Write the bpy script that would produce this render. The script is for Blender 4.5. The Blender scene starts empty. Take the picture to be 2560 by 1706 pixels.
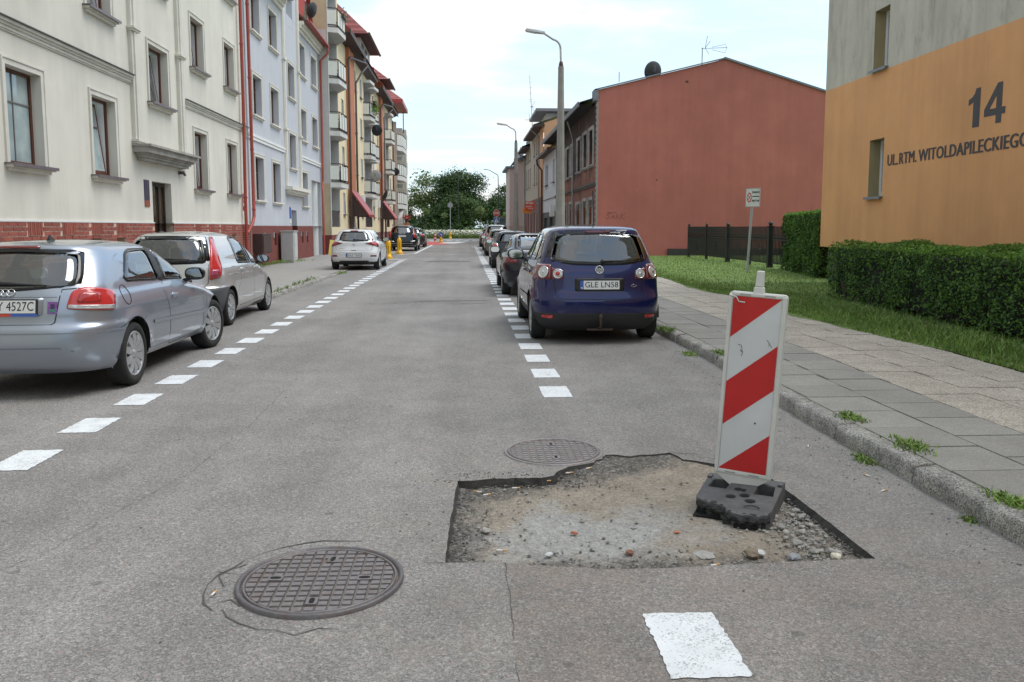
import bpy, bmesh, math, random
import numpy as np
from mathutils import Vector, Matrix, noise
random.seed(7); np.random.seed(7)
SC = bpy.context.scene
COL = SC.collection
R = math.radians

# ------------------------------------------------------------------ camera
cam = bpy.data.cameras.new('camera')
cam.sensor_fit = 'HORIZONTAL'; cam.sensor_width = 36.0
cam.lens = 2066 / 2560 * 36.0
cam.shift_y = -71.5 / 2560
cam.clip_start = 0.05; cam.clip_end = 3000
camo = bpy.data.objects.new('camera', cam); COL.objects.link(camo)
camo.location = (0, 0, 1.55)
camo.rotation_euler = (R(90 - 5.9), 0, R(-3.25))
SC.camera = camo

# ------------------------------------------------------------------ sky, sun, exposure
SUN_EL, SUN_AZ = 62.0, 88.0          # azimuth clockwise from the street direction (+Y)
wd = bpy.data.worlds.new('World'); SC.world = wd; wd.use_nodes = True
nt = wd.node_tree; N = nt.nodes; LK = nt.links
bg = N['Background']
sky = N.new('ShaderNodeTexSky'); sky.sky_type = 'NISHITA'; sky.sun_disc = False
sky.sun_elevation = R(SUN_EL); sky.sun_rotation = R(SUN_AZ)
sky.air_density = 1.0; sky.dust_density = 1.5
tc = N.new('ShaderNodeTexCoord')
sep = N.new('ShaderNodeSeparateXYZ'); LK.new(tc.outputs['Generated'], sep.inputs[0])
def wmath(op, a, b=None, clamp=False):
    n = N.new('ShaderNodeMath'); n.operation = op; n.use_clamp = clamp
    for i, v in enumerate((a, b)):
        if v is None: continue
        if isinstance(v, (int, float)): n.inputs[i].default_value = v
        else: LK.new(v, n.inputs[i])
    return n.outputs[0]
zc = wmath('MAXIMUM', sep.outputs[2], 0.0)
zd = wmath('ADD', zc, 0.16)
cb = N.new('ShaderNodeCombineXYZ')
LK.new(wmath('DIVIDE', sep.outputs[0], zd), cb.inputs[0])
LK.new(wmath('DIVIDE', sep.outputs[1], zd), cb.inputs[1])
nz = N.new('ShaderNodeTexNoise'); nz.inputs['Scale'].default_value = 1.15; nz.inputs['Detail'].default_value = 7
nz.inputs['Roughness'].default_value = .55; nz.inputs['Distortion'].default_value = .35
mp = N.new('ShaderNodeMapping'); mp.inputs['Location'].default_value = (3.1, 1.2, 0); mp.inputs['Scale'].default_value = (.75, 1.0, 1)
LK.new(cb.outputs[0], mp.inputs[0]); LK.new(mp.outputs[0], nz.inputs['Vector'])
rp = N.new('ShaderNodeValToRGB')
rp.color_ramp.elements[0].position = .39; rp.color_ramp.elements[0].color = (0, 0, 0, 1)
rp.color_ramp.elements[1].position = .57; rp.color_ramp.elements[1].color = (1, 1, 1, 1)
LK.new(nz.outputs[0], rp.inputs[0])
cc = N.new('ShaderNodeValToRGB')   # brightness of the cloud sheet
cc.color_ramp.elements[0].position = .46; cc.color_ramp.elements[0].color = (.71, .785, .835, 1)
cc.color_ramp.elements[1].position = .62; cc.color_ramp.elements[1].color = (1, 1, 1, 1)
LK.new(nz.outputs[0], cc.inputs[0])
cl = N.new('ShaderNodeVectorMath'); cl.operation = 'SCALE'; LK.new(cc.outputs[0], cl.inputs[0]); cl.inputs[3].default_value = 7.7
sk = N.new('ShaderNodeVectorMath'); sk.operation = 'MULTIPLY_ADD'; LK.new(sky.outputs[0], sk.inputs[0])
sk.inputs[1].default_value = (1.05, 1.05, 1.05); sk.inputs[2].default_value = (2.9, 4.1, 5.0)   # thin veil over the blue
mx = N.new('ShaderNodeMix'); mx.data_type = 'RGBA'
LK.new(rp.outputs[0], mx.inputs['Factor']); LK.new(sk.outputs[0], mx.inputs[6]); LK.new(cl.outputs[0], mx.inputs[7])
LK.new(mx.outputs[2], bg.inputs['Color']); bg.inputs['Strength'].default_value = 0.1
sun = bpy.data.lights.new('sun', 'SUN'); sun.energy = 1.5; sun.angle = R(36); sun.color = (1, .96, .9)
suno = bpy.data.objects.new('sun', sun); COL.objects.link(suno)
_d = Vector((math.sin(R(SUN_AZ)) * math.cos(R(SUN_EL)), math.cos(R(SUN_AZ)) * math.cos(R(SUN_EL)), math.sin(R(SUN_EL))))
suno.rotation_euler = _d.to_track_quat('Z', 'Y').to_euler(); suno.location = (0, -10, 40)
SC.view_settings.view_transform = 'Standard'; SC.view_settings.look = 'None'
SC.view_settings.exposure = 0.53; SC.view_settings.gamma = 1.0; SC.view_settings.use_curve_mapping = False

# ------------------------------------------------------------------ materials
def lin(c):
    c = c / 255.0
    return c / 12.92 if c <= .04045 else ((c + .055) / 1.055) ** 2.4
def S(r, g, b, k=1.0): return tuple(min(1.0, lin(v) * k) for v in (r, g, b))
class Mt:
    """small node helper for one material"""
    def __init__(s, name):
        s.m = bpy.data.materials.new(name); s.m.use_nodes = True
        s.t = s.m.node_tree; s.b = s.t.nodes['Principled BSDF']; s.out = s.t.nodes['Material Output']
        s._p = None
    def n(s, kind, **kw):
        nd = s.t.nodes.new(kind)
        for k, v in kw.items(): setattr(nd, k, v)
        return nd
    def l(s, a, b): s.t.links.new(a, b)
    def pos(s):
        if not s._p: s._p = s.n('ShaderNodeNewGeometry').outputs['Position']
        return s._p
    def map(s, scale=(1, 1, 1), loc=(0, 0, 0), rot=(0, 0, 0), src=None):
        m = s.n('ShaderNodeMapping'); m.inputs['Scale'].default_value = scale; m.inputs['Location'].default_value = loc
        m.inputs['Rotation'].default_value = rot
        s.l(src or s.pos(), m.inputs[0]); return m.outputs[0]
    def noise(s, scale, detail=4, rough=.55, src=None, dist=0):
        n = s.n('ShaderNodeTexNoise'); n.inputs['Scale'].default_value = scale; n.inputs['Detail'].default_value = detail
        n.inputs['Roughness'].default_value = rough; n.inputs['Distortion'].default_value = dist
        s.l(src or s.pos(), n.inputs['Vector']); return n.outputs[0]
    def vor(s, scale, feature='F1', src=None, rnd=1.0):
        n = s.n('ShaderNodeTexVoronoi', feature=feature); n.inputs['Scale'].default_value = scale; n.inputs['Randomness'].default_value = rnd
        s.l(src or s.pos(), n.inputs['Vector']); return n
    def ramp(s, fac, stops, interp='LINEAR'):
        n = s.n('ShaderNodeValToRGB'); cr = n.color_ramp; cr.interpolation = interp
        while len(cr.elements) < len(stops): cr.elements.new(.5)
        for e, (p, c) in zip(cr.elements, stops):
            e.position = p; e.color = (c, c, c, 1) if isinstance(c, (int, float)) else tuple(c)[:3] + (1,)
        s.l(fac, n.inputs[0]); return n.outputs[0]
    def mix(s, fac, a, b, mode='MIX'):
        n = s.n('ShaderNodeMix', data_type='RGBA', blend_type=mode)
        for i, v in ((0, fac), (6, a), (7, b)):
            if isinstance(v, (int, float)): n.inputs[i].default_value = v if i == 0 else (v, v, v, 1)
            elif isinstance(v, tuple): n.inputs[i].default_value = v[:3] + (1,)
            else: s.l(v, n.inputs[i])
        return n.outputs[2]
    def math(s, op, a, b=0.0, c=None, clamp=False):
        n = s.n('ShaderNodeMath', operation=op, use_clamp=clamp)
        for i, v in enumerate((a, b, c)):
            if v is None: continue
            if isinstance(v, (int, float)): n.inputs[i].default_value = v
            else: s.l(v, n.inputs[i])
        return n.outputs[0]
    def color(s, c):
        if isinstance(c, tuple): s.b.inputs['Base Color'].default_value = c[:3] + (1,)
        else: s.l(c, s.b.inputs['Base Color'])
    def set(s, **kw):
        for k, v in kw.items():
            i = s.b.inputs[k.replace('_', ' ')]
            if isinstance(v, (int, float, tuple)): i.default_value = v
            else: s.l(v, i)
    def bump(s, h, strength=.4, dist=.01):
        n = s.n('ShaderNodeBump'); n.inputs['Strength'].default_value = strength; n.inputs['Distance'].default_value = dist
        s.l(h, n.inputs['Height']); s.l(n.outputs[0], s.b.inputs['Normal'])
def mat(name, c, rough=.6, metal=0.0, var=.1, vs=3.0, bump=0.0, bs=60.0, rnd=0.0, spec=.5, coat=0.0, streak=0.0, dist=.005):
    """plain painted / cast / plastered surface: base colour, two scales of mottling, optional fine relief, per-piece variation, rain streaks"""
    M = Mt(name); M.set(Roughness=rough, Metallic=metal, Coat_Weight=coat); M.b.inputs['Specular IOR Level'].default_value = spec
    cur = tuple(c)[:3]
    if var:
        f = M.ramp(M.noise(vs, 6, .6), [(.28, 1 - var), (.72, 1 + var * .6)])
        cur = M.mix(1.0, cur, f, 'MULTIPLY')
    if streak:
        f = M.ramp(M.noise(1.0, 5, .6, M.map((2.2, 2.2, .16))), [(.35, 1 - streak), (.62, 1.0)])
        cur = M.mix(1.0, cur, f, 'MULTIPLY')
    if rnd:
        oi = M.n('ShaderNodeObjectInfo').outputs['Random']
        cur = M.mix(1.0, cur, M.ramp(oi, [(0, 1 - rnd), (1, 1 + rnd * .5)]), 'MULTIPLY')
    M.color(cur)
    if bump: M.bump(M.noise(bs, 3, .6), bump, dist)
    return M.m
MATS = {}
def G(name, *a, **k):
    if name not in MATS: MATS[name] = mat(name, *a, **k)
    return MATS[name]

# ------------------------------------------------------------------ mesh helpers
ORG = {}
def org(o): return ORG.get(o.name, Vector((0, 0, 0))) if o else Vector((0, 0, 0))
def link(o, parent=None):
    COL.objects.link(o)
    if parent is not None: o.parent = parent; ORG[o.name] = org(parent)
    return o
def thing(name, label, cat, loc=(0, 0, 0), rot=(0, 0, 0), group=None, local=False):
    o = bpy.data.objects.new(name, None); COL.objects.link(o); o.empty_display_size = .2
    o.location = loc; o.rotation_euler = rot
    ORG[o.name] = Vector((0, 0, 0)) if local else Vector(loc)
    return tag(o, label, cat, group)
def tag(o, label=None, cat=None, group=None, kind=None):
    if label: o['label'] = label
    if cat: o['category'] = cat
    if group: o['group'] = group
    if kind: o['kind'] = kind
    return o
def np_mesh(name, V, F, mats, smooth=False, mi=None):
    """V (n,3) floats, F (m,k) equal-sized faces"""
    me = bpy.data.meshes.new(name); V = np.asarray(V, np.float32); F = np.asarray(F, np.int32)
    me.vertices.add(len(V)); me.vertices.foreach_set('co', V.ravel())
    k = F.shape[1]; me.loops.add(F.size); me.loops.foreach_set('vertex_index', F.ravel())
    me.polygons.add(len(F)); me.polygons.foreach_set('loop_start', np.arange(len(F), dtype=np.int32) * k)
    for m in (mats if isinstance(mats, (list, tuple)) else [mats]): me.materials.append(m)
    if mi is not None: me.polygons.foreach_set('material_index', np.asarray(mi, np.int32))
    me.polygons.foreach_set('use_smooth', np.full(len(F), smooth)); me.update(calc_edges=True)
    return me
def obj(name, me, parent=None): return link(bpy.data.objects.new(name, me), parent)
class MB:
    def __init__(s): s.v = []; s.f = []; s.m = []; s.s = []
    def add(s, vs, fs, m=0, sm=False, T=None):
        b = len(s.v)
        s.v += [tuple(T @ Vector(p)) if T else tuple(p) for p in vs]
        for f in fs: s.f.append([i + b for i in f]); s.m.append(m); s.s.append(sm)
        return s
    def box(s, x0, x1, y0, y1, z0, z1, m=0, T=None):
        v = [(x, y, z) for x in (x0, x1) for y in (y0, y1) for z in (z0, z1)]
        return s.add(v, [(0, 1, 3, 2), (4, 6, 7, 5), (0, 4, 5, 1), (2, 3, 7, 6), (0, 2, 6, 4), (1, 5, 7, 3)], m, T=T)
    def quad(s, a, b, c, d, m=0): return s.add([a, b, c, d], [(0, 1, 2, 3)], m)
    def prism(s, poly, z0, z1, m=0, T=None, top=None):
        """poly [(x,y)] extruded in z; top optionally a different polygon of the same length"""
        n = len(poly); top = top or poly
        v = [(x, y, z0) for x, y in poly] + [(x, y, z1) for x, y in top]
        f = [tuple(range(n))[::-1], tuple(range(n, 2 * n))] + [(i, (i + 1) % n, n + (i + 1) % n, n + i) for i in range(n)]
        return s.add(v, f, m, T=T)
    def lathe(s, prof, n=16, m=0, T=None, sm=True, cap=True):
        """prof [(r,z)] about z"""
        v = []; f = []
        for r, z in prof:
            for i in range(n):
                a = 2 * math.pi * i / n; v.append((r * math.cos(a), r * math.sin(a), z))
        for j in range(len(prof) - 1):
            for i in range(n): f.append((j * n + i, j * n + (i + 1) % n, (j + 1) * n + (i + 1) % n, (j + 1) * n + i))
        s.add(v, f, m, sm, T)
        if cap:
            for j, rev in ((0, True), (len(prof) - 1, False)):
                if prof[j][0] > 1e-4:
                    c = v[j * n:(j + 1) * n]; s.add(c, [tuple(range(n))[::-1] if rev else tuple(range(n))], m, T=T)
        return s
    def tube(s, pts, r, n=8, m=0, T=None):
        pts = [Vector(p) for p in pts]; rs = r if isinstance(r, (list, tuple)) else [r] * len(pts)
        v = []; f = []; up = Vector((0, 0, 1)); px = None
        for i, p in enumerate(pts):
            d = (pts[min(i + 1, len(pts) - 1)] - pts[max(i - 1, 0)]).normalized()
            if px is None:
                px = d.cross(up)
                if px.length < 1e-3: px = d.cross(Vector((1, 0, 0)))
            px = (px - d * px.dot(d)).normalized(); py = d.cross(px)
            for k in range(n):
                a = 2 * math.pi * k / n; v.append(p + (px * math.cos(a) + py * math.sin(a)) * rs[i])
        for i in range(len(pts) - 1):
            for k in range(n): f.append((i * n + k, i * n + (k + 1) % n, (i + 1) * n + (k + 1) % n, (i + 1) * n + k))
        s.add(v, f, m, True, T)
        s.add(v[:n], [tuple(range(n))[::-1]], m, T=T); s.add(v[-n:], [tuple(range(n))], m, T=T)
        return s
    def mesh(s, name, mats, parent=None):
        o = org(parent); me = bpy.data.meshes.new(name)
        me.from_pydata([(a - o.x, b - o.y, c - o.z) for a, b, c in s.v], [], s.f)
        for m in (mats if isinstance(mats, (list, tuple)) else [mats]): me.materials.append(m)
        me.polygons.foreach_set('material_index', s.m); me.polygons.foreach_set('use_smooth', s.s)
        me.update(); return me
    def build(s, name, mats, parent=None, bevel=0.0, seg=2):
        o = obj(name, s.mesh(name, mats, parent), parent)
        if bevel:
            b = o.modifiers.new('bevel', 'BEVEL'); b.width = bevel; b.segments = seg; b.limit_method = 'ANGLE'; b.angle_limit = R(35)
            b.harden_normals = False
        return o
def copy_tree(o, parent=None, data=True):
    c = o.copy(); COL.objects.link(c)
    if parent is not None: c.parent = parent
    for ch in list(o.children): copy_tree(ch, c)
    return c
def plate(outline, holes, z0, z1=None):
    """flat sheet (or slab) with holes, from outlines [(x,y)]"""
    bm = bmesh.new(); es = []
    for lp in [outline] + holes:
        vs = [bm.verts.new((x, y, z0)) for x, y in lp]
        for i in range(len(vs)): es.append(bm.edges.new((vs[i], vs[(i + 1) % len(vs)])))
    bmesh.ops.triangle_fill(bm, use_beauty=True, use_dissolve=False, edges=es)
    for f in bm.faces:
        if f.normal.z < 0: f.normal_flip()
    if z1 is not None:
        r = bmesh.ops.extrude_face_region(bm, geom=list(bm.faces))
        bmesh.ops.translate(bm, vec=(0, 0, z1 - z0), verts=[e for e in r['geom'] if isinstance(e, bmesh.types.BMVert)])
        bmesh.ops.recalc_face_normals(bm, faces=list(bm.faces))
    me = bpy.data.meshes.new('sheet'); bm.to_mesh(me); bm.free(); return me
def text_mesh(body, size=1.0, ext=0.002, wide=1.0, bold=0.0, align='CENTER', space=1.0, shear=0.0):
    cu = bpy.data.curves.new('lettering', 'FONT'); cu.body = body; cu.size = size; cu.extrude = ext
    cu.align_x = align; cu.align_y = 'CENTER'; cu.offset = bold; cu.space_character = space; cu.shear = shear; cu.resolution_u = 3
    o = bpy.data.objects.new('lettering', cu); COL.objects.link(o)
    bpy.context.view_layer.update()
    me = bpy.data.meshes.new_from_object(o.evaluated_get(bpy.context.evaluated_depsgraph_get()))
    bpy.data.objects.remove(o); bpy.data.curves.remove(cu)
    if wide != 1.0: me.transform(Matrix.Diagonal((wide, 1, 1, 1)))
    me.materials.clear(); return me
def letters(body, size, T, material, parent, name='lettering', **k):
    """lettering in the plane of matrix T (x right, y up, z out), world or local coordinates of the parent"""
    me = text_mesh(body, size, **k); me.transform(Matrix.Translation(-org(parent)) @ T); me.materials.append(material)
    return obj(name, me, parent)
def face(loc, right, up):
    r = Vector(right).normalized(); u = Vector(up).normalized(); n = r.cross(u)
    return Matrix(((r.x, u.x, n.x, loc[0]), (r.y, u.y, n.y, loc[1]), (r.z, u.z, n.z, loc[2]), (0, 0, 0, 1)))
def jit(a): return random.uniform(-a, a)
def circle(cx, cy, r, n=32): return [(cx + r * math.cos(2 * math.pi * i / n), cy + r * math.sin(2 * math.pi * i / n)) for i in range(n)]

# ------------------------------------------------------------------ ground materials
def asphalt_mat():
    M = Mt('asphalt'); M.set(Roughness=.88); M.b.inputs['Specular IOR Level'].default_value = .35
    v = M.vor(95); v2 = M.vor(210)
    sp = M.n('ShaderNodeSeparateColor'); M.l(v.outputs['Color'], sp.inputs[0])
    sp2 = M.n('ShaderNodeSeparateColor'); M.l(v2.outputs['Color'], sp2.inputs[0])
    a = M.ramp(sp.outputs[0], [(.0, (.10, .098, .095)), (.35, (.185, .18, .175)), (.70, (.255, .25, .243)), (.85, (.34, .33, .315)), (.95, (.48, .47, .455)), (.985, (.38, .25, .21))])
    b = M.ramp(sp2.outputs[0], [(.1, (.13, .128, .125)), (.7, (.27, .265, .26)), (1.0, (.40, .39, .38))])
    c = M.mix(.6, a, b)
    c = M.mix(1, c, (1.05, 1.035, 1.03), 'MULTIPLY'); c = M.mix(1, c, M.ramp(M.noise(.33, 5, .6), [(.32, .80), (.68, 1.12)]), 'MULTIPLY')
    c = M.mix(1, c, M.ramp(M.noise(2.6, 6, .65), [(.3, .9), (.7, 1.08)]), 'MULTIPLY')
    # long tyre-worn streaks along the street
    c = M.mix(1, c, M.ramp(M.noise(1, 4, .5, M.map((1.5, .05, 1))), [(.35, .88), (.65, 1.06)]), 'MULTIPLY')
    # brown dust round the excavation and in the gutter
    sx = M.n('ShaderNodeSeparateXYZ'); M.l(M.pos(), sx.inputs[0])
    dx = M.math('ABSOLUTE', M.math('DIVIDE', M.math('SUBTRACT', sx.outputs[0], 1.0), 1.75))
    dy = M.math('ABSOLUTE', M.math('DIVIDE', M.math('SUBTRACT', sx.outputs[1], 4.1), 2.1))
    d = M.math('MAXIMUM', dx, dy)
    nn = M.noise(3.2, 6, .65)
    mk = M.math('MULTIPLY', M.math('SUBTRACT', 1.15, d, clamp=True), M.ramp(nn, [(.42, 0), (.72, 1)]), clamp=True)
    gut = M.math('MULTIPLY', M.ramp(M.math('SUBTRACT', sx.outputs[0], 1.7), [(0.0, 0), (1.0, .75)]), M.ramp(M.noise(1.6, 6, .7), [(.35, 0.2), (.7, 1)]), clamp=True)
    c = M.mix(M.math('MULTIPLY', mk, .55), c, (.30, .25, .205))
    c = M.mix(M.math('MULTIPLY', gut, .35), c, (.28, .255, .23))
    # older, browner coarse surface right of the lengthwise seam in front of the pit
    old = M.math('MULTIPLY', M.ramp(M.math('ADD', M.math('SUBTRACT', 3.72, sx.outputs[1]), M.math('MULTIPLY', M.noise(6, 4), .05)), [(.0, 0), (.06, 1)]), M.ramp(M.math('SUBTRACT', sx.outputs[0], .17), [(.0, 0), (.02, 1)]))
    c = M.mix(old, c, M.mix(1, c, (.93, .91, .895), 'MULTIPLY'))
    rust = M.math('MULTIPLY', old, M.math('MULTIPLY', M.ramp(M.math('SUBTRACT', .75, sx.outputs[0]), [(.0, 0), (.5, 1)]), M.ramp(M.noise(5, 6, .7), [(.45, 0), (.75, .4)])), clamp=True)
    c = M.mix(rust, c, (.24, .165, .125))
    # small dark oil spots
    sv = M.vor(2.1); sd = M.math('LESS_THAN', M.math('ADD', sv.outputs['Distance'], M.math('MULTIPLY', M.noise(30, 2), .05)), .075)
    c = M.mix(M.math('MULTIPLY', sd, .5), c, (.09, .088, .085))
    M.color(c); M.bump(M.math('ADD', v.outputs['Distance'], M.math('MULTIPLY', v2.outputs['Distance'], .5)), .55, .006)
    return M.m
def paint_mat(name, base, wear=.62):
    M = Mt(name); M.set(Roughness=.7)
    gs = M.n('ShaderNodeSeparateColor'); M.l(M.vor(170).outputs['Color'], gs.inputs[0])
    f = M.ramp(M.math('ADD', M.math('MULTIPLY', gs.outputs[0], .45), M.math('MULTIPLY', M.noise(5, 5, .7), .75)), [(wear + .12, 0), (wear + .2, 1)])
    c = M.mix(1, base, M.ramp(M.noise(9, 5), [(.3, .9), (.7, 1.03)]), 'MULTIPLY')
    M.color(M.mix(M.math('MULTIPLY', f, .75), c, (.3, .3, .295))); M.bump(M.vor(110).outputs['Distance'], .35, .004)
    return M.m
def pit_mat():
    M = Mt('dug_out_soil'); M.set(Roughness=.95)
    sand = M.mix(M.ramp(M.noise(5, 6, .7), [(.35, 0), (.65, 1)]), (.27, .232, .19), (.35, .305, .25))
    cem = M.mix(M.ramp(M.noise(14, 6, .7), [(.35, 0), (.65, 1)]), (.30, .297, .287), (.41, .406, .39))
    sx = M.n('ShaderNodeSeparateXYZ'); M.l(M.pos(), sx.inputs[0])
    ex = M.math('DIVIDE', M.math('SUBTRACT', sx.outputs[0], .62), .62); ey = M.math('DIVIDE', M.math('SUBTRACT', sx.outputs[1], 4.12), .42)
    er = M.math('SQRT', M.math('ADD', M.math('MULTIPLY', ex, ex), M.math('MULTIPLY', ey, ey)))
    c = M.mix(M.ramp(M.math('ADD', M.math('MULTIPLY', er, .3), M.noise(3.2, 7, .7)), [(.66, 1), (.86, 0)]), sand, cem)
    # black crumbled asphalt along the cut edges
    e1 = M.math('SUBTRACT', .20, M.math('SUBTRACT', sx.outputs[0], -.08)); e2 = M.math('SUBTRACT', 3.86, sx.outputs[1])
    e3 = M.math('SUBTRACT', M.math('SUBTRACT', sx.outputs[1], M.math('MULTIPLY', sx.outputs[0], .42)), 4.62)
    e = M.math('MULTIPLY', M.math('MAXIMUM', M.math('MAXIMUM', e1, e2), e3), 2.2)
    dk = M.ramp(M.math('ADD', M.math('MULTIPLY', e, .7), M.math('MULTIPLY', M.noise(4.5, 8, .8), 1.3)), [(.60, 0), (.92, 1)])
    sp = M.n('ShaderNodeSeparateColor'); M.l(M.vor(75).outputs['Color'], sp.inputs[0])
    grit = M.ramp(sp.outputs[0], [(.2, (.045, .043, .04)), (.7, (.12, .115, .11)), (.95, (.26, .25, .24))])
    c = M.mix(M.math('MULTIPLY', dk, .85), c, grit)
    c = M.mix(1, c, M.ramp(sp.outputs[1], [(.0, .78), (.9, 1.12)]), 'MULTIPLY')
    M.color(c); M.bump(M.math('ADD', M.noise(38, 6, .75), M.math('MULTIPLY', M.vor(60).outputs['Distance'], .6)), .8, .02)
    return M.m
def lawn_mat():
    M = Mt('lawn_soil'); M.set(Roughness=.95)
    c = M.ramp(M.noise(2.2, 6, .7), [(.3, (.10, .165, .035)), (.6, (.15, .23, .05)), (.8, (.22, .22, .10))])
    M.color(M.mix(1, c, M.ramp(M.noise(40, 4), [(.3, .7), (.7, 1.2)]), 'MULTIPLY')); M.bump(M.noise(30, 5), .6, .03)
    return M.m
def slab_mat(name, a, b, grit, rnd):
    M = Mt(name); M.set(Roughness=.9)
    oi = M.n('ShaderNodeObjectInfo').outputs['Random']
    c = M.mix(M.ramp(M.noise(2.4, 6, .7), [(.35, 0), (.68, 1)]), a, b)
    sp = M.n('ShaderNodeSeparateColor'); v = M.vor(120); M.l(v.outputs['Color'], sp.inputs[0])
    c = M.mix(1, c, M.ramp(sp.outputs[0], [(0, 1 - grit), (.85, 1 + grit * .4), (1, 1 + grit)]), 'MULTIPLY')
    c = M.mix(1, c, M.ramp(oi, [(0, 1 - rnd), (1, 1 + rnd)]), 'MULTIPLY')
    M.color(c); M.bump(v.outputs['Distance'], .15 + grit, .006)
    return M.m
def granite_mat():
    M = Mt('granite_kerb'); M.set(Roughness=.85)
    sp = M.n('ShaderNodeSeparateColor'); v = M.vor(150); M.l(v.outputs['Color'], sp.inputs[0])
    c = M.ramp(sp.outputs[0], [(0, (.08, .08, .078)), (.3, (.26, .25, .232)), (.75, (.40, .385, .355)), (1, (.56, .54, .49))])
    c = M.mix(1, c, M.ramp(M.noise(4.5, 6, .7), [(.3, .55), (.65, 1.1)]), 'MULTIPLY')
    c = M.mix(M.ramp(M.noise(3.1, 5), [(.55, 0), (.75, .5)]), c, (.2, .19, .12))
    M.color(c); M.bump(M.noise(22, 6, .7), .6, .02); return M.m
ASPH = asphalt_mat(); PAINT = paint_mat('road_paint', (.70, .735, .765), .60); PIT = pit_mat(); LAWN = lawn_mat()
SLAB_D = slab_mat('dark_concrete_slab', (.245, .235, .215), (.30, .288, .265), .18, .08)
SLAB_L = slab_mat('worn_concrete_slab', (.38, .34, .29), (.50, .455, .39), .5, .06)
PAVE = slab_mat('joint_grit', (.24, .215, .175), (.31, .28, .23), .3, 0)
PAVE_L = slab_mat('grey_paving', (.26, .25, .235), (.32, .31, .29), .25, 0)
GRAN = granite_mat()
CRACK = G('crack_dark', (.085, .082, .077), .95)

# ------------------------------------------------------------------ ground, road, excavation
b = MB(); b.quad((-900, -400, -.16), (900, -400, -.16), (900, 1500, -.16), (-900, 1500, -.16))
tag(b.build('ground', LAWN), kind='structure')
pit = [(-.052, 4.954), (-.085, 4.3), (-.102, 3.71), (.176, 3.694), (.42, 3.63), (.648, 3.594), (.9, 3.59), (1.135, 3.605), (1.5, 3.63), (1.92, 3.645),
       (1.91, 4.2), (1.885, 4.92), (1.76, 5.07), (1.63, 5.2), (1.53, 5.31), (1.456, 5.35), (1.40, 5.50), (1.30, 5.47), (1.20, 5.46), (1.116, 5.425), (1.02, 5.47)]
pit += [(.604 + .358 * math.cos(a), 5.575 + .358 * math.sin(a)) for a in (R(-14), R(-32), R(-50), R(-66), R(-80))]
pit += [(.60, 5.13), (.54, 5.03), (.47, 4.99), (.30, 4.985)]
def rough(poly, step, amp, keep=None):
    out = []
    for i, p in enumerate(poly):
        q = poly[(i + 1) % len(poly)]; L = math.dist(p, q); n = max(1, int(L / step))
        for k in range(n):
            t = k / n; a = amp(p, q) if callable(amp) else amp
            out.append((p[0] + (q[0] - p[0]) * t + jit(a), p[1] + (q[1] - p[1]) * t + jit(a)))
    return out
pitr = rough(pit, .05, lambda p, q: .012 if (p[1] > 4.95 and p[0] < 1.8 and p[0] > .2) else .0035)
me = plate([(-9, -3), (2.95, -3), (2.95, 12), (3.6, 97), (60, 97), (60, 112), (-60, 112), (-60, 97), (-9, 97)], [pitr], 0.0)
me.name = 'road'; me.materials.append(ASPH); road = tag(obj('road', me), kind='structure')
# cut faces of the hole, a little ragged at the bottom
b = MB(); n = len(pitr); cx, cy = .9, 4.4
low = [(x + (cx - x) * .012 + jit(.006), y + (cy - y) * .012 + jit(.006)) for x, y in pitr]
vs = [(x, y, 0) for x, y in pitr] + [(x, y, -.03) for x, y in low] + [(x + (cx - x) * .02, y + (cy - y) * .02, -.085) for x, y in low]
b.add(vs, [(i, (i + 1) % n, n + (i + 1) % n, n + i) for i in range(n)] + [(n + i, n + (i + 1) % n, 2 * n + (i + 1) % n, 2 * n + i) for i in range(n)])
b.build('cut_edge', G('fresh_asphalt_edge', (.05, .048, .046), .9, var=.4, vs=30, bump=1.0, bs=60), road)
nx, ny = 150, 130
gx = np.linspace(-.2, 2.05, nx); gy = np.linspace(3.45, 5.75, ny)
V = []
for y in gy:
    for x in gx:
        h = noise.noise((x * 2.1, y * 2.1, 0)) * .012 + noise.noise((x * 9, y * 9, 3)) * .007 + noise.noise((x * 30, y * 30, 7)) * .0035
        ed = max(0, .12 - min(x + .1, y - 3.62, 5.4 - y)) * .12
        hole = -.035 * math.exp(-(((x - .98) / .05) ** 2 + ((y - 4.93) / .05) ** 2))
        V.append((x, y, min(-.011, -.052 + h + ed + hole + max(0, y - 4.95 - .35 * max(0, .9 - x)) * .11)))
F = [(j * nx + i, j * nx + i + 1, (j + 1) * nx + i + 1, (j + 1) * nx + i) for j in range(ny - 1) for i in range(nx - 1)]
tag(obj('excavation', np_mesh('excavation', V, F, PIT, True)), kind='structure')
def inside(p, poly):
    x, y = p; c = False; j = len(poly) - 1
    for i in range(len(poly)):
        if (poly[i][1] > y) != (poly[j][1] > y) and x < (poly[j][0] - poly[i][0]) * (y - poly[i][1]) / (poly[j][1] - poly[i][1]) + poly[i][0]: c = not c
        j = i
    return c
def pebble(r, flat=.6, seed=0, n=2):
    bm = bmesh.new(); bmesh.ops.create_icosphere(bm, subdivisions=n, radius=r); rs = random.Random(seed)
    ax = (1 + rs.uniform(-.25, .35), 1 + rs.uniform(-.3, .2), flat)
    for v in bm.verts:
        k = 1 + noise.noise(v.co * (1.3 / r) + Vector((seed * 3.1, 0, 0))) * .38
        v.co = Vector((v.co.x * ax[0], v.co.y * ax[1], v.co.z * ax[2])) * k
    me = bpy.data.meshes.new('stone'); bm.to_mesh(me); bm.free(); return me
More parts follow.
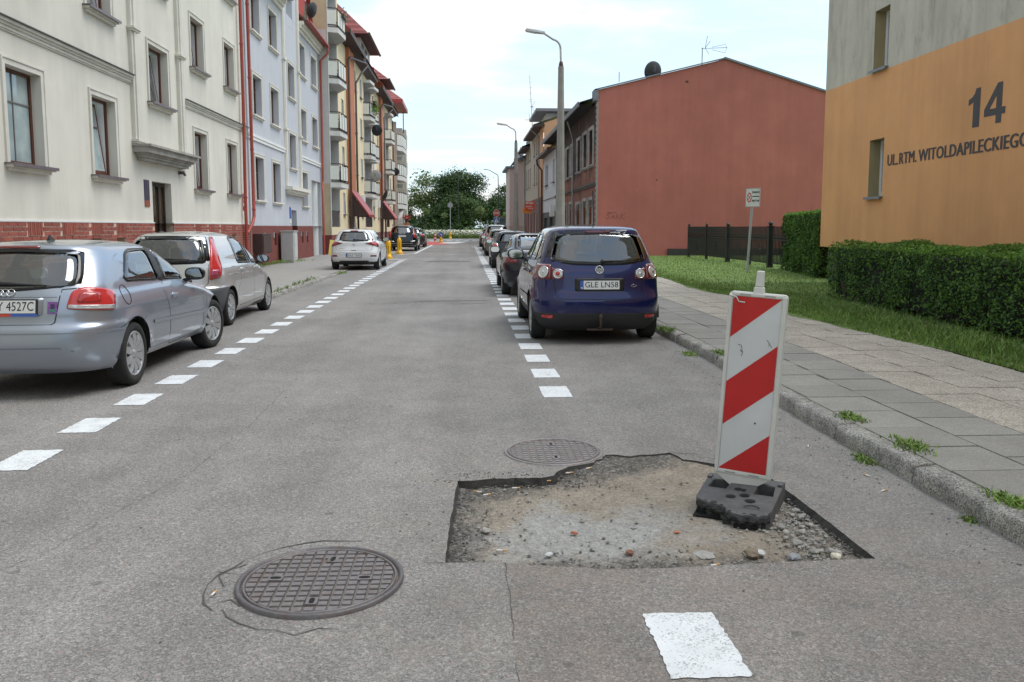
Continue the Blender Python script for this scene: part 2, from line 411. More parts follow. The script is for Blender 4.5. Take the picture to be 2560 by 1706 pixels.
def grit_cloud(name, pts, r0, r1, m, parent=None, kind='stuff'):
    """crumbs: small irregular octahedra"""
    base = np.array([(1, 0, 0), (-1, 0, 0), (0, 1, 0), (0, -1, 0), (0, 0, 1), (0, 0, -1)], float)
    fc = np.array([(0, 2, 4), (2, 1, 4), (1, 3, 4), (3, 0, 4), (2, 0, 5), (1, 2, 5), (3, 1, 5), (0, 3, 5)])
    P = np.array(pts, float); k = len(P); r = r0 + (r1 - r0) * np.random.rand(k, 1, 1) ** 3
    a = np.random.rand(k) * 6.28; ca, sa = np.cos(a), np.sin(a)
    B = base[None] * r * (.6 + .8 * np.random.rand(k, 6, 1)) * np.array([1.15, .9, .65])
    X = B[..., 0] * ca[:, None] - B[..., 1] * sa[:, None]; Y = B[..., 0] * sa[:, None] + B[..., 1] * ca[:, None]
    V = np.stack([X, Y, B[..., 2]], -1) + P[:, None]
    return tag(obj(name, np_mesh(name, V.reshape(-1, 3), (fc[None] + np.arange(k)[:, None, None] * 6).reshape(-1, 3), m), parent), kind=kind)
STONE_G = G('grey_stone', (.36, .35, .33), .9, var=.35, vs=25, rnd=.3, bump=.5, bs=80)
STONE_D = G('asphalt_crumb', (.125, .12, .113), .9, var=.4, vs=40, rnd=.3)
pts = []
while len(pts) < 4200:
    x, y = random.uniform(-.1, 1.92), random.uniform(3.6, 5.5)
    if not inside((x, y), pit): continue
    d = min(x + .1, y - 3.62, 1.9 - x if y > 3.6 else 9, 5.02 + .3 * max(0, x - .3) - y)
    if random.random() < math.exp(-max(0, d) / .085) + .008: pts.append((x, y, -.046 + max(0, .1 - d) * .12 + jit(.004)))
grit_cloud('asphalt_crumbs', pts, .0022, .012, STONE_D)
pts = []
while len(pts) < 1300:
    x, y = random.gauss(1.74, .13), random.gauss(4.2, .32)
    if inside((x, y), pit): pts.append((x, y, -.042 + jit(.006)))
for _ in range(500):
    x, y = random.uniform(0, 1.9), random.uniform(3.7, 5.2)
    if inside((x, y), pit): pts.append((x, y, -.046 + jit(.004)))
grit_cloud('pale_gravel', pts, .0025, .014, STONE_G)
pts = [(random.gauss(-.12, .12), random.uniform(3.9, 5.0) if random.random() < .6 else random.gauss(5.05, .08), .003) for _ in range(130)]
pts += [(random.uniform(-.05, .5), random.gauss(5.05, .05), .003) for _ in range(120)]
pts += [(2.62 - abs(random.gauss(0, .13)), random.uniform(3, 11), .003) for _ in range(420)]
pts += [(random.uniform(-2.5, 2.6), random.uniform(3, 12), .003) for _ in range(170)]
grit_cloud('loose_grit', pts, .002, .008, STONE_D)
# stones one can pick out
peb = [pebble(.03, .6, k) for k in range(6)]
for m_ in peb:
    m_.materials.append(STONE_G)
k = 0
while k < 34:
    x, y = random.gauss(1.76, .075), random.gauss(4.2, .23)
    if not inside((x, y), pit) or (x < 1.6 + .3 * (4.3 - y) * 0 and y > 4.0): continue
    o = obj('stone', peb[k % 6]); o.location = (x, y, -.03); s = random.uniform(.25, .72); o.scale = (s, s, s * .9); o.rotation_euler = (jit(.3), jit(.3), jit(3))
    tag(o, 'pale grey rubble stone lying in the heap beside the right cut edge of the pit', 'stone', 'pale rubble stones along the pit edge'); k += 1
def lone(label, c, x, y, z, s, seed, name='stone', cat='stone', flat=.6):
    me = pebble(.03, flat, seed); me.materials.append(G('stone_%d' % seed, c, .85, var=.25, vs=30, bump=.4, bs=90)); o = obj(name, me); o.location = (x, y, z); o.scale = (s, s, s); o.rotation_euler = (0, 0, seed)
    tag(o, label, cat)
lone('smooth brown pebble lying in the sand in front of the rubber base', (.22, .175, .13), 1.385, 3.80, -.028, 1.25, 11)
lone('white stone touching the smooth brown pebble in the pit', (.62, .63, .64), 1.43, 3.815, -.03, .75, 12)
lone('cream angular stone near the front right corner of the pit', (.66, .62, .50), 1.78, 3.755, -.03, .85, 13)
lone('small orange brick chip in the sand left of the rubber base', (.48, .17, .09), 1.10, 4.13, -.038, .5, 14, flat=.35)
lone('red brown brick chip in the grey middle of the pit', (.40, .13, .08), .56, 4.15, -.038, .55, 15, flat=.4)
lone('reddish brown pebble alone in the middle front of the pit', (.26, .13, .085), .80, 3.87, -.034, .7, 16)
lone('pale grey pebble by the left cut edge of the pit', (.33, .32, .30), .10, 4.20, -.035, .8, 17)
lone('crumpled silvery scrap lying in the grey front part of the pit', (.55, .56, .57), .40, 3.87, -.036, .75, 18, 'scrap', 'litter', .3)
lone('grey slab of broken cement lying flat near the front of the pit', (.33, .325, .31), 1.16, 3.84, -.046, 1.5, 19, flat=.16)
lone('blue grey stone in the front right part of the pit', (.27, .29, .32), 1.58, 3.76, -.034, .85, 20)
BUTT = [G('butt_paper', (.75, .72, .68), .8), G('butt_filter', (.62, .33, .12), .8)]
bt = MB().tube([(-.022, 0, .005), (.008, 0, .005)], .0045, 7, 0).tube([(.008, 0, .005), (.027, 0, .005)], .0047, 7, 1).mesh('cigarette_butt', BUTT)
for x, y, z, rz, lb in [(.30, 4.90, -.04, .1, 'at the back cut of the pit, third from its left corner'), (.50, 5.0, -.03, 0, 'on the crumbled step between pit and small manhole cover'), (.66, 5.16, -.03, .2, 'right under the small manhole cover rim'), (.80, 5.24, -.025, .5, 'below the small manhole cover, rightmost of its row'), (1.30, 5.33, -.02, .7, 'alone in the back bulge of the pit'), (.17, 3.94, -.045, -.1, 'in the front left part of the pit floor'), (.07, 4.83, -.035, 2.9, 'in the back left corner of the pit'), (.12, 4.77, -.035, .4, 'next to the corner butt, a little nearer the camera'), (2.45, 4.6, .002, .5, 'in the gutter, nearest the second kerb weed'), (2.5, 4.9, .002, 2.0, 'in the gutter left of the second kerb weed'), (2.42, 5.6, .002, 1.1, 'in the gutter, farthest from the camera'), (-1.07, 3.42, .004, 1.4, 'on the asphalt left of the large manhole cover'), (1.16, 3.67, -.03, .3, 'at the front edge of the pit below the cement slab')]:
    o = obj('cigarette_butt', bt); o.location = (x, y, z); o.rotation_euler = (0, 0, rz)
    tag(o, 'cigarette butt ' + lb, 'cigarette butt', 'cigarette butts round the pit')

# cracks and seams in the asphalt
def ribbon(pts, w, z=.003, wob=.01, step=.06):
    P = []
    for p, q in zip(pts[:-1], pts[1:]):
        n = max(1, int(math.dist(p, q) / step))
        for k in range(n): P.append((p[0] + (q[0] - p[0]) * k / n + jit(wob), p[1] + (q[1] - p[1]) * k / n + jit(wob)))
    P.append(pts[-1]); b = MB(); n = len(P); vs = []
    for i, p in enumerate(P):
        a = P[max(0, i - 1)]; c = P[min(n - 1, i + 1)]; d = math.hypot(c[0] - a[0], c[1] - a[1]) or 1; ww = w * random.choice((.15, .4, .8, 1.1, 1.7))
        nxx, nyy = -(c[1] - a[1]) / d * ww / 2, (c[0] - a[0]) / d * ww / 2
        vs += [(p[0] + nxx, p[1] + nyy, z), (p[0] - nxx, p[1] - nyy, z)]
    return b.add(vs, [(2 * i, 2 * i + 1, 2 * i + 3, 2 * i + 2) for i in range(n - 1)])
def arc(cx, cy, r, a0, a1, n=10, e=.0): return [(cx + (r + jit(e)) * math.cos(R(a0 + (a1 - a0) * i / n)), cy + (r + jit(e)) * math.sin(R(a0 + (a1 - a0) * i / n))) for i in range(n + 1)]
for pts, w, wob in [(arc(-.64, 3.53, .47, 75, 215, 12, .02), .007, .006), (arc(-.64, 3.53, .45, 215, 300, 8, .03), .004, .006), ([(-1.02, 3.73), (-1.1, 3.62), (-1.05, 3.5)], .006, .006),
                    ([(-1.0, 3.62), (-1.12, 3.66)], .006, .005), ([(-1.05, 3.33), (-.98, 3.37), (-.93, 3.31)], .008, .006),
                    ([(.176, 3.69), (.18, 3.2), (.17, 2.4), (.19, 1.8)], .0028, .005), ([(-2.5, 2.8), (-2.0, 4.0), (-1.75, 5.2), (-1.7, 6.5), (-1.74, 9)], .0022, .012),
                    ([(1.40, 5.5), (1.55, 5.46), (1.72, 5.40)], .006, .008), ([(1.56, 5.36), (1.75, 5.34), (1.84, 5.1)], .004, .008), ([(-.15, 4.95), (-.05, 4.955)], .01, .004),
                    ([(-2.0, 16.8), (-.9, 17.0), (.4, 16.7)], .03, .05), ([(.2, 38), (-1.4, 38.5), (.3, 39.3)], .05, .1), ([(-.2, 3.71), (-.1, 3.705)], .006, .003), ([(1.92, 3.645), (2.05, 3.5)], .004, .006)]:
    ribbon(pts, w, .003, wob).build('crack', CRACK, road)
b = MB()   # darker tar patch far down the street
for x0, x1, y0, y1 in [(-1.9, .3, 36.6, 38.2), (-1.2, .5, 17.2, 17.5)]: b.quad((x0, y0, .0035), (x1, y0 + .2, .0035), (x1 - .2, y1, .0035), (x0 + .3, y1, .0035))
b.build('tar_patch', G('tar', (.12, .118, .115), .85, var=.2, vs=6, bump=.4), road)

# painted markings
def dash(x, y, w, L, z=.004):
    o = rough([(x - w / 2, y - L / 2), (x + w / 2, y - L / 2), (x + w / 2, y + L / 2), (x - w / 2, y + L / 2)], (.02 if y < 14 else .5), .006)
    me = plate(o, [], z); me.materials.append(PAINT); return obj('painted_dash', me, road)
ys = [2.885, 3.89 - .0, 5.9] if 0 else [2.885]
me_ = dash(.845, 2.905, .285, .48); me_.rotation_euler = (0, 0, 0)
for y in [7.654 + k for k in range(48)]: dash(.845 + jit(.006), y, .275 + jit(.008), .52 + jit(.015))
for k in range(35): dash(-2.945 + jit(.006), 5.566 + .976 * k, .27 + jit(.01), .5 + jit(.015))
def stripe(pts, w, name='painted_line', z=.004, m=None):
    b = MB()
    for p, q in zip(pts[:-1], pts[1:]):
        d = math.dist(p, q); nx_, ny_ = -(q[1] - p[1]) / d * w / 2, (q[0] - p[0]) / d * w / 2
        b.quad((p[0] + nx_, p[1] + ny_, z), (p[0] - nx_, p[1] - ny_, z), (q[0] - nx_, q[1] - ny_, z), (q[0] + nx_, q[1] + ny_, z)); z += .0004
    return b.build(name, m or PAINT, road)
stripe([(-3.85, 39.9), (-2.78, 39.9)], .25); stripe([(-4.1, 45.5), (-2.93, 48.9), (-2.8, 71.6)], .16)
stripe([(.62, 55.3), (1.5, 55.3)], .3); stripe([(.55, 64.9), (1.5, 61.2)], .25)
for k in range(12): dash(.86, 56.2 + k, .26, .55)
RED = paint_mat('red_road_paint', (.52, .07, .06), .72)
me = plate([(-3.6, 71.7), (-1.7, 74.2), (-1.35, 77.5), (-2.0, 86), (-4.2, 86.4)], [], .004); me.materials.append(RED); obj('painted_red_area', me, road)
me = plate([(-2.5, 80), (-1.0, 77.4), (-.55, 80.2), (.2, 86.5), (-.5, 87.2), (-2.2, 83.6)], [], .009); me.materials.append(PAINT); obj('painted_island', me, road)
for k in range(9): dash(-4.6 + k * .95, 92.5 + .12 * k, .5, 2.2)
for k in range(16): dash(-4 + k * .62, 97.6, .28, .8)
stripe([(-2.6, 101), (-.2, 102)], .8)

# ------------------------------------------------------------------ right pavement
def kx(y): return float(np.interp(y, [0, 6, 7.2, 8.7, 10, 11.6, 30, 97], [2.70, 2.70, 2.73, 2.81, 2.845, 2.82, 2.86, 3.2]))
b = MB(); yy = [0, 3, 6, 7.2, 8.7, 10, 11.6, 16, 22, 30, 50, 97]
for y0, y1 in zip(yy[:-1], yy[1:]):
    b.quad((kx(y0) + .05, y0, .1), (6.85, y0, .1), (6.85, y1, .1), (kx(y1) + .05, y1, .1))
pav = tag(b.build('pavement', PAVE), kind='structure')
def slab_mesh(w, l, h=.035):
    b = MB().prism([(-w / 2, -l / 2), (w / 2, -l / 2), (w / 2, l / 2), (-w / 2, l / 2)], -h, 0, top=[(-w / 2 + .004, -l / 2 + .004), (w / 2 - .004, -l / 2 + .004), (w / 2 - .004, l / 2 - .004), (-w / 2 + .004, l / 2 - .004)])
    return b
sd = slab_mesh(.506, .522).mesh('paving_slab', SLAB_D); sl = slab_mesh(.513, .556).mesh('paving_slab', SLAB_L); sl2 = slab_mesh(.508, .552).mesh('paving_slab', SLAB_D)
def lay(me, x, y, t=.004):
    o = obj('paving_slab', me, pav); o.location = (x, y, .121 + jit(.003)); o.rotation_euler = (jit(t), jit(t), jit(.006)); return o
for c in range(2):
    y = 2.2 + c * .27
    while y < 26: lay(sd, kx(min(y, 20)) + .40 + c * .514, y); y += .53
for c in range(3):
    y = 2.0 + (c % 2) * .28
    while y < 24:
        lay(sl, kx(min(y, 20)) + 1.432 + c * .518, y, .007)
        y += .56
b = MB()
for x0, x1, z, in [(0.16, 1.17, .117)]: b.quad((3.0, 25.9, z), (4.0, 25.9, z), (4.35, 96, z), (3.36, 96, z))
b.build('far_slabs', SLAB_D, pav)
b = MB(); b.quad((4.05, 23.9, .119), (6.8, 23.9, .119), (6.8, 96, .119), (4.4, 96, .119)); b.build('far_worn_slabs', SLAB_L, pav)
# kerb stones, each hewn a little differently
def kerb_stone(p, q, h=.118, w=.15, seed=0):
    rs = random.Random(seed); bm = bmesh.new(); L = math.dist(p, q); n = 12
    prof = [(0, -.08), (.0, .03), (.006, h - .028), (.03, h - .004), (w * .6, h), (w, h - .002), (w, -.08)]
    dx, dy = (q[0] - p[0]) / L, (q[1] - p[1]) / L; rows = []
    for i in range(n + 1):
        t = .008 + (L - .016) * i / n; row = []
        for j, (u, z) in enumerate(prof):
            k = .024 if 0 < j < 5 else 0
            e = -.012 if (i in (0, n) and 1 < j < 5) else 0
            uu = u + noise.noise((t * 6, j * .8, seed * 7.7)) * k - (e if j < 3 else 0); zz = z + noise.noise((t * 5, j * .9 + 40, seed * 3.3)) * k * .8 + e + noise.noise((t * 19, j * 3.1, seed)) * k * .3
            row.append(bm.verts.new((p[0] + dx * t + dy * uu, p[1] + dy * t - dx * uu, zz)))
        rows.append(row)
    for a, c in zip(rows[:-1], rows[1:]):
        for j in range(len(prof) - 1): bm.faces.new((a[j], c[j], c[j + 1], a[j + 1]))
    bm.faces.new(rows[0]); bm.faces.new(rows[-1][::-1])
    bmesh.ops.recalc_face_normals(bm, faces=list(bm.faces))
    for f in bm.faces: f.smooth = len(f.verts) == 4
    me = bpy.data.meshes.new('kerb_stone'); bm.to_mesh(me); bm.free(); me.materials.append(GRAN); return me
y = 1.6; i = 0
while y < 34:
    L = random.choice((.8, 1.0, 1.05, .9)); i += 1
    obj('kerb_stone', kerb_stone((kx(y), y), (kx(y + L), y + L), seed=i), pav); y += L
obj('kerb_run', kerb_stone((kx(y), y), (kx(96), 96), seed=99), pav)
# ------------------------------------------------------------------ left pavement
b = MB()
for (y0, z0), (y1, z1) in zip([(16.6, .09), (26.5, .09), (28.5, .02), (60, .012)], [(26.5, .09), (28.5, .02), (60, .012), (97, .012)]):
    b.quad((-8.2, y0, z0), (-4.18, y0, z0), (-4.18, y1, z1), (-8.2, y1, z1))
b.quad((-8.2, 4, .09), (-5.75, 4, .09), (-5.75, 16.6, .09), (-8.2, 16.6, .09))
b.quad((-5.75, 4, .09), (-5.75, 4, 0), (-5.75, 16.6, 0), (-5.75, 16.6, .09)); b.quad((-5.75, 16.6, .09), (-5.75, 16.6, 0), (-4.2, 16.6, 0), (-4.2, 16.6, .09))
pavl = tag(b.build('left_pavement', PAVE_L), kind='structure')
y = 16.8; i = 200
while y < 27.3:
    L = min(random.choice((.9, 1.0)), 27.6 - y); i += 1
    me = kerb_stone((-4.14, y + L), (-4.2 + .006 * (y - 16.8), y), h=.1 if y < 26 else .07, seed=i); obj('kerb_stone', me, pavl); y += L
# ------------------------------------------------------------------ lawn with grass blades
edge = [(5.45 + .12 * math.sin(y * .9) + noise.noise((y * .8, 3, 0)) * .28 + (.1 if y < 6 else 0), y) for y in np.arange(2, 41, .22)]
me = plate(edge + [(60, 40.8), (60, 2)], [], .125); me.materials.append(LAWN); tag(obj('lawn', me), kind='structure')
def grass_mats():
    out = []
    for nm, c in (('grass_mid', (.15, .24, .045)), ('grass_light', (.19, .30, .06)), ('grass_dark', (.10, .18, .032)), ('grass_dry', (.28, .24, .11))):
        M = Mt(nm); M.set(Roughness=.6); M.color(M.mix(1, c, M.ramp(M.noise(1.3, 4), [(.3, .75), (.7, 1.2)]), 'MULTIPLY'))
        out.append(M.m)
    return out
GRASS = grass_mats()
def blades(name, P, h0, h1, w=.006, kind='stuff', parent=None, lean=.5, mix=(.45, .25, .25, .05), local=False):
    P = np.array(P, float); k = len(P); a = np.random.rand(k) * 6.28; h = h0 + (h1 - h0) * np.random.rand(k)
    ca, sa = np.cos(a), np.sin(a); l = lean * h * np.random.rand(k); ww = w * (.7 + .6 * np.random.rand(k))
    V = np.zeros((k, 5, 3)); L2 = np.random.rand(k) * 6.28; lx, ly = np.cos(L2) * l, np.sin(L2) * l
    for j, (s, t, u) in enumerate([(-1, 0, 0), (1, 0, 0), (.7, .55, .35), (-.7, .55, .35), (0, 1, 1)]):
        V[:, j, 0] = P[:, 0] + ca * ww * s + lx * u; V[:, j, 1] = P[:, 1] + sa * ww * s + ly * u; V[:, j, 2] = P[:, 2] + h * t * (1 - .2 * u)
    base = np.arange(k)[:, None] * 5
    F = np.concatenate([base + [0, 1, 2], base + [0, 2, 3], base + [3, 2, 4]], 0)
    mi = np.tile(np.random.choice(4, k, p=mix), 3)
    return tag(obj(name, np_mesh(name, V.reshape(-1, 3), F, GRASS, mi=mi), parent), kind=kind)
pts = []
for _ in range(64000):
    y = 3.5 + 37 * random.random() ** 1.5; x = 5.4 + (abs(random.gauss(0, .55)) if random.random() < .3 else random.random() * (4.2 if y < 21 else 8.5))
    e = 5.45 + .12 * math.sin(y * .9) + noise.noise((y * .8, 3, 0)) * .28
    if x < e - .04: continue
    pts.append((x, y, .12))
blades('grass', pts, .02, .075, .008)
pts = []
for _ in range(15000):   # the rank tufts under the hedge
    y = random.uniform(5, 17); x = random.gauss(6.35, .28) + .05 * (y - 10)
    if x > 5.5: pts.append((x, y, .12))
blades('long_grass', pts, .06, .17, .006, lean=.9)
# weeds at the kerb
def weed(x, y, r, h, n, label, z=.11):
    o = thing('weed_tuft', label, 'weed', (x, y, z), group='weeds along the kerb')
    pts = [(random.gauss(x, r * .5), random.gauss(y, r), z) for _ in range(n)]
    o2 = blades('leaves', [(x + (p[0] - x) * .75 - x, (p[1] - y) * .75, 0) for p in pts], h * .2, h * .65, .0065, None, o, 1.6, (.4, .5, .07, .03))
    return o
for a in [(2.80, 11.35, .16, .10, 260, 'green weed at the kerb top beside the dark blue car rear tyre'), (2.93, 9.15, .14, .09, 240, 'weed tuft on the kerb joint just in front of the blue car'),
          (2.72, 9.85, .12, .07, 160, 'low weed growing at the foot of the kerb near the blue car'), (2.96, 8.6, .16, .09, 300, 'weed tuft on the kerb half hidden by the striped panel'),
          (2.90, 5.95, .10, .08, 300, 'bright weed at the kerb top just right of the striped panel'), (2.92, 5.15, .11, .09, 340, 'weed on the kerb top, second tuft from the striped panel'),
          (2.68, 5.25, .10, .06, 200, 'weed in the gutter at the kerb foot right of the pit'), (2.84, 4.05, .08, .08, 280, 'weed between two kerb stones nearest the camera'), (2.66, 4.1, .05, .05, 60, 'tiny weed in the gutter at the nearest kerb stone')]:
    weed(*a, z=.0 if a[0] < 2.73 else .115)
pts = [(random.gauss(-4.28, .06), random.uniform(17, 24), .09 if random.random() < .5 else 0) for _ in range(700)] + [(random.gauss(-4.1, .08), random.uniform(27, 28.2), .02) for _ in range(250)]
pts += [(random.gauss(-7.75, .14), random.uniform(31, 37.5), .09) for _ in range(1800)] + [(random.gauss(-7.4, .3), random.gauss(36, .8), .09) for _ in range(500)]
pts += [(random.gauss(-4.2, .2), random.uniform(41, 46), .01) for _ in range(900)]
blades('verge_weeds', random.sample(pts, len(pts) // 2), .03, .13, .010, lean=.9)

# ------------------------------------------------------------------ building helpers
class Face:
    """a wall plane: u along the wall, z up, d out of the wall"""
    def __init__(s, kind, at): s.k = kind; s.a = at
    def p(s, u, z, d=0.0):
        if s.k == 'L': return (s.a + d, u, z)
        if s.k == 'R': return (s.a - d, u, z)
        return (u, s.a - d, z)
    def T(s, u, z, d):
        r = {'L': (0, 1, 0), 'R': (0, -1, 0), 'F': (1, 0, 0)}[s.k]
        return face(s.p(u, z, d), r, (0, 0, 1))
def fbox(b, F, u0, u1, z0, z1, d0, d1, m=0):
    v = [F.p(u, z, d) for u in (u0, u1) for d in (d0, d1) for z in (z0, z1)]
    return b.add(v, [(0, 1, 3, 2), (4, 6, 7, 5), (0, 4, 5, 1), (2, 3, 7, 6), (0, 2, 6, 4), (1, 5, 7, 3)], m)
def fquad(b, F, u0, u1, z0, z1, d, m=0): return b.add([F.p(u0, z0, d), F.p(u1, z0, d), F.p(u1, z1, d), F.p(u0, z1, d)], [(0, 1, 2, 3)], m)
def wall(b, F, u0, u1, z0, z1, ops, depth=.2, d=0.0, m=0, mr=None):
    us = sorted({u0, u1} | {min(max(x, u0), u1) for o in ops for x in o[:2]}); zs = sorted({z0, z1} | {min(max(x, z0), z1) for o in ops for x in o[2:4]})
    mr = m if mr is None else mr
    for a, c in zip(us[:-1], us[1:]):
        for e, g in zip(zs[:-1], zs[1:]):
            um, zm = (a + c) / 2, (e + g) / 2
            if not any(o[0] < um < o[1] and o[2] < zm < o[3] for o in ops): fquad(b, F, a, c, e, g, d, m)
    for o in ops:
        a, c, e, g = o[:4]
        for q in ([(a, e), (a, g)], [(c, e), (c, g)], [(a, g), (c, g)], [(a, e), (c, e)]):
            (p0, q0), (p1, q1) = q
            b.add([F.p(p0, q0, d), F.p(p1, q1, d), F.p(p1, q1, d - depth), F.p(p0, q0, d - depth)], [(0, 1, 2, 3)], mr)
    return b
def glass_mat(name, c, rough=.04, c2=None):
    M = Mt(name); M.set(Roughness=rough); M.b.inputs['Specular IOR Level'].default_value = .9
    M.color(M.mix(M.ramp(M.noise(1.7, 3), [(.4, 0), (.6, 1)]), c, c2 or tuple(x * .6 for x in c))); M.bump(M.noise(1.1, 2), .02, .02); return M.m
PANE_B = glass_mat('pane_blind', (.42, .50, .50), .06, (.30, .38, .39)); PANE_D = glass_mat('pane_dark', (.10, .11, .11), .04); PANE_G = glass_mat('pane_grey', (.24, .26, .25), .05)
BROWN = G('brown_frame', (.10, .032, .018), .45, var=.15); WHITE_F = G('white_frame', (.75, .76, .76), .4, var=.05); SILLM = G('sill_metal', (.16, .13, .14), .4, var=.2)
DARKIN = G('dark_interior', (.02, .02, .02), .9)
def window(F, par, u0, u1, z0, z1, rec=.2, fm=None, pm=None, cas=None, casw=.12, cd=.03, sill=SILLM, stone=None, tilt=0, mull=0, bar=0, fw=.065, sd=.1, pn='pane'):
    fm = fm or BROWN; b = MB(); d1 = -rec + .045; d0 = -rec
    for a, c, e, g in ((u0, u0 + fw, z0, z1), (u1 - fw, u1, z0, z1), (u0 + fw, u1 - fw, z0, z0 + fw * 1.2), (u0 + fw, u1 - fw, z1 - fw, z1)): fbox(b, F, a, c, e, g, d0, d1)
    if mull: fbox(b, F, (u0 + u1) / 2 - .035, (u0 + u1) / 2 + .035, z0 + fw * 1.2, z1 - fw, d0, d1 - .004)
    fquad(b, F, u0 - .02, u1 + .02, z0 - .02, z1 + .02, -rec - .3, 1)
    w = b.build('window', [fm, DARKIN], par)
    b = MB()
    if tilt: fbox(b, F, u1 - fw - .01, u1 - fw + .03, z0 + fw, z1 - fw, d0 - .14, d0 - .001); b.build('inner_jamb', WHITE_F, w); b = MB()
    if tilt:   # inner sash tilted into the room
        i0, i1, j0, j1 = u0 + fw, u1 - fw, z0 + fw * 1.2, z1 - fw
        def q(u, z, d): return F.p(u, z, -rec - .01 - (z - j0) / (j1 - j0) * tilt + d)
        s = MB(); t = .07
        for a, c, e, g in ((i0, i0 + t, j0, j1), (i1 - t, i1, j0, j1), (i0 + t, i1 - t, j0, j0 + t), (i0 + t, i1 - t, j1 - t, j1)):
            v = [q(u, z, d) for u in (a, c) for d in (-.05, .012) for z in (e, g)]
            s.add(v, [(0, 1, 3, 2), (4, 6, 7, 5), (0, 4, 5, 1), (0, 2, 6, 4), (1, 5, 7, 3)], 1); s.add(v, [(2, 3, 7, 6)], 0)
        if bar:
            v = [q(u, z, d) for u in (i0 + t, i1 - t) for d in (-.02, .008) for z in (j0 + (j1 - j0) * .66 - .015, j0 + (j1 - j0) * .66 + .015)]
            s.add(v, [(2, 3, 7, 6), (0, 1, 3, 2)], 0)
        s.build('sash', [fm, WHITE_F], w)
        b.add([q(i0 + t, j0 + t, -.01), q(i1 - t, j0 + t, -.01), q(i1 - t, j1 - t, -.01), q(i0 + t, j1 - t, -.01)], [(0, 1, 2, 3)])
    else:
        fquad(b, F, u0 + fw, u1 - fw, z0 + fw, z1 - fw, -rec + .012)
        if bar:
            g = MB(); zz = z0 + (z1 - z0) * .66; fbox(g, F, u0 + fw, u1 - fw, zz - .014, zz + .014, -rec + .013, -rec + .03); fbox(g, F, (u0 + u1) / 2 - .03, (u0 + u1) / 2 - .005, z0 + fw, z1 - fw, -rec + .013, -rec + .028)
            g.build('glazing_bar', G('bar_grey', (.16, .15, .14), .5), w)
    b.build(pn, pm or PANE_D, w)
    if cas:
        b = MB(); c = casw
        fbox(b, F, u0 - c, u0, z0, z1 + c, .001, cd); fbox(b, F, u1, u1 + c, z0, z1 + c, .001, cd); fbox(b, F, u0, u1, z1, z1 + c, .001, cd)
        fbox(b, F, u0 - c, u0 - c + .03, z0, z1 + c, cd, cd + .018); fbox(b, F, u1 + c - .03, u1 + c, z0, z1 + c, cd, cd + .018); fbox(b, F, u0 - c + .03, u1 + c - .03, z1 + c - .03, z1 + c, cd, cd + .018)
        b.build('casing', cas, w)
    if stone:
        b = MB(); e = casw + .02
        fbox(b, F, u0 - e, u1 + e, z0 - .07, z0 - .015, .002, sd + .03); fbox(b, F, u0 - e + .05, u1 + e - .05, z0 - .13, z0 - .07, .002, sd - .03); b.build('sill_moulding', stone, w)
    if sill:
        b = MB(); e = casw + .06 if stone else .04
        fbox(b, F, u0 - e, u1 + e, z0 - .013, z0 + .008, -.0, sd + .07); fbox(b, F, u0, u1, z0 - .002, z0 + .009, -rec + .05, 0); fbox(b, F, u0 - e, u1 + e, z0 - .05, z0 - .0135, sd + .055, sd + .069); b.build('sill', sill, w)
    return w
def steps(b, F, u0, u1, prof, m=0):
    """cornice of stacked boxes: prof [(z0,z1,d)]"""
    for z0, z1, d in prof: fbox(b, F, u0, u1, z0, z1, .001, d, m)
    return b
def pipe(par, pts, r=.055, m=None, name='downpipe', clips=()):
    b = MB().tube(pts, r, 10)
    for x, y, z in clips: b.lathe([(r + .012, z - .03), (r + .012, z + .03)], 10, T=Matrix.Translation((x, y, 0)))
    return b.build(name, m or RPIPE, par)
RPIPE = G('red_pipe', (.34, .055, .035), .4, var=.15); BPIPE = G('brown_pipe', (.05, .032, .026), .45, var=.2); GPIPE = G('zinc_pipe', (.30, .31, .31), .45, var=.2)
BRICK = G('clinker_brick', (.33, .088, .06), .7, var=.2, vs=14, rnd=.28, bump=.4, bs=120, dist=.003)
MORTAR = G('pale_mortar', (.60, .47, .38), .9, var=.2, vs=20)
def brickwork(name, a, b_, mort, sx=.25, sy=.075, vary=.3, soot=0, plane='L'):
    """far brick walls where courses are only a few pixels high"""
    M = Mt(name); M.set(Roughness=.85)
    sp = M.n('ShaderNodeSeparateXYZ'); M.l(M.pos(), sp.inputs[0]); cb_ = M.n('ShaderNodeCombineXYZ')
    M.l(sp.outputs[0 if plane == 'F' else 1], cb_.inputs[0]); M.l(sp.outputs[2], cb_.inputs[1])
    t = M.n('ShaderNodeTexBrick'); t.inputs['Scale'].default_value = 1; t.inputs['Brick Width'].default_value = sx; t.inputs['Row Height'].default_value = sy
    t.inputs['Mortar Size'].default_value = .008; t.inputs['Color1'].default_value = a + (1,); t.inputs['Color2'].default_value = b_ + (1,); t.inputs['Mortar'].default_value = mort + (1,)
    M.l(cb_.outputs[0], t.inputs[0]); c = M.mix(1, t.outputs[0], M.ramp(M.noise(1.2, 6, .7), [(.3, 1 - vary), (.7, 1 + vary * .4)]), 'MULTIPLY')
    if soot: c = M.mix(M.ramp(M.math('ADD', M.noise(.55, 6, .7), M.math('MULTIPLY', M.math('SUBTRACT', sp.outputs[2], 4.0), .055)), [(.44, 0), (.64, soot)]), c, (.03, .027, .025))
    M.color(c); M.bump(t.outputs['Fac'], .6, .012); M.bump; return M.m
TILE_R = None
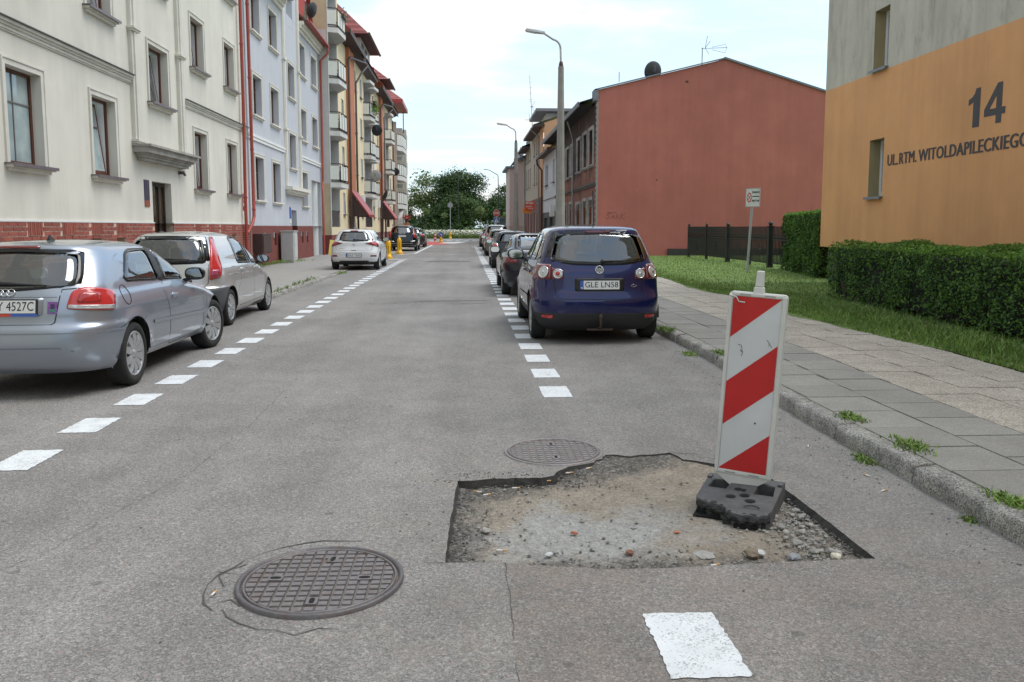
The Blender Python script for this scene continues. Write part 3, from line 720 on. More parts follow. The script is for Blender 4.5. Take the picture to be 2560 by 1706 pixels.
def tile_mat(name, c, sc=.32):
    M = Mt(name); M.set(Roughness=.5)
    w1 = M.n('ShaderNodeTexWave', wave_type='BANDS', bands_direction='Z', wave_profile='SAW'); w1.inputs['Scale'].default_value = 1 / (sc * 6.2832) * 6.28 / 1.6; M.l(M.pos(), w1.inputs[0])
    w2 = M.n('ShaderNodeTexWave', wave_type='BANDS', bands_direction='Y'); w2.inputs['Scale'].default_value = 1.5; M.l(M.pos(), w2.inputs[0])
    cc_ = M.mix(1, c, M.ramp(w1.outputs[0], [(0, .75), (.25, 1.05), (1, 1.1)]), 'MULTIPLY'); cc_ = M.mix(1, cc_, M.ramp(M.noise(1.5, 5), [(.3, .85), (.7, 1.1)]), 'MULTIPLY')
    M.color(cc_); M.bump(M.math('ADD', w1.outputs[0], w2.outputs[0]), .7, .05); return M.m
TILE_R = tile_mat('red_roof_tile', (.30, .09, .08)); REDTRIM = G('red_trim', (.36, .05, .042), .45, var=.15); SOFFIT = G('dark_soffit', (.055, .03, .024), .6, var=.3)

# ------------------------------------------------------------------ cream tenement with brick plinth (left, nearest)
CREAM = G('cream_plaster', (.69, .665, .585), .9, var=.07, vs=1.2, bump=.25, bs=140, streak=.09); CREAM2 = G('cream_trim', (.67, .65, .58), .85, var=.1, vs=2.5, streak=.12)
XL = -8.0; FL = Face('L', XL)
bw = thing('apartment_building', 'cream plastered tenement with brown windows and pale jointed brick plinth, nearest on its street side', 'building', (XL, 13.9, 0))
Y0, Y1, ZP, ZT = 13.9, 31.3, 1.645, 11.6
colsW = [(15.24, 16.46), (18.6, 19.8), (25.4, 26.57), (28.8, 29.96)]
ops = [(a, c, 2.67, 4.39) for a, c in colsW] + [(a, c, 6.22, 7.70) for a, c in colsW] + [(a, c, 9.25, 10.73) for a, c in colsW]
stair = [(22.0, 23.35, 4.72, 6.19), (22.0, 23.35, 7.72, 9.2)]
door_op = (21.9, 23.28, ZP, 2.72)
b = wall(MB(), FL, Y0, Y1, ZP, ZT, ops + stair + [door_op], .24)
b.quad((XL - .02, Y0, -.1), (XL - .02, -32, -.1), (XL - .02, -32, ZT), (XL - .02, Y0, ZT)); b.quad((XL, -32, 0), (XL - 10, -32, 0), (XL - 10, -32, ZT), (XL, -32, ZT)); b.quad((XL, Y0, ZT), (XL - 10, Y0, ZT), (XL - 10, Y1, ZT), (XL, Y1, ZT)); b.build('wall', CREAM, bw)  # includes a plain unseen wall behind the camera, added for darker car reflections
k = 0
for i, (a, c, e, g) in enumerate(ops + stair):
    lo = e < 3; st = i >= len(ops)
    window(FL, bw, a, c, e, g, rec=.22, pm=PANE_B if (lo and i < 2) else (PANE_G if i % 2 else PANE_D), cas=CREAM2, casw=.13, cd=.018, stone=CREAM2, tilt=0 if i in (0, 4, 8) else .19, bar=1 if i in (0, 1) else 0, sd=.11)
for a, c in ((Y0, 20.74), (24.44, Y1)): steps(MB(), FL, a, c, [(4.96, 4.99, .03), (4.99, 5.05, .05), (5.05, 5.10, .08), (5.10, 5.155, .12)]).build('string_course', CREAM2, bw)
for a, c in ((Y0, 20.74), (24.44, Y1)): fbox(MB(), FL, a, c, 5.157, 5.175, .0, .16).build('flashing', G('dark_flashing', (.09, .085, .08), .5, var=.2), bw)
for a in (20.76, 24.06):
    b = MB(); fbox(b, FL, a, a + .36, 3.66, ZT, .001, .09); fbox(b, FL, a + .09, a + .27, 3.66, ZT, .09, .125)
    for z in (6.22, 9.2, 3.56): fbox(b, FL, a - .03, a + .39, z, z + .05, .001, .15); fbox(b, FL, a - .06, a + .42, z + .05, z + .1, .001, .18)
    b.build('pilaster', CREAM2, bw)
b = MB(); steps(b, FL, 20.98, 24.2, [(3.18, 3.25, .2)]); steps(b, FL, 20.92, 24.26, [(3.25, 3.31, .25)]); steps(b, FL, 20.85, 24.33, [(3.31, 3.36, .30)]); steps(b, FL, 20.74, 24.44, [(3.36, 3.50, .38)]); steps(b, FL, 20.7, 24.48, [(3.5, 3.555, .46)])
b.build('door_cornice', G('stained_cornice', (.40, .385, .345), .9, var=.2, vs=3, streak=.25), bw)
b = MB(); fbox(b, FL, 23.9, 24.05, 3.02, 3.1, .0, .12); b.tube([FL.p(24.0, 3.1, .1), FL.p(24.0, 2.98, .16)], .035, 8); b.build('wall_lamp', G('dark_lamp', (.07, .07, .065), .4), bw)
# entrance door
fr = MB()
for a, c, e, g in ((21.9, 21.98, .3, 2.72), (23.2, 23.28, .3, 2.72), (21.98, 23.2, 2.62, 2.72), (22.78, 22.86, .3, 2.62)): fbox(fr, FL, a, c, e, g, -.24, -.17)
dr = fr.build('door', G('dark_door', (.035, .03, .028), .4), bw)
b = MB(); fquad(b, FL, 21.98, 22.78, .35, 2.62, -.21); fquad(b, FL, 22.86, 23.2, .35, 2.62, -.215); b.build('pane', glass_mat('door_glass', (.09, .055, .03), .06), dr)
b = MB(); fbox(b, FL, 22.7, 22.76, 1.35, 1.40, -.17, -.06); fbox(b, FL, 22.45, 22.76, 1.41, 1.44, -.09, -.06); b.build('handle', G('steel', (.5, .5, .5), .3, metal=1, var=0), dr)
b = MB(); fquad(b, FL, 22.1, 22.42, 1.72, 2.02, -.2, 0); fquad(b, FL, 22.12, 22.4, 1.86, 1.98, -.198, 1); b.build('notice', [G('notice_green', (.30, .55, .36), .6), G('notice_yellow', (.55, .60, .22), .6)], dr)
b = MB(); fbox(b, FL, 21.34, 21.66, 2.22, 2.73, .002, .02, 0); fbox(b, FL, 21.34, 21.66, 2.06, 2.219, .002, .02, 1); b.build('plaque', [G('plaque_blue', (.06, .05, .09), .4, var=.3, vs=12), G('plaque_red', (.30, .09, .05), .4, var=.3, vs=14)], bw)
b = MB(); fbox(b, FL, 30.55, 30.85, 2.15, 2.75, .002, .015, 0); fbox(b, FL, 30.6, 30.8, 2.3, 2.42, .0155, .018, 1); fbox(b, FL, 30.66, 30.74, 2.45, 2.7, .0155, .018, 1); b.build('notice_sign', [G('sign_red', (.48, .05, .04), .5), G('sign_white', (.75, .75, .74), .5)], bw)
# plinth: mortar bed with openings, bricks laid on it one by one
grp = [(15.66, 16.2), (16.97, 17.5), (18.26, 18.8), (19.53, 20.07)]; grp += [(45.2 - c, 45.2 - a) for a, c in grp]
b = wall(MB(), FL, Y0, Y1, -.1, ZP, [(a + .02, c - .02, .92, 1.38) for a, c in grp] + [(21.9, 23.28, -.1, ZP)], .3, d=.02)
b.build('plinth', MORTAR, bw)
for a, c in grp: fquad(MB(), FL, a, c, .9, 1.4, -.2).build('basement_opening', DARKIN, bw)
bcache = {}
def brick_mesh(L):
    L = round(L, 2)
    if L not in bcache: bcache[L] = MB().box(0, .010, -L / 2, L / 2, -.034, .034).mesh('brick', BRICK)
    return bcache[L]
bm_v = MB().box(0, .011, -.029, .029, -.122, .122).mesh('brick', BRICK)
for r_ in range(4):
    z = ZP - .045 - r_ * .087; cuts = sorted(([(a - .012, c + .012) for a, c in grp] if r_ < 3 else []) + [(21.88, 23.3)]); segs = []; p0 = Y0
    for a, c in cuts: segs.append((p0, a)); p0 = c
    segs.append((p0, Y1))
    for a, c in segs:
        y = Y0 + (.157 if r_ % 2 else 0) - .314
        while y < c:
            lo_, hi_ = max(a + .004, y - .143), min(c - .004, y + .143)
            if hi_ - lo_ > .04: o = obj('brick', brick_mesh(hi_ - lo_), bw); o.location = (.021 + jit(.0015), (lo_ + hi_) / 2 - Y0, z)
            y += .314
for a, c in grp:
    for k in range(7):
        o = obj('brick', bm_v, bw); o.location = (.022 + jit(.003), a + .04 + (c - a - .08) * k / 6 - Y0, ZP - .13)
b = MB(); low_ops = [(21.9, 23.28, -.1, ZP)] + [(a, c, .92, 1.30) for a, c in grp]
wall(b, FL, Y0, Y1, -.1, 1.29, low_ops, .02, d=.030); b.build('lower_brickwork', brickwork('clinker_far', (.30, .075, .05), (.24, .06, .042), (.42, .29, .22), .314, .087), bw)
b = MB(); fbox(b, FL, Y0, 21.9, ZP, ZP + .03, .0, .035); fbox(b, FL, 23.28, Y1, ZP, ZP + .03, .0, .035); b.build('plinth_edge', WHITE_F, bw)
for y, zb in ((30.55, -.1),): pipe(bw, [(-7.86, y, 12), (-7.86, y + .02, 6), (-7.86, y - .1, 3), (-7.86, y - .15, zb)], .06, clips=[(-7.86, y, 10.6), (-7.86, y, 8.0), (-7.86, y - .02, 5.2), (-7.86, y - .1, 2.6)])
b = MB().tube([(-7.86, 31.0, 12), (-7.86, 31.05, .2)], .02, 6); b.build('cable_pipe', GPIPE, bw)

# ------------------------------------------------------------------ blue grey tenement
BLUE = G('blue_plaster', (.53, .545, .585), .9, var=.05, vs=1.2, bump=.2, bs=140, streak=.05); CR3 = G('ivory_trim', (.74, .71, .63), .8, var=.08, streak=.08)
bb = thing('apartment_building', 'pale blue grey tenement with ivory window surrounds and dark red plinth beside the cream one', 'building', (XL, 31.3, 0))
Y0, Y1, ZP, ZT = 31.3, 47.15, 1.6, 11.15
cB = [(32.5, 33.85), (35.4, 36.85), (41.7, 43.1), (44.8, 46.3)]; sB = (38.95, 40.35)
opsB = [(a, c, 2.6, 4.25) for a, c in cB[:3]] + [(a, c, 5.83, 7.33) for a, c in cB] + [(a, c, 8.97, 10.48) for a, c in cB] + [sB + (4.28, 5.84), sB + (7.48, 9.0)]
ent = (39.0, 40.2, .05, 2.33); pas = (44.25, 47.0, -.1, 4.0)
b = wall(MB(), FL, Y0, Y1, ZP, ZT, opsB + [(39.0, 40.2, ZP, 2.33), (44.25, 47.0, ZP, 4.0)], .3)
wall(b, FL, 37.8, 41.5, ZT, 13.2, [sB + (10.68, 12.1)], .3, d=.004); b.quad((XL - 10, Y0, 4), (XL, Y0, 4), (XL, Y0, ZT), (XL - 10, Y0, ZT)); b.quad((XL - 10, Y1, 0), (XL, Y1, 0), (XL, Y1, ZT), (XL - 10, Y1, ZT))
b.build('wall', BLUE, bb)
for i, (a, c, e, g) in enumerate(opsB): window(FL, bb, a, c, e, g, rec=.26, pm=PANE_G if i % 3 else PANE_D, cas=CR3, casw=.13, stone=CR3, sill=None, sd=.09, bar=1 if i in (0, 3, 7) else 0)
W_ = G('white_band', (.74, .74, .72), .8, var=.05)
for a, c in ((Y0, 37.8), (41.5, Y1)): steps(MB(), FL, a, c, [(4.83, 4.92, .05), (4.92, 4.95, .03), (4.95, 5.05, .07)]).build('string_course', W_, bb)
for a in (37.85, 41.15):
    b = MB(); fbox(b, FL, a, a + .34, 3.4, 13.2, .001, .07); fbox(b, FL, a + .09, a + .25, 3.4, 13.2, .07, .10)
    for z in (8.9, 5.85): fbox(b, FL, a - .04, a + .38, z, z + .1, .001, .14)
    b.build('pilaster', CR3, bb)
b = MB(); steps(b, FL, 38.0, 41.9, [(3.02, 3.1, .16)]); steps(b, FL, 37.9, 42.0, [(3.1, 3.22, .24)]); steps(b, FL, 37.8, 42.1, [(3.22, 3.38, .34)]); b.build('door_cornice', CR3, bb)
for a, c in ((Y0, 37.8), (41.5, Y1)): steps(MB(), FL, a, c, [(10.95, 11.1, .1), (11.1, 11.25, .2), (11.25, 11.42, .3)]).build('eaves_cornice', CR3, bb)
b = MB()
for a, c in ((Y0, 37.7), (41.6, Y1 + .1)): b.add([(-7.5, a, 11.42), (-7.5, c, 11.42), (-11, c, 14.6), (-11, a, 14.6)], [(0, 1, 2, 3)]); b.quad((-7.5, a, 11.42), (-7.5, c, 11.42), (-8, c, 11.42), (-8, a, 11.42))
rf = b.build('roof', TILE_R, bb)
b = MB()
for a, c in ((Y0, 37.7), (41.6, Y1 + .1)): MB().tube([(-7.45, a, 11.43), (-7.45, c, 11.43)], .08, 8).build('gutter', REDTRIM, rf)
b = MB(); b.add([(-8.3, 43.8, 12.2), (-8.3, 46.4, 12.2), (-8.3, 45.1, 14.2), (-11, 45.1, 14.2)], [(0, 1, 2)], 1); b.add([(-8.1, 43.5, 11.95), (-8.1, 45.1, 14.5), (-11.5, 45.1, 14.5), (-11.5, 43.5, 11.95)], [(0, 1, 2, 3)], 0); b.add([(-8.1, 46.7, 11.95), (-8.1, 45.1, 14.5), (-11.5, 45.1, 14.5), (-11.5, 46.7, 11.95)], [(0, 1, 2, 3)], 0)
b.add([(-8.25, 44.5, 12.3), (-8.25, 45.7, 12.3), (-8.25, 45.7, 13.3), (-8.25, 44.5, 13.3)], [(0, 1, 2, 3)], 2); b.build('dormer', [REDTRIM, W_, PANE_D], rf)
# plinth of dark red clinker with slot openings
DKB = brickwork('dark_clinker', (.235, .055, .042), (.20, .048, .038), (.15, .06, .05), .25, .062, .12)
sl_ = [(33.0, 33.4), (33.75, 34.15), (35.3, 35.7), (36.8, 37.2), (41.15, 41.55), (42.45, 42.8)]
b = wall(MB(), FL, Y0, 44.25, -.1, ZP, [(a, c, .78, 1.3) for a, c in sl_] + [(39.0, 40.2, -.1, ZP)], .25, d=.03, m=0); b.quad((XL + .03, 44.25, -.1), (XL - 3, 44.25, -.1), (XL - 3, 44.25, ZP), (XL + .03, 44.25, ZP)); b.build('plinth', DKB, bb)
for a, c in sl_: fquad(MB(), FL, a, c, .75, 1.35, -.2).build('basement_opening', DARKIN, bb)
for a, c in sl_[1:]: fbox(MB(), FL, a - .3, a - .12, 1.1, 1.32, .031, .07).build('vent_cover', GPIPE, bb)
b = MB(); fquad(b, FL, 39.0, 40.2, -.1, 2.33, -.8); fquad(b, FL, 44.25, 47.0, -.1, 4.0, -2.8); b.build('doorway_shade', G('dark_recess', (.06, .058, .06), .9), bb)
b = MB(); fbox(b, FL, 39.0, 40.2, -.1, 1.45, -.4, -.2); b.build('stair_wall', DKB, bb)
b = MB(); b.lathe([(.24, -.1), (.24, 3.99)], 20, T=Matrix.Translation((XL - .3, 46.3, 0))); b.build('column', W_, bb)
b = MB(); fbox(b, FL, 38.55, 38.85, 1.95, 2.45, .002, .02); b.build('number_plate', G('plate_blue', (.05, .12, .45), .4), bb)
b = MB(); fbox(b, FL, 38.55, 38.85, 1.72, 1.9, .002, .018); b.build('notice', W_, bb)
pipe(bb, [(-7.84, 31.45, 12), (-7.84, 31.5, 4), (-7.84, 31.5, 1.95), (-7.84, 31.3, 1.72), (-7.84, 30.5, 1.32)], .06, clips=[(-7.84, 31.45, 9.6), (-7.84, 31.47, 7), (-7.84, 31.5, 4.4), (-7.84, 31.5, 2.2)])
pipe(bb, [(-7.45, 47.05, 11.4), (-7.45, 47.0, 11.0), (-7.85, 46.95, 10.6), (-7.85, 46.95, 4.1), (-7.85, 46.7, 3.8), (-7.75, 46.2, 3.55), (-7.75, 46.2, 0)], .06)
def dish(x, y, z, r, rot, label, c, tilt=-70, stick=True):
    o = thing('satellite_dish', label, 'satellite dish', (x, y, z), group='satellite dishes on the left facades' if x < 0 else None)
    T = Matrix.Translation((x, y, z)) @ Matrix.Rotation(R(rot), 4, 'Z') @ Matrix.Rotation(R(tilt), 4, 'X')
    MB().lathe([(r, .0), (r * .98, -.01), (r * .7, -r * .14), (r * .35, -r * .22), (.01, -r * .25)], 22, T=T @ Matrix.Diagonal((.92, 1, 1, 1)), cap=False).build('reflector', G('dish_%s' % ('dark' if c[0] < .2 else 'pale'), c, .45, var=.1), o)
    b = MB().tube([T @ Vector((0, -r * .9, -.03)), T @ Vector((0, -r * .5, r * .75)), T @ Vector((0, -.05, r * .95))], .012, 6); b.tube([T @ Vector((0, -.08, r * .93)), T @ Vector((0, .06, r * 1.0))], .035, 8)
    b.tube([T @ Vector((0, 0, -r * .2)), T @ Vector((0, -.05, -r * .55)), T @ Vector((-.1, -.3, -r * .75))], .022, 6); b.build('feed_arm', G('dish_arm', (.18, .18, .18), .5), o); return o
dish(-7.75, 44.2, 12.6, .40, 62, 'black satellite dish by the dormer on the red roof of the blue grey house', (.03, .03, .032))

# ------------------------------------------------------------------ yellow apartment block with balconies
XC = -7.5; FC = Face('L', XC)
YEL = G('yellow_plaster', (.82, .70, .46), .9, var=.06, vs=1.0, bump=.2, bs=120, streak=.07); ORA = G('terracotta_plaster', (.50, .185, .09), .85, var=.08, streak=.05); LG = G('light_grey_plaster', (.60, .59, .56), .9, var=.08, streak=.06)
CON = G('balcony_concrete', (.66, .66, .62), .85, var=.08, vs=2, streak=.1); PAN = G('balcony_panel', (.68, .69, .62), .6, var=.05); RAIL = G('brown_railing', (.055, .022, .018), .5, var=.2)
by = thing('apartment_building', 'yellow apartment block with white angled balconies, terracotta stripes and red awnings', 'building', (XC, 47.2, 0))
Y0, Y1 = 47.2, 88.5; FZ = [1.0, 4.05, 6.9, 9.75, 12.5]
log = [(47.32, 50.7), (63.2, 68.3), (80.2, 83.8)]; wC = [(52.05, 53.0), (58.4, 59.1), (61.25, 62.45), (69.0, 70.2), (72.6, 73.5), (78.4, 79.2), (84.6, 85.6)]
ops = []
for a, c in log:
    for i in range(4): ops.append((a, c, FZ[i] + (.55 if i == 0 else .06), FZ[i + 1] - .22))
ops.append((47.32, 50.7, 12.6, 15))
wops = [(a, c, z + 1.28, z + 2.62) for z in (1.05, 3.88, 6.75) for a, c in wC] + [(a, c, 10.85, 12.2) for a, c in wC[1:5]]
b = wall(MB(), FC, Y0, Y1, 1.1, 13.1, ops + wops, .0)
wall(b, FC, Y0, 51.2, 13.1, 15.6, [(47.32, 50.7, 13.1, 15)], 0)
b.build('wall', YEL, by)
b = MB(); b.quad((XC, Y0, 9.0), (XC - 1.4, Y0, 9.0), (XC - 1.4, Y0, 12.35), (XC, Y0, 12.35)); b.quad((XC, Y0, 3.97), (XC - 1.4, Y0, 3.97), (XC - 1.4, Y0, 9.0), (XC, Y0, 9.0)); b.build('grey_end_wall', LG, by)
OCH = G('ochre_plaster', (.58, .48, .31), .9, var=.12, vs=2, streak=.1); b = MB(); b.quad((XC, Y0, 12.35), (XC - 4, Y0, 12.35), (XC - 4, Y0, 15.6), (XC, Y0, 15.6)); b.build('yellow_end_wall', OCH, by); b = MB(); b.quad((XC, Y0, 1.1), (XC - .9, Y0, 1.1), (XC - .9, Y0, 3.97), (XC, Y0, 3.97)); b.quad((XC - .9, Y0, -.1), (XC - .9, 47.2, 3.97), (XC - .9, 47.9, 3.97), (XC - .9, 47.9, -.1)); b.build('yellow_end_wall', OCH, by)
PL = G('red_brown_plinth', (.20, .048, .04), .7, var=.25, vs=3); b = MB(); fquad(b, FC, Y0, Y1, -.1, 1.1, .02); b.quad((XC + .02, Y0, -.1), (XC - .9, Y0, -.1), (XC - .9, Y0, 1.1), (XC + .02, Y0, 1.1)); b.build('plinth', PL, by)
LGM = G('loggia_grey', (.56, .56, .55), .9, var=.06)
for a, c, e, g in ops:   # loggia linings
    b = MB()
    for (p0, q0), (p1, q1) in ([(a, e), (a, g)], [(c, e), (c, g)], [(a, g), (c, g)], [(a, e), (c, e)]): b.add([FC.p(p0, q0), FC.p(p1, q1), FC.p(p1, q1, -1.3), FC.p(p0, q0, -1.3)], [(0, 1, 2, 3)])
    fquad(b, FC, a, c, e, g, -1.3); b.build('loggia', LGM, by)
for a, c, e, g in ops:
    window(Face('L', XC - 1.29), by, a + .5, min(c - .4, a + 2.6), e + .15, g - .35, rec=.0, fm=WHITE_F, pm=PANE_D, sill=None, mull=1)
for i, (a, c, e, g) in enumerate(wops):
    w = window(FC, by, a, c, e, g, rec=.1, fm=WHITE_F, pm=PANE_G if i % 3 else PANE_B, sill=SILLM, sd=.06, fw=.09, mull=1 if c - a > .8 else 0)
    if i in (2, 10, 3, 4): b = MB(); fbox(b, FC, a - .05, c + .05, g - .45, g + .22, -.06, .14); b.build('shutter_box', WHITE_F, w)
for a in (Y0, 63.2, 80.2): fbox(MB(), FC, a - .02, a + .12, 1.1, 15.6 if a < 50 else 12.6, 0, .04).build('white_edge', CON, by)
def railing(par, pts, z, h=1.0, panels=True, dense=False):
    """balcony front along the plan points: rails and posts, cream infill panels"""
    rb = MB(); pbs = []
    for p, q in zip(pts[:-1], pts[1:]):
        rb.tube([(p[0], p[1], z + h), (q[0], q[1], z + h)], .03, 6); rb.tube([(p[0], p[1], z + .1), (q[0], q[1], z + .1)], .025, 6)
        L = math.dist(p, q); n = max(1, round(L / .55))
        for k in range(n + 1):
            t = k / n; x, y = p[0] + (q[0] - p[0]) * t, p[1] + (q[1] - p[1]) * t; rb.box(x - .022, x + .022, y - .022, y + .022, z, z + h)
        if panels:
            m_ = n if L > .9 else 1
            for k in range(m_):
                t0, t1 = (k + .1) / m_, (k + .9) / m_; d = (-(q[1] - p[1]) / L * -.03, (q[0] - p[0]) / L * -.03)
                c4 = [(p[0] + (q[0] - p[0]) * t + d[0] * s_, p[1] + (q[1] - p[1]) * t + d[1] * s_) for t, s_ in ((t0, 1), (t1, 1), (t1, .5), (t0, .5))]
                pbs.append(MB().prism(c4, z + .12, z + h - .12))
    r_ = rb.build('railing', RAIL, par)
    for pb in pbs: pb.build('panel', PAN, par)
def balcony(par, plan, z, th=.28, h=1.0, name='balcony'):
    s_ = MB().prism(plan, z - th, z).build(name, CON, par)
    b = MB().prism([(x + (.03 if x > XC else 0), y) for x, y in plan], z + .001, z + .03); b.build('edge_tile', RAIL, s_)
    railing(s_, [(x - .05 * (x > XC), y) for x, y in plan], z + .03, h); return s_
for z in FZ[1:]:
    balcony(by, [(XC + .003, 47.25), (-6.92, 47.45), (-6.78, 49.35), (XC + .003, 50.85)], z)
b = MB()
for (a, c) in (log[0], log[1], log[2]):   # ground floor grilles
    for k in range(int((c - a) / .35)): fbox(b, FC, a + .1 + k * .35, a + .14 + k * .35, 1.55, 2.5, -.03, .0)
    fbox(b, FC, a, c, 2.46, 2.5, -.03, .0)
b.build('grille', RAIL, by)
for z in FZ[1:4]:
    balcony(by, [(XC + .003, 63.1), (-6.95, 63.2), (-6.78, 64.8), (XC + .003, 65.9)], z); balcony(by, [(XC + .003, 66.0), (-6.95, 66.1), (-6.78, 67.5), (XC + .003, 68.6)], z)
    balcony(by, [(XC + .003, 80.1), (-6.9, 80.3), (-6.75, 82.2), (XC + .003, 83.9)], z)
for a, z in ((63.1, 12.2), (66, 12.2), (80.1, 12.1)): MB().prism([(XC, a), (-6.95, a + .1), (-6.8, a + 1.7), (XC, a + 2.8)], z, z + .2).build('canopy_slab', CON, by)
for a, c in ((54.3, 56.7), (74.4, 76.2)):
    b = MB(); fbox(b, FC, a, c, 3.2, 12.9, .001, .22); fbox(b, FC, a, c, 12.9, 13.2, .001, .2); b.build('terracotta_pilaster', ORA, by)
for pts in ([(-7.25, 53.9, 0), (-7.25, 53.9, 12.0), (-7.2, 54.3, 12.25), (-6.75, 58.8, 12.75)], [(-7.3, 57.6, 0), (-7.3, 57.6, 11.2), (-7.0, 59, 12.2), (-6.8, 60.5, 12.9)], [(-7.25, 73.9, 0), (-7.25, 73.9, 11.8), (-7.1, 74.8, 12.3), (-6.75, 80, 12.8)], [(-7.3, 77.4, 0), (-7.3, 77.4, 11.5), (-6.8, 80.5, 12.6)], [(-7.35, 87, 0), (-7.35, 87, 12.4)]): pipe(by, pts, .07, BPIPE)
for a, c in ((54.15, 57.45), (74.2, 77.3)):   # sloping red entrance canopies
    b = MB(); b.add([(XC + .2, a, 3.95), (XC + .2, c, 3.95), (-6.15, c - .1, 2.35), (-6.15, a, 2.35), (XC + .2, a, 3.8), (XC + .2, c, 3.8), (-6.15, c - .1, 2.2), (-6.15, a, 2.2)], [(0, 1, 2, 3), (4, 7, 6, 5), (3, 2, 6, 7), (0, 3, 7, 4), (1, 5, 6, 2)], 0)
    aw = b.build('awning', REDTRIM, by); b = MB(); b.add([(XC + .19, a + .03, 3.8), (-6.2, a + .03, 2.22), (XC + .19, a + .03, 2.22)], [(0, 1, 2)]); b.build('cheek', SOFFIT, aw); b = MB(); b.add([(XC + .19, c - .03, 3.8), (-6.2, c - .13, 2.22), (XC + .19, c - .03, 2.22)], [(0, 1, 2)]); b.build('cheek', SOFFIT, aw)
    dm = MB(); fbox(dm, FC, a + .6, a + 2.2, .1, 2.25, .002, .06); dm.build('door', G('red_door', (.16, .035, .03), .5, var=.3), by); b = MB(); fbox(b, FC, a + 2.25, a + 3.0, .1, 2.25, .002, .05); b.build('door_side', W_, by)
# roofs
def hip(b, x0, x1, y0, y1, z, ax, ay, az, m=0, by0=0.0):
    c = [(x1, y0, z), (x1, y1, z), (x0, y1, z), (x0, y0, z)]; a0 = (ax, ay, az); a1 = (ax, y1 - (ay - y0), az)
    b.add(c + [a0, a1], [(3, 0, 4), (0, 1, 5, 4), (1, 2, 5), (2, 3, 4, 5)], m)
b = MB(); z = 13.25
b.add([(-6.75, 50.9, z), (-6.75, 88.6, z), (-10.5, 88.6, 16.2), (-10.5, 50.9, 16.2)], [(0, 1, 2, 3)])
rf = b.build('roof', TILE_R, by)
b = MB()
for y0, y1 in ((50.95, 58.9), (57.5, 68.0), (70.5, 80.6), (80.7, 88.6)):
    x1 = -6.72 if y0 in (50.95, 70.5) else -6.9
    b.quad((x1, y0, z - .12), (x1, y1, z - .12), (XC - .1, y1, z - .42), (XC - .1, y0, z - .42), 0); b.box(x1 - .02, x1 + .03, y0, y1, z - .28, z + .03, 0)
    b.add([(x1 - .03, y0 - .01, z - .2), (x1 - .03, y0 - .01, z + .02), (-9, y0 - .01, z + 1.9), (-9, y0 - .01, z + 1.5)], [(0, 1, 2, 3)], 1)
b.build('eaves', [SOFFIT, REDTRIM], rf)
for i, (y0, y1, ze, zr) in enumerate(((60.2, 67.6, 15.05, 18.6), (75.6, 81.2, 14.6, 17.4))):
    b = MB(); b.box(-10.5, -7.35, y0 + .9, y1 - .7, 13.0, ze - .05, 0); b.box(-7.34, -7.30, y0 + 1.2, y0 + 2.4, 13.6, ze - .35, 2); b.box(-7.34, -7.30, y0 + 3.2, y0 + 4.6, 13.6, ze - .35, 2); b.quad((-10.5, y0, ze - .03), (-6.7, y0, ze - .03), (-6.7, y1, ze - .03), (-10.5, y1, ze - .03), 1)
    d = b.build('dormer', [ORA if i else LG, SOFFIT, PANE_G], rf); b = MB(); hip(b, -13, -6.65, y0 - .1, y1 + .1, ze, -10.2, y0 + 1.8, zr); b.build('dormer_roof', TILE_R, d)
    b = MB().tube([(-6.62, y0 - .1, ze), (-6.62, y1 + .1, ze)], .09, 8); b.build('gutter', BPIPE, d)
b = MB().box(-7.6, -7.2, 68.6, 69.2, 13.5, 14.3); b.build('chimney', REDTRIM, rf)
dish(-6.75, 65.6, 9.0, .45, 12, 'large black satellite dish on the top balcony above hanging flowers', (.03, .03, .032)); dish(-6.7, 63.6, 5.4, .45, 8, 'pale grey satellite dish on the middle yellow block balcony', (.42, .42, .41)); dish(-6.5, 68.7, 4.1, .5, 75, 'black satellite dish seen edge on below the second balcony stack', (.03, .03, .032)); dish(-6.7, 82.0, 6.9, .4, 5, 'small black satellite dish on the farther balcony stack', (.03, .03, .032))
# ------------------------------------------------------------------ last block at the corner
bd = thing('apartment_building', 'pinkish beige corner block with cream curved balconies and bright red roof, last in its row', 'building', (-8, 88.5, 0))
PINKB = G('pink_beige_plaster', (.50, .41, .36), .9, var=.06, streak=.05); CRD = G('cream_block', (.62, .60, .50), .9, var=.05)
b = MB(); b.box(-14, -8.1, 88.5, 98, 0, 12.6, 0); b.box(-9, -6.65, 96.4, 98, 0, 12.6, 1); b.box(-7.5, -7.1, 88.49, 88.7, 1, 12.5, 0); b.build('wall', [PINKB, CRD], bd)
for z in (3.95, 6.95, 10.05):
    s_ = MB().prism([(-8.1, 88.9), (-7.05, 88.9), (-6.55, 90.6), (-6.5, 94.5), (-8.1, 96.3)], z - .45, z).build('balcony', CON, bd); railing(s_, [(-8.1, 88.95), (-7.1, 88.95), (-6.6, 90.6), (-6.55, 94.5)], z, 1.3)
    b = MB(); b.box(-8.1, -6.8, 92.8, 93.2, z + 1.9, z + 2.3); b.build('lintel', CON, bd)
    w = window(Face('L', -8.09), bd, 90, 92, z + .2, z + 2.2, rec=0, fm=WHITE_F, pm=PANE_D, sill=None, mull=1); window(Face('L', -6.64), bd, 96.7, 97.6, z + .6, z + 2.0, rec=0, fm=WHITE_F, pm=PANE_D, sill=None)
b = MB(); 
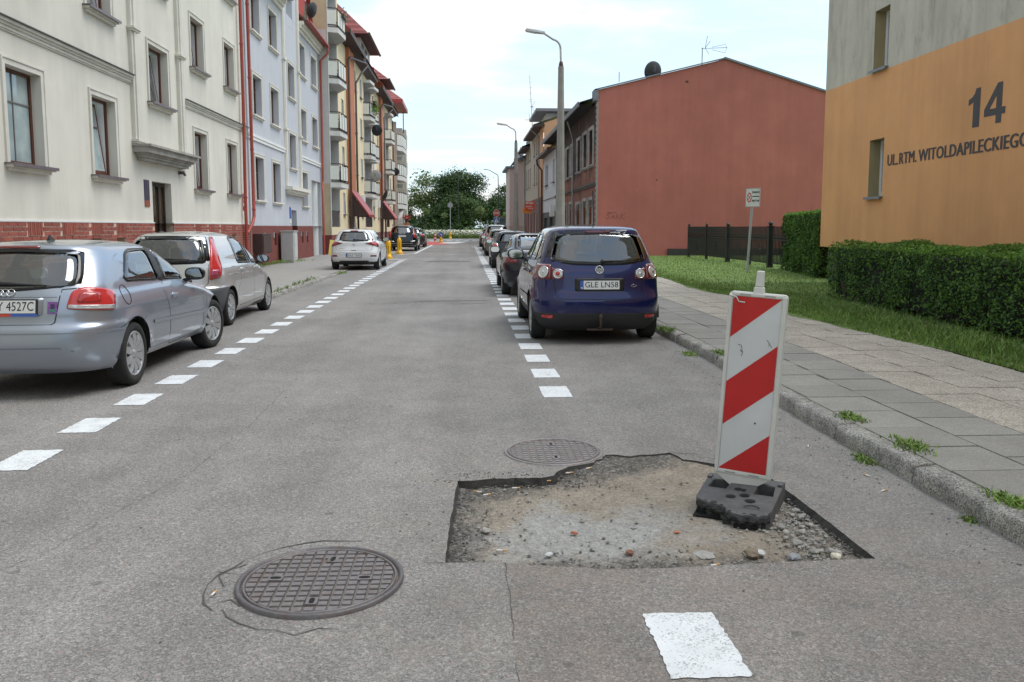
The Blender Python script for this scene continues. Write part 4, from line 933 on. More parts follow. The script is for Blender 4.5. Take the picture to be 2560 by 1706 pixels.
for a in range(0, 180, 20):
    a0, a1 = R(a), R(a + 20); cy, r0, r1 = 91.5, 1.6, 2.0
    b.add([(-6.7, cy - r * math.cos(t), 1.9 + r * .8 * math.sin(t)) for r, t in ((r0, a0), (r1, a0), (r1, a1), (r0, a1))] + [(-7.1, cy - r * math.cos(t), 1.9 + r * .8 * math.sin(t)) for r, t in ((r0, a0), (r1, a0), (r1, a1), (r0, a1))], [(0, 1, 2, 3), (4, 7, 6, 5), (1, 5, 6, 2), (0, 3, 7, 4)])
b.build('arch', CON, bd)
b = MB(); hip(b, -16, -6.3, 87, 95, 14.6, -10, 90, 17.5, 0); b.box(-16, -6.3, 87, 95, 14.2, 14.6, 1); b.box(-12, -8.2, 88.6, 94.6, 12.6, 14.2, 1); b.build('roof', [TILE_R, REDTRIM], bd)
b = MB().tube([(-6.8, 94.6, 12), (-6.8, 94.6, 14.3)], .06, 6); b.build('post', BPIPE, bd)

# ------------------------------------------------------------------ orange block number 14 (right, nearest)
XR = 9.2; FR = Face('R', XR)
def orange_mat(name, c, streak, stain=0):
    M = Mt(name); M.set(Roughness=.92)
    k = M.mix(1, c, M.ramp(M.noise(.9, 6, .6), [(.3, .93), (.7, 1.05)]), 'MULTIPLY')
    k = M.mix(1, k, M.ramp(M.noise(.28, 5, .6), [(.34, .90), (.66, 1.07)]), 'MULTIPLY')
    k = M.mix(1, k, M.ramp(M.noise(1, 5, .6, M.map((3, 3, .2))), [(.35, 1 - streak), (.6, 1)]), 'MULTIPLY')
    if stain: k = M.mix(M.ramp(M.noise(1.3, 6, .75, M.map((1.6, 1.6, .55))), [(.5, 0), (.8, stain)]), k, (.16, .16, .13))
    M.color(k); M.bump(M.noise(170, 3), .3, .004); return M.m
ORG14 = orange_mat('orange_plaster', (.75, .38, .165), .08); GREY14 = orange_mat('stained_plaster', (.58, .54, .44), .14, .75); REV14 = orange_mat('reveal_plaster', (.40, .33, .18), .2, .4)
bo = thing('apartment_building', 'orange and grey rendered apartment block with large dark lettering on its wall', 'building', (XR, 21, 0))
o14 = [(17.93, 18.58, 2.22, 3.5)]; g14 = [(17.93, 18.58, 5.03, 6.34)]
b = wall(MB(), FR, -30, 21.03, 1.05, 4.985, o14, .34, 0, 0, 1); b.quad((XR, 21.03, 1.05), (XR + 11, 21.03, 1.05), (XR + 11, 21.03, 4.985), (XR, 21.03, 4.985)); b.quad((XR, -30, 1.05), (XR, 21.03, 1.05), (XR + .2, 21.03, 1.05), (XR + .2, -30, 1.05)); b.build('lower_wall', [ORG14, REV14], bo)
b = wall(MB(), FR, -30, 21.03, 4.985, 12, g14, .34, 0, 0, 1); b.quad((XR, 21.03, 4.985), (XR + 11, 21.03, 4.985), (XR + 11, 21.03, 12), (XR, 21.03, 12)); b.quad((XR, -30, 12), (XR + 11, -30, 12), (XR + 11, 21.03, 12), (XR, 21.03, 12)); b.build('upper_wall', [GREY14, REV14], bo)
b = MB().box(XR + .18, XR + 10.9, -29.9, 20.85, 0, 1.2); b.build('base_wall', G('dark_base', (.10, .10, .095), .9, var=.2), bo)
for a, c, e, g in o14 + g14: window(FR, bo, a, c, e, g, rec=.30, fm=WHITE_F, pm=PANE_D, sill=G('grey_sill', (.22, .23, .25), .4), sd=.02, fw=.09)
LET = G('dark_lettering', (.085, .078, .08), .85, var=.15, vs=8)
def wall_text(body, u0, u1, z0, z1, F, par, bold=.0, m=LET, d=.004, **k):
    """lettering stretched to the height and length it has on the wall (u0 is where it starts)"""
    me = text_mesh(body, 1.0, .002, bold=bold, **k); X = [v.co.x for v in me.vertices]; Y = [v.co.y for v in me.vertices]
    sx, sy = abs(u1 - u0) / (max(X) - min(X)), (z1 - z0) / (max(Y) - min(Y))
    me.transform(Matrix.Diagonal((sx, sy, 1, 1)) @ Matrix.Translation((-(max(X) + min(X)) / 2, -(max(Y) + min(Y)) / 2, 0)))
    me.transform(Matrix.Translation(-org(par)) @ F.T((u0 + u1) / 2, (z0 + z1) / 2, d)); me.materials.append(m); return obj('lettering', me, par)

# the house number: block numerals cut from sheet
def digit(polys, u0, u1, z0, z1):
    for pl_ in polys:
        me = plate([(x_, z_) for x_, z_ in pl_[0]], pl_[1:], 0, .002); me.transform(Matrix.Translation(-org(bo)) @ FR.T(u0, z0, .003) @ Matrix.Diagonal((abs(u1 - u0), z1 - z0, 1, 1))); me.materials.append(LET); obj('lettering', me, bo)
digit([[[(.42, 0), (1, 0), (1, 1), (.62, 1), (.50, .87), (.30, .79), (0, .74), (0, .59), (.42, .66)]]], 14.90, 14.56, 3.34, 4.03)
digit([[[(.57, 0), (.83, 0), (.83, .21), (1, .21), (1, .38), (.83, .38), (.83, 1), (.60, 1), (0, .39), (0, .21), (.57, .21)], [(.57, .38), (.57, .70), (.25, .38)]]], 14.43, 13.85, 3.34, 4.03)

for t_, a_, c_ in (('UL.', 17.75, 17.32), ('RTM.', 17.26, 16.59), ('WITOLDAPILECKIEGO', 16.51, 13.2)):
    for e_ in (0, .009, .018, .027): wall_text(t_, a_ - e_, c_ - e_ + .01, 2.872, 3.107, FR, bo, 0, d=.004 + e_ * .1, space=1.06)


# ------------------------------------------------------------------ red gabled house with burnt brick street front
XB = 6.8; FB = Face('R', XB); YG = 43.0; FG = Face('F', YG)
REDP = orange_mat('red_plaster', (.44, .148, .114), .07); BURNT = brickwork('burnt_brick', (.34, .105, .05), (.27, .08, .042), (.22, .17, .14), .25, .075, .35, .9)
br = thing('brick_house', 'gabled house with plain red rendered end wall and fire blackened brick street front', 'house', (XB, YG, 0))
b = MB(); b.add([FG.p(6.86, -.1), FG.p(20.6, -.1), FG.p(20.6, 8.02), FG.p(13.4, 10.15), FG.p(6.86, 8.55)], [(0, 1, 2, 3, 4)]); b.build('gable_wall', REDP, br)
b = MB()
for k in range(58): fbox(b, FG, 6.78 + (.03 if k % 2 else 0), 6.9, -.1 + k * .15, .05 + k * .15, -.18, .002)
b.build('corner_bricks', G('mortar_edge', (.30, .27, .25), .9, var=.3, vs=8), br)
up = [(43.9, 45.3, 4.85, 6.7), (46.1, 47.5, 4.85, 6.7), (48.6, 50.0, 4.8, 6.65), (51.6, 52.9, 4.75, 6.6), (53.9, 55.3, 4.75, 6.6), (56.2, 57.6, 4.75, 6.6), (58.8, 60.1, 4.75, 6.6)]
lo_ = [(43.9, 45.2, .6, 3.0), (46.1, 47.4, .6, 3.0), (48.7, 50.3, .1, 2.9), (52.0, 53.5, .6, 3.0), (55.1, 56.3, .6, 3.0), (57.7, 59.0, .6, 3.0)]
b = wall(MB(), FB, YG + .15, 62, -.1, 8.05, up + lo_, .35); b.quad((XB, 62, 3), (XB + 8, 62, 3), (XB + 8, 62, 9), (XB, 62, 9)); b.build('wall', BURNT, br)
CASG = G('sooty_surround', (.42, .40, .37), .9, var=.55, vs=1.3)
for a, c, e, g in up + lo_:
    w = window(FB, br, a, c, e, g, rec=.3, fm=G('charred_frame', (.03, .025, .022), .8), pm=DARKIN, cas=CASG, casw=.16, cd=.07, stone=CASG, sill=None, mull=1, sd=.12)
    if e < 4:
        b = MB(); n = 8; um, r_ = (a + c) / 2, (c - a) / 2
        for k in range(n):
            t0, t1 = math.pi * k / n, math.pi * (k + 1) / n
            b.add([FB.p(um - r_ * math.cos(t), g - .35 + .35 * math.sin(t), d) for d in (-.02, -.2) for t in (t0, t1)] + [FB.p(um - r_ * math.cos(t), g + .01, d) for d in (-.02, -.2) for t in (t0, t1)], [(0, 1, 5, 4), (0, 2, 3, 1)])
        b.build('arch', CASG, w)
b = MB(); steps(b, FB, YG + .15, 62, [(3.68, 3.78, .07), (3.78, 3.84, .12), (3.84, 3.9, .08)]); b.build('string_course', G('sooty_course', (.13, .115, .10), .9, var=.4), br)
pipe(br, [(6.1, 49.5, 7.75), (6.66, 51.2, 6.9), (6.66, 51.3, 6.5), (6.66, 51.3, 0)], .06, GPIPE)
ROOFG = G('roofing_felt', (.20, .21, .23), .7, var=.15)
b = MB(); b.add([(6.0, YG + .4, 8.0), (6.0, 64.2, 8.0), (13.4, 64.2, 10.22), (13.4, YG + .4, 10.22)], [(0, 1, 2, 3)]); b.add([(20.7, YG - .12, 8.06), (13.4, YG - .12, 10.25), (13.4, 64.2, 10.25), (20.7, 64.2, 8.06)], [(0, 1, 2, 3)])
b.add([(6.68, YG - .1, 8.58), (13.4, YG - .1, 10.22), (13.4, YG - .1, 10.16), (6.68, YG - .1, 8.5)], [(0, 1, 2, 3)]); b.add([(6.68, YG - .1, 8.58), (13.4, YG - .1, 10.22), (13.4, YG + .6, 10.24), (6.68, YG + .6, 8.6)], [(0, 1, 2, 3)]); b.add([(20.7, YG - .13, 8.04), (13.4, YG - .13, 10.22), (13.4, YG - .13, 10.15), (20.7, YG - .13, 7.96)], [(0, 1, 2, 3)])
b.box(6.66, 6.86, YG - .1, YG + .7, 8.0, 8.56); rf = b.build('roof', ROOFG, br)
b = MB(); b.add([(5.99, YG + .8, 7.95), (5.99, 64.3, 7.95), (6.9, 64.3, 7.85), (6.9, YG + .8, 7.85)], [(0, 1, 2, 3)], 0); b.box(5.93, 6.01, YG + .8, 64.3, 7.82, 8.06, 1); b.add([(6.0, 64.25, 7.9), (6.9, 64.25, 7.8), (6.9, 64.25, 8.3), (6.0, 64.25, 8.05)], [(0, 1, 2, 3)], 0); b.build('eaves', [G('charred_soffit', (.025, .022, .02), .9, var=.3), ROOFG], rf)
b = MB(); b.lathe([(.09, 8.2), (.09, 9.2), (.13, 9.2), (.13, 9.4)], 10, T=Matrix.Translation((8.2, 56, 0))); b.build('vent_pipe', GPIPE, rf)
b = MB(); b.lathe([(.02, 9), (.02, 9.5)], 6, T=Matrix.Translation((8.0, YG + .3, 0))); b.build('rod', GPIPE, rf)
b = MB(); fbox(b, FG, 11.4, 11.55, 8.95, 9.05, -.1, .005); fbox(b, FG, 9.95, 10.02, 3.95, 4.02, -.1, .006); b.build('wall_mark', G('hole_dark', (.05, .045, .03), .9), br)
# spray tag near the street corner of the red wall
tagm = G('spray_paint', (.15, .048, .04), .8)
strokes = [[(7.30, 2.06), (7.28, 2.10)], [(7.6, 2.3), (7.45, 2.28), (7.38, 2.2), (7.5, 2.12), (7.52, 2.03), (7.4, 1.98), (7.32, 2.02)], [(7.6, 1.98), (7.68, 2.12), (7.76, 2.16), (7.74, 2.02), (7.82, 1.98)], [(7.68, 2.07), (7.78, 2.08)], [(7.88, 1.96), (7.9, 2.2), (8.02, 2.16), (7.94, 2.08), (8.06, 1.97)], [(8.1, 1.96), (8.2, 2.32)], [(8.35, 2.26), (8.15, 2.1), (8.32, 1.94)], [(8.36, 2.08), (8.38, 2.11)], [(7.45, 2.26), (7.9, 2.3)]]
for s_ in strokes:
    b = MB(); vs = []
    for i, (x, z) in enumerate(s_):
        p, q = s_[max(0, i - 1)], s_[min(len(s_) - 1, i + 1)]; L = math.dist(p, q) or 1; nx_, nz_ = -(q[1] - p[1]) / L * .011, (q[0] - p[0]) / L * .011
        vs += [(x + nx_, YG - .004, z + nz_), (x - nx_, YG - .004, z - nz_)]
    b.add(vs, [(2 * i, 2 * i + 1, 2 * i + 3, 2 * i + 2) for i in range(len(s_) - 1)]); b.build('graffiti', tagm, br)
dish(9.75, 43.3, 9.55, .52, 12, 'dark grey satellite dish on the roof edge of the red gable', (.055, .065, .07), -78)
an = thing('roof_antenna', 'grid television antenna on a thin mast near the red gable peak', 'antenna', (12.35, 43.4, 9.9)); b = MB().tube([(12.35, 43.4, 9.6), (12.35, 43.4, 10.8)], .025, 6); b.build('mast', GPIPE, an)
b = MB().tube([(12.3, 43.4, 10.75), (13.65, 43.4, 10.82)], .015, 5)
for z in (10.55, 10.98): b.tube([(12.85, 43.4, 10.77 + (z - 10.77) * .3), (13.55, 43.4, z), (13.65, 43.4, 10.82)], .011, 4)
for x, z in ((12.55, 11.35), (12.65, 10.45), (12.7, 11.1)): b.tube([(12.5, 43.4, 10.77), (x, 43.2, z)], .015, 4)
b.build('elements', GPIPE, an)

# ------------------------------------------------------------------ white, peach and pink houses further on
bh = thing('house', 'small white two storey house with dark garage front beside the burnt brick one', 'house', (XB, 62, 0)); WH = G('white_house', (.60, .62, .66), .9, var=.05, streak=.05)
b = wall(MB(), FB, 62.05, 72, 2.75, 7.5, [(62.8, 64.3, 4.95, 6.7), (67.8, 70.3, 4.95, 6.65)], .2); b.build('wall', WH, bh)
for a, c, e, g in ((62.8, 64.3, 4.95, 6.7), (67.8, 70.3, 4.95, 6.65)): window(FB, bh, a, c, e, g, rec=.18, fm=WHITE_F, pm=PANE_G, sill=BPIPE, mull=1)
DG = G('garage_dark', (.06, .062, .065), .6, var=.1); b = wall(MB(), FB, 62.05, 72, -.1, 2.75, [(63.5, 66.2, .1, 2.3), (67, 70.8, .1, 2.3)], .2, d=.02); b.build('shop_front', DG, bh)
for a, c in ((63.5, 66.2), (67, 70.8)): b = MB(); fquad(b, FB, a, c, .1, 2.3, -.15); b.build('garage_door', G('black_door', (.018, .018, .02), .4), bh)
b = MB(); fbox(b, FB, 62.6, 63.3, 2.35, 3.2, .02, .35); b.build('meter_box', WHITE_F, bh); b = MB(); fbox(b, FB, 62.05, 72, 3.78, 3.83, .0, .05); b.build('cable', BPIPE, bh)
b = MB(); b.add([(6.25, 62.4, 7.45), (6.25, 72.3, 7.45), (10, 72.3, 10.0), (10, 62.4, 10.0)], [(0, 1, 2, 3)]); b.box(6.18, 6.3, 62.4, 72.4, 7.3, 7.5); b.quad((6.25, 62.4, 7.4), (6.25, 72.3, 7.4), (6.9, 72.3, 7.4), (6.9, 62.4, 7.4)); b.build('roof', G('brown_roof', (.075, .05, .042), .6, var=.2), bh)
pipe(bh, [(6.2, 71.8, 7.3), (6.25, 71.8, 6.9), (6.65, 71.8, 6.4), (6.65, 71.8, 0)], .08, BPIPE)
bp = thing('apartment_building', 'beige three storey house with peach end wall and brown shop floor', 'building', (XB, 72, 0)); PEA = G('peach_plaster', (.62, .36, .20), .9, var=.05); BEI = G('beige_facade', (.46, .41, .33), .9, var=.08, streak=.08)
FP = Face('F', 72.05); b = MB(); b.add([FP.p(6.85, 0), FP.p(16, 0), FP.p(16, 13), FP.p(12, 12.2), FP.p(6.85, 10.45)], [(0, 1, 2, 3, 4)]); fbox(b, FB, 72.05, 75.0, 4.2, 10.3, 0, .02); b.build('side_wall', PEA, bp)
wp = [(a, a + 1.05, e, g) for a in (78, 80.6, 85.9, 88.4, 90.6) for e, g in ((5.6, 7.6), (8.35, 9.6))]
b = wall(MB(), FB, 75, 93, 4.2, 10.3, wp, .2); b.build('wall', BEI, bp)
for a, c, e, g in wp: window(FB, bp, a, c, e, g, rec=.15, fm=BROWN, pm=PANE_D)
BRW = G('brown_shop', (.17, .055, .04), .7, var=.15); b = wall(MB(), FB, 72.05, 93, -.1, 4.2, [(76.2, 77.6, .2, 2.8), (79, 81, .9, 2.9), (83, 84.2, .2, 2.8), (86, 88.4, .9, 2.9)], .2, d=.02); b.build('shop_front', BRW, bp)
for a, c, e, g in ((76.2, 77.6, .2, 2.8), (79, 81, .9, 2.9), (83, 84.2, .2, 2.8), (86, 88.4, .9, 2.9)): window(FB, bp, a, c, e, g, rec=.1, fm=WHITE_F, pm=PANE_D, sill=None)
b = MB(); b.add([(6.0, 72, 10.35), (6.0, 84.5, 10.35), (12, 84.5, 12.4), (12, 72, 12.4)], [(0, 1, 2, 3)], 0); b.box(5.95, 6.9, 72, 84.5, 10.15, 10.36, 1); b.box(5.95, 6.9, 86.5, 93.3, 9.65, 9.85, 1); b.add([(5.95, 86.5, 9.86), (5.95, 93.3, 9.86), (12, 93.3, 12), (12, 86.5, 12)], [(0, 1, 2, 3)], 0)
b.box(6.85, 7.1, 84.5, 93, 10.3, 10.9, 1); b.box(6.5, 14, 76.0, 84, 12.0, 12.25, 0); b.box(7.6, 13, 77.5, 83, 10.9, 12.0, 2); b.build('roof', [G('grey_roof', (.22, .22, .23), .6, var=.15), SOFFIT, W_], bp)
pipe(bp, [(5.9, 74.6, 10.3), (6.1, 74.7, 10.0), (6.66, 75, 9.6), (6.66, 75, 0)], .07, GPIPE); pipe(bp, [(5.9, 92.6, 9.7), (6.66, 92.8, 9.0), (6.66, 92.8, 0)], .07, GPIPE)
bk = thing('apartment_building', 'pale pink house at the far end of the right row, behind the second lamp', 'building', (5.6, 93.2, 0)); PK = G('pale_pink', (.53, .42, .385), .9, var=.05); PK2 = G('pale_pink_plinth', (.45, .33, .29), .9, var=.08)
b = MB(); b.box(5.95, 14, 93.3, 104, 1.7, 9.0, 0); b.box(5.15, 5.95, 95.5, 104, 1.7, 8.3, 0); b.box(5.93, 14, 93.28, 104, -.1, 1.7, 1); b.box(5.13, 5.93, 95.48, 104, -.1, 1.7, 1); b.build('wall', [PK, PK2], bk)
b = MB(); b.add([(5.6, 93.0, 9.0), (5.6, 104.5, 9.0), (10, 104.5, 11), (10, 93.0, 11)], [(0, 1, 2, 3)]); b.add([(5.6, 93.0, 9.0), (10, 93.0, 11), (14.5, 93.0, 9.0)], [(0, 1, 2)]); b.box(4.7, 6, 95.2, 104.4, 8.25, 8.45); b.box(5.5, 14.4, 92.9, 93.3, 8.9, 9.1); b.build('roof', G('slate_roof', (.15, .17, .2), .5, var=.15), bk)
b = MB(); b.add([(5.9, 93.6, 9.2), (6.6, 93.6, 9.2), (6.25, 93.6, 10.5)], [(0, 1, 2)]); b.box(5.9, 6.6, 93.61, 95, 9.1, 9.9); b.build('dormer', G('white_dormer', (.6, .66, .72), .5), bk)
pipe(bk, [(6.9, 93.2, 8.9), (6.9, 93.2, 0)], .06, WHITE_F)
an = thing('roof_antenna', 'tall thin antenna mast on the roof of the beige house', 'antenna', (6.6, 80, 11)); b = MB().tube([(6.5, 80, 10.6), (6.4, 80, 12.8), (6.2, 80, 15.9)], [.035, .028, .015], 6)
for z, w_ in ((15.6, .06), (15.2, .08), (14.7, .1), (14.2, .12), (13.6, .14), (13.4, .14)): b.tube([(6.3 - w_, 80, z), (6.3 + w_, 80, z + .03)], .012, 4)
b.tube([(6.45, 80, 11.9), (6.2, 80, 11.7), (5.75, 80, 11.7)], .02, 5); b.tube([(6.2, 80, 11.7), (6.18, 80, 12.3)], .02, 5); b.tube([(6.4, 80, 12.9), (6.75, 80, 13.5)], .014, 4); b.tube([(6.4, 80, 12.9), (6.75, 80, 12.4)], .014, 4); b.tube([(6.3, 80, 12.95), (6.6, 80, 12.92)], .045, 6); b.build('mast', GPIPE, an)
fs = thing('hairdresser_sign', 'red and orange projecting sign with white lettering on the beige house', 'sign', (5.8, 75, 3.4)); b = MB().box(5.45, 6.3, 75.0, 75.12, 3.05, 3.85); b.build('board', G('sign_orange_red', (.66, .075, .025), .4, var=.05), fs)
FS = Face('F', 75.0); b = MB().box(5.22, 6.0, 75.1, 75.2, 2.8, 3.04); b.add([(5.2, 75.15, 3.05), (5.44, 75.15, 3.05), (5.44, 75.15, 3.45)], [(0, 1, 2)]); b.build('lower_board', G('sign_amber', (.75, .27, .02), .4), fs); b = MB().tube([(6.3, 75.06, 3.7), (6.85, 75.06, 3.7)], .03, 6); b.tube([(6.3, 75.06, 3.2), (6.85, 75.06, 3.2)], .03, 6); b.build('bracket', GPIPE, fs)
SW = G('sign_white', (.75, .75, .74), .5); wall_text('FRYZJER', 5.52, 6.22, 3.55, 3.78, FS, fs, .03, SW); wall_text('damsko-', 5.52, 6.1, 3.33, 3.48, FS, fs, .01, SW, shear=.3); wall_text('męski', 5.7, 6.2, 3.12, 3.28, FS, fs, .01, SW, shear=.3)

# ------------------------------------------------------------------ street lamps
CONP = G('lamp_concrete', (.30, .285, .26), .9, var=.22, vs=3, streak=.2, bump=.3, bs=50); GALV = G('galvanised', (.36, .37, .37), .45, var=.1); BLKM = G('black_metal', (.018, .02, .02), .5, var=.1)
def lamp(x, y, ht, label, slim=False, reach=.58, top=1.05, ex=0.0):
    o = thing('street_lamp', label, 'street lamp', (x, y, .1), group='street lamps along the right pavement')
    if slim:
        MB().lathe([(.085, .1), (.085, 1.2), (.06, 1.25), (.045, ht)], 12, T=Matrix.Translation((x, y, 0))).build('pole', BLKM, o)
    else:
        T = Matrix.Translation((x, y, 0)); b = MB(); n = 10
        b.lathe([(.175, .05), (.172, .8), (.095, ht)], n, T=T, sm=False); b.build('pole', CONP, o)
        b = MB().lathe([(.07, ht), (.075, ht + .06), (.05, ht + .16)], 12, T=T); b.build('collar', G('rusty', (.09, .06, .045), .8, var=.4), o)
    pts = [(x, y, ht), (x - .02, y, ht + top * .55)]
    for k in range(7):
        a = R(k * 80 / 6); pts.append((x - .02 - .3 * (1 - math.cos(a)), y, ht + top * .55 + .3 * math.sin(a)))
    pts.append((x - reach, y, ht + top + .02 + ex)); MB().tube(pts, .033 if not slim else .04, 10).build('arm', GALV if not slim else BLKM, o)
    p = Vector(pts[-1]); T = Matrix.Translation(p) @ Matrix.Rotation(R(9), 4, 'Y')
    b = MB()
    if not slim:
        b.prism([(-.62, -.07), (-.2, -.12), (.0, -.06), (.04, -.04), (.04, .04), (0, .06), (-.2, .12), (-.62, .07)], -.03, .05, T=T, top=[(-.6, -.04), (-.2, -.08), (0, -.04), (.03, -.03), (.03, .03), (0, .04), (-.2, .08), (-.6, .04)])
        h = b.build('lamp_head', G('lamp_grey', (.34, .35, .35), .5), o); b = MB().prism([(-.58, -.06), (-.25, -.09), (-.25, .09), (-.58, .06)], -.05, -.031, T=T); b.build('lens', G('lamp_lens', (.5, .5, .48), .3), h)
    else: b.prism([(-.7, -.08), (0, -.06), (0, .06), (-.7, .08)], -.02, .04, T=T).build('lamp_head', BLKM, o)
    return o
lamp(3.22, 28.0, 6.85, 'tallest concrete street lamp rising behind the dark blue car'); lamp(3.2, 52.0, 6.75, 'second concrete street lamp further along beside the parked cars'); lamp(3.75, 93.0, 6.3, 'slim black street lamp behind the stop sign at the street end', True, .95, 1.5)
lamp(-.9, 122, 8.6, 'thin dark lamp standing before the big round tree', True, .35, .3)

# ------------------------------------------------------------------ traffic signs, bollards, islands
def post_sign(x, y, h, label, cat='traffic sign'):
    o = thing('traffic_sign', label, cat, (x, y, 0)); MB().lathe([(.03, 0), (.03, h)], 10, T=Matrix.Translation((x, y, 0))).build('post', GALV, o); return o
SR = G('sign_red', (.48, .05, .04), .5); SBL = G('sign_blue', (.03, .12, .42), .45); SBK = G('sign_black', (.02, .02, .02), .5)
x, y = 2.97, 78.0; o = post_sign(x, y, 3.2, 'red octagonal stop sign above a blue crossing sign by the kerb')
def disc(b, F, cu, cz, r, n, d0, d1, m=0, rot=0):
    v = [F.p(cu + r * math.cos(2 * math.pi * i / n + rot), cz + r * math.sin(2 * math.pi * i / n + rot), d) for d in (d0, d1) for i in range(n)]
    return b.add(v, [tuple(range(n)), tuple(range(n, 2 * n))[::-1]] + [(i, (i + 1) % n, n + (i + 1) % n, n + i) for i in range(n)], m)
F_ = Face('F', y - .05); b = MB(); disc(b, F_, x, 2.84, .34, 8, 0, .015, 1, R(22.5)); disc(b, F_, x, 2.84, .317, 8, .016, .02, 0, R(22.5)); st = b.build('stop_plate', [SR, SW], o); wall_text('STOP', x - .25, x + .25, 2.745, 2.94, F_, st, .02, SW, d=.024)
b = MB(); fbox(b, F_, x - .26, x + .26, 1.93, 2.45, 0, .015, 0); fbox(b, F_, x - .24, x + .24, 1.95, 2.43, .0155, .018, 1); zp = b.build('crossing_plate', [SW, SBL], o)
b = MB(); b.add([F_.p(x - .2, 2.0, .02), F_.p(x + .2, 2.0, .02), F_.p(x, 2.38, .02)], [(0, 1, 2)], 0)
for u0, z0, u1, z1, w_ in ((-.02, 2.5, .08, 2.33, .03), (-.02, 2.5, -.09, 2.33, .03), (0, 2.58, -.03, 2.47, .045), (0, 2.56, .09, 2.46, .022), (0, 2.56, -.09, 2.48, .022)):
    L = math.hypot(u1 - u0, z1 - z0); nu, nz_ = -(z1 - z0) / L * w_ / 2, (u1 - u0) / L * w_ / 2; z0, z1 = 2.04 + (z0 - 2.33) * .75, 2.04 + (z1 - 2.33) * .75; b.add([F_.p(x + u0 * .75 + nu, z0 + nz_, .023), F_.p(x + u0 * .75 - nu, z0 - nz_, .023), F_.p(x + u1 * .75 - nu, z1 - nz_, .023), F_.p(x + u1 * .75 + nu, z1 + nz_, .023)], [(0, 1, 2, 3)], 1)
disc(b, F_, x + .01, 2.26, .024, 10, .021, .023, 1); b.build('pictogram', [SW, SBK], zp)
x, y = -1.9, 109.5; o = thing('traffic_sign', 'grey back of a round sign on a post above a yellow bollard', 'traffic sign', (x, y, 0)); MB().lathe([(.045, 1), (.045, 4.9)], 10, T=Matrix.Translation((x, y, 0))).build('post', GALV, o); b = MB(); disc(b, Face('F', y - .05), x, 4.4, .35, 24, 0, .02); b.build('plate', G('sign_back', (.30, .31, .32), .6), o)
YB = G('yellow_plastic', (.80, .42, .012), .35, var=.06)
def bollard(x, y, label, h=1.05):
    o = thing('bollard', label, 'bollard', (x, y, 0), group='yellow plastic bollards along the street', local=True)
    MB().lathe([(.19, 0), (.19, .10), (.17, .16), (.145, .17), (.135, .3), (.13, h - .2), (.125, h - .1), (.10, h - .035), (.06, h), (.055, h + .05), (.01, h + .055)], 20).build('body', YB, o)
    b = MB(); g = G('slot_dark', (.30, .14, .004), .6)
    for k in range(8):
        a = 2 * math.pi * k / 8 + .2; T = Matrix.Rotation(a, 4, 'Z'); b.box(.118, .1365, -.014, .014, .28, h - .25, T=T)
    b.build('slots', g, o); return o
for x, y, h, l in [(-3.72, 47.4, .92, 'yellow plastic bollard just left of the black car bumper'), (-3.72, 40.6, .9, 'yellow plastic bollard half hidden behind the white car mirror'), (-3.64, 71.7, .8, 'yellow bollard at the far corner beside the black car flank'), (-2.4, 83.5, .55, 'short yellow bollard carrying the blue arrow sign on the island'), (-1.9, 109.5, .85, 'far yellow bollard at the foot of the grey round sign')]: bollard(x, y, l, h)
o = thing('traffic_sign', 'round blue keep right arrow sign on the short yellow bollard', 'traffic sign', (-2.4, 83.3, 1)); F_ = Face('F', 83.25); b = MB(); disc(b, F_, -2.4, .82, .26, 24, 0, .02, 1); disc(b, F_, -2.4, .82, .24, 24, .021, .025, 0); b.build('plate', [SBL, YB], o)
b = MB(); t = Matrix.Translation((-2.4, 83.22, .82)) @ Matrix.Scale(.64, 4) @ Matrix.Rotation(R(40), 4, 'Y'); b.box(-.24, .12, -.003, .003, -.04, .04, T=t); b.add([t @ Vector(p) for p in ((.08, 0, .13), (.08, 0, -.13), (.26, 0, 0))], [(0, 1, 2)]); b.build('arrow', SW, o)
o = thing('marker_post', 'short red and white striped post beside the blue arrow sign', 'marker post', (-3.05, 85.5, 0)); b = MB()
for k in range(5): b.lathe([(.12, k * .17), (.12, k * .17 + .17)], 16, k % 2, T=Matrix.Translation((-3.05, 85.5, 0)))
b.build('post', [SW, SR], o)
o = thing('yellow_stand', 'folded yellow board leaning against the ochre wall corner', 'board', (-7.4, 46.4, 0)); b = MB(); b.add([(-7.55, 46.3, 0), (-7.2, 46.2, 0), (-7.25, 46.7, .8), (-7.5, 46.7, .85), (-7.55, 46.36, 0), (-7.2, 46.26, 0), (-7.25, 46.76, .8), (-7.5, 46.76, .85)], [(0, 1, 2, 3), (4, 7, 6, 5), (0, 3, 7, 4), (1, 5, 6, 2), (3, 2, 6, 7)]); b.build('board', G('pale_yellow', (.6, .5, .12), .6), o)
o = thing('utility_box', 'pale grey electric cabinet standing before the blue grey house door', 'utility box', (-7.55, 36.3, 0)); b = MB().box(-7.85, -7.3, 35.9, 36.75, 0, 1.35); b.build('cabinet', G('cabinet_grey', (.50, .50, .48), .6, var=.08, streak=.1), o, bevel=.03); b = MB().box(-7.87, -7.28, 35.87, 36.78, 1.352, 1.40); b.build('lid', G('cabinet_lid', (.46, .46, .45), .6), o); b = MB().box(-7.297, -7.285, 36.0, 36.65, .25, 1.25); b.box(-7.285, -7.27, 36.08, 36.12, .7, .85); b.build('door', G('cabinet_door', (.53, .53, .51), .6, var=.06), o)
o = thing('meter_box', 'dark brown metal box on the dark red plinth beside the red pipe', 'utility box', (-7.9, 32.4, .6)); b = MB().box(-7.97, -7.6, 31.75, 33.1, .55, 1.3); b.build('case', G('box_brown', (.06, .035, .03), .5, var=.2), o, bevel=.02); b = MB().box(-7.598, -7.58, 31.8, 33.05, .6, 1.25); b.build('door', G('box_brown2', (.075, .045, .038), .5, var=.2), o)
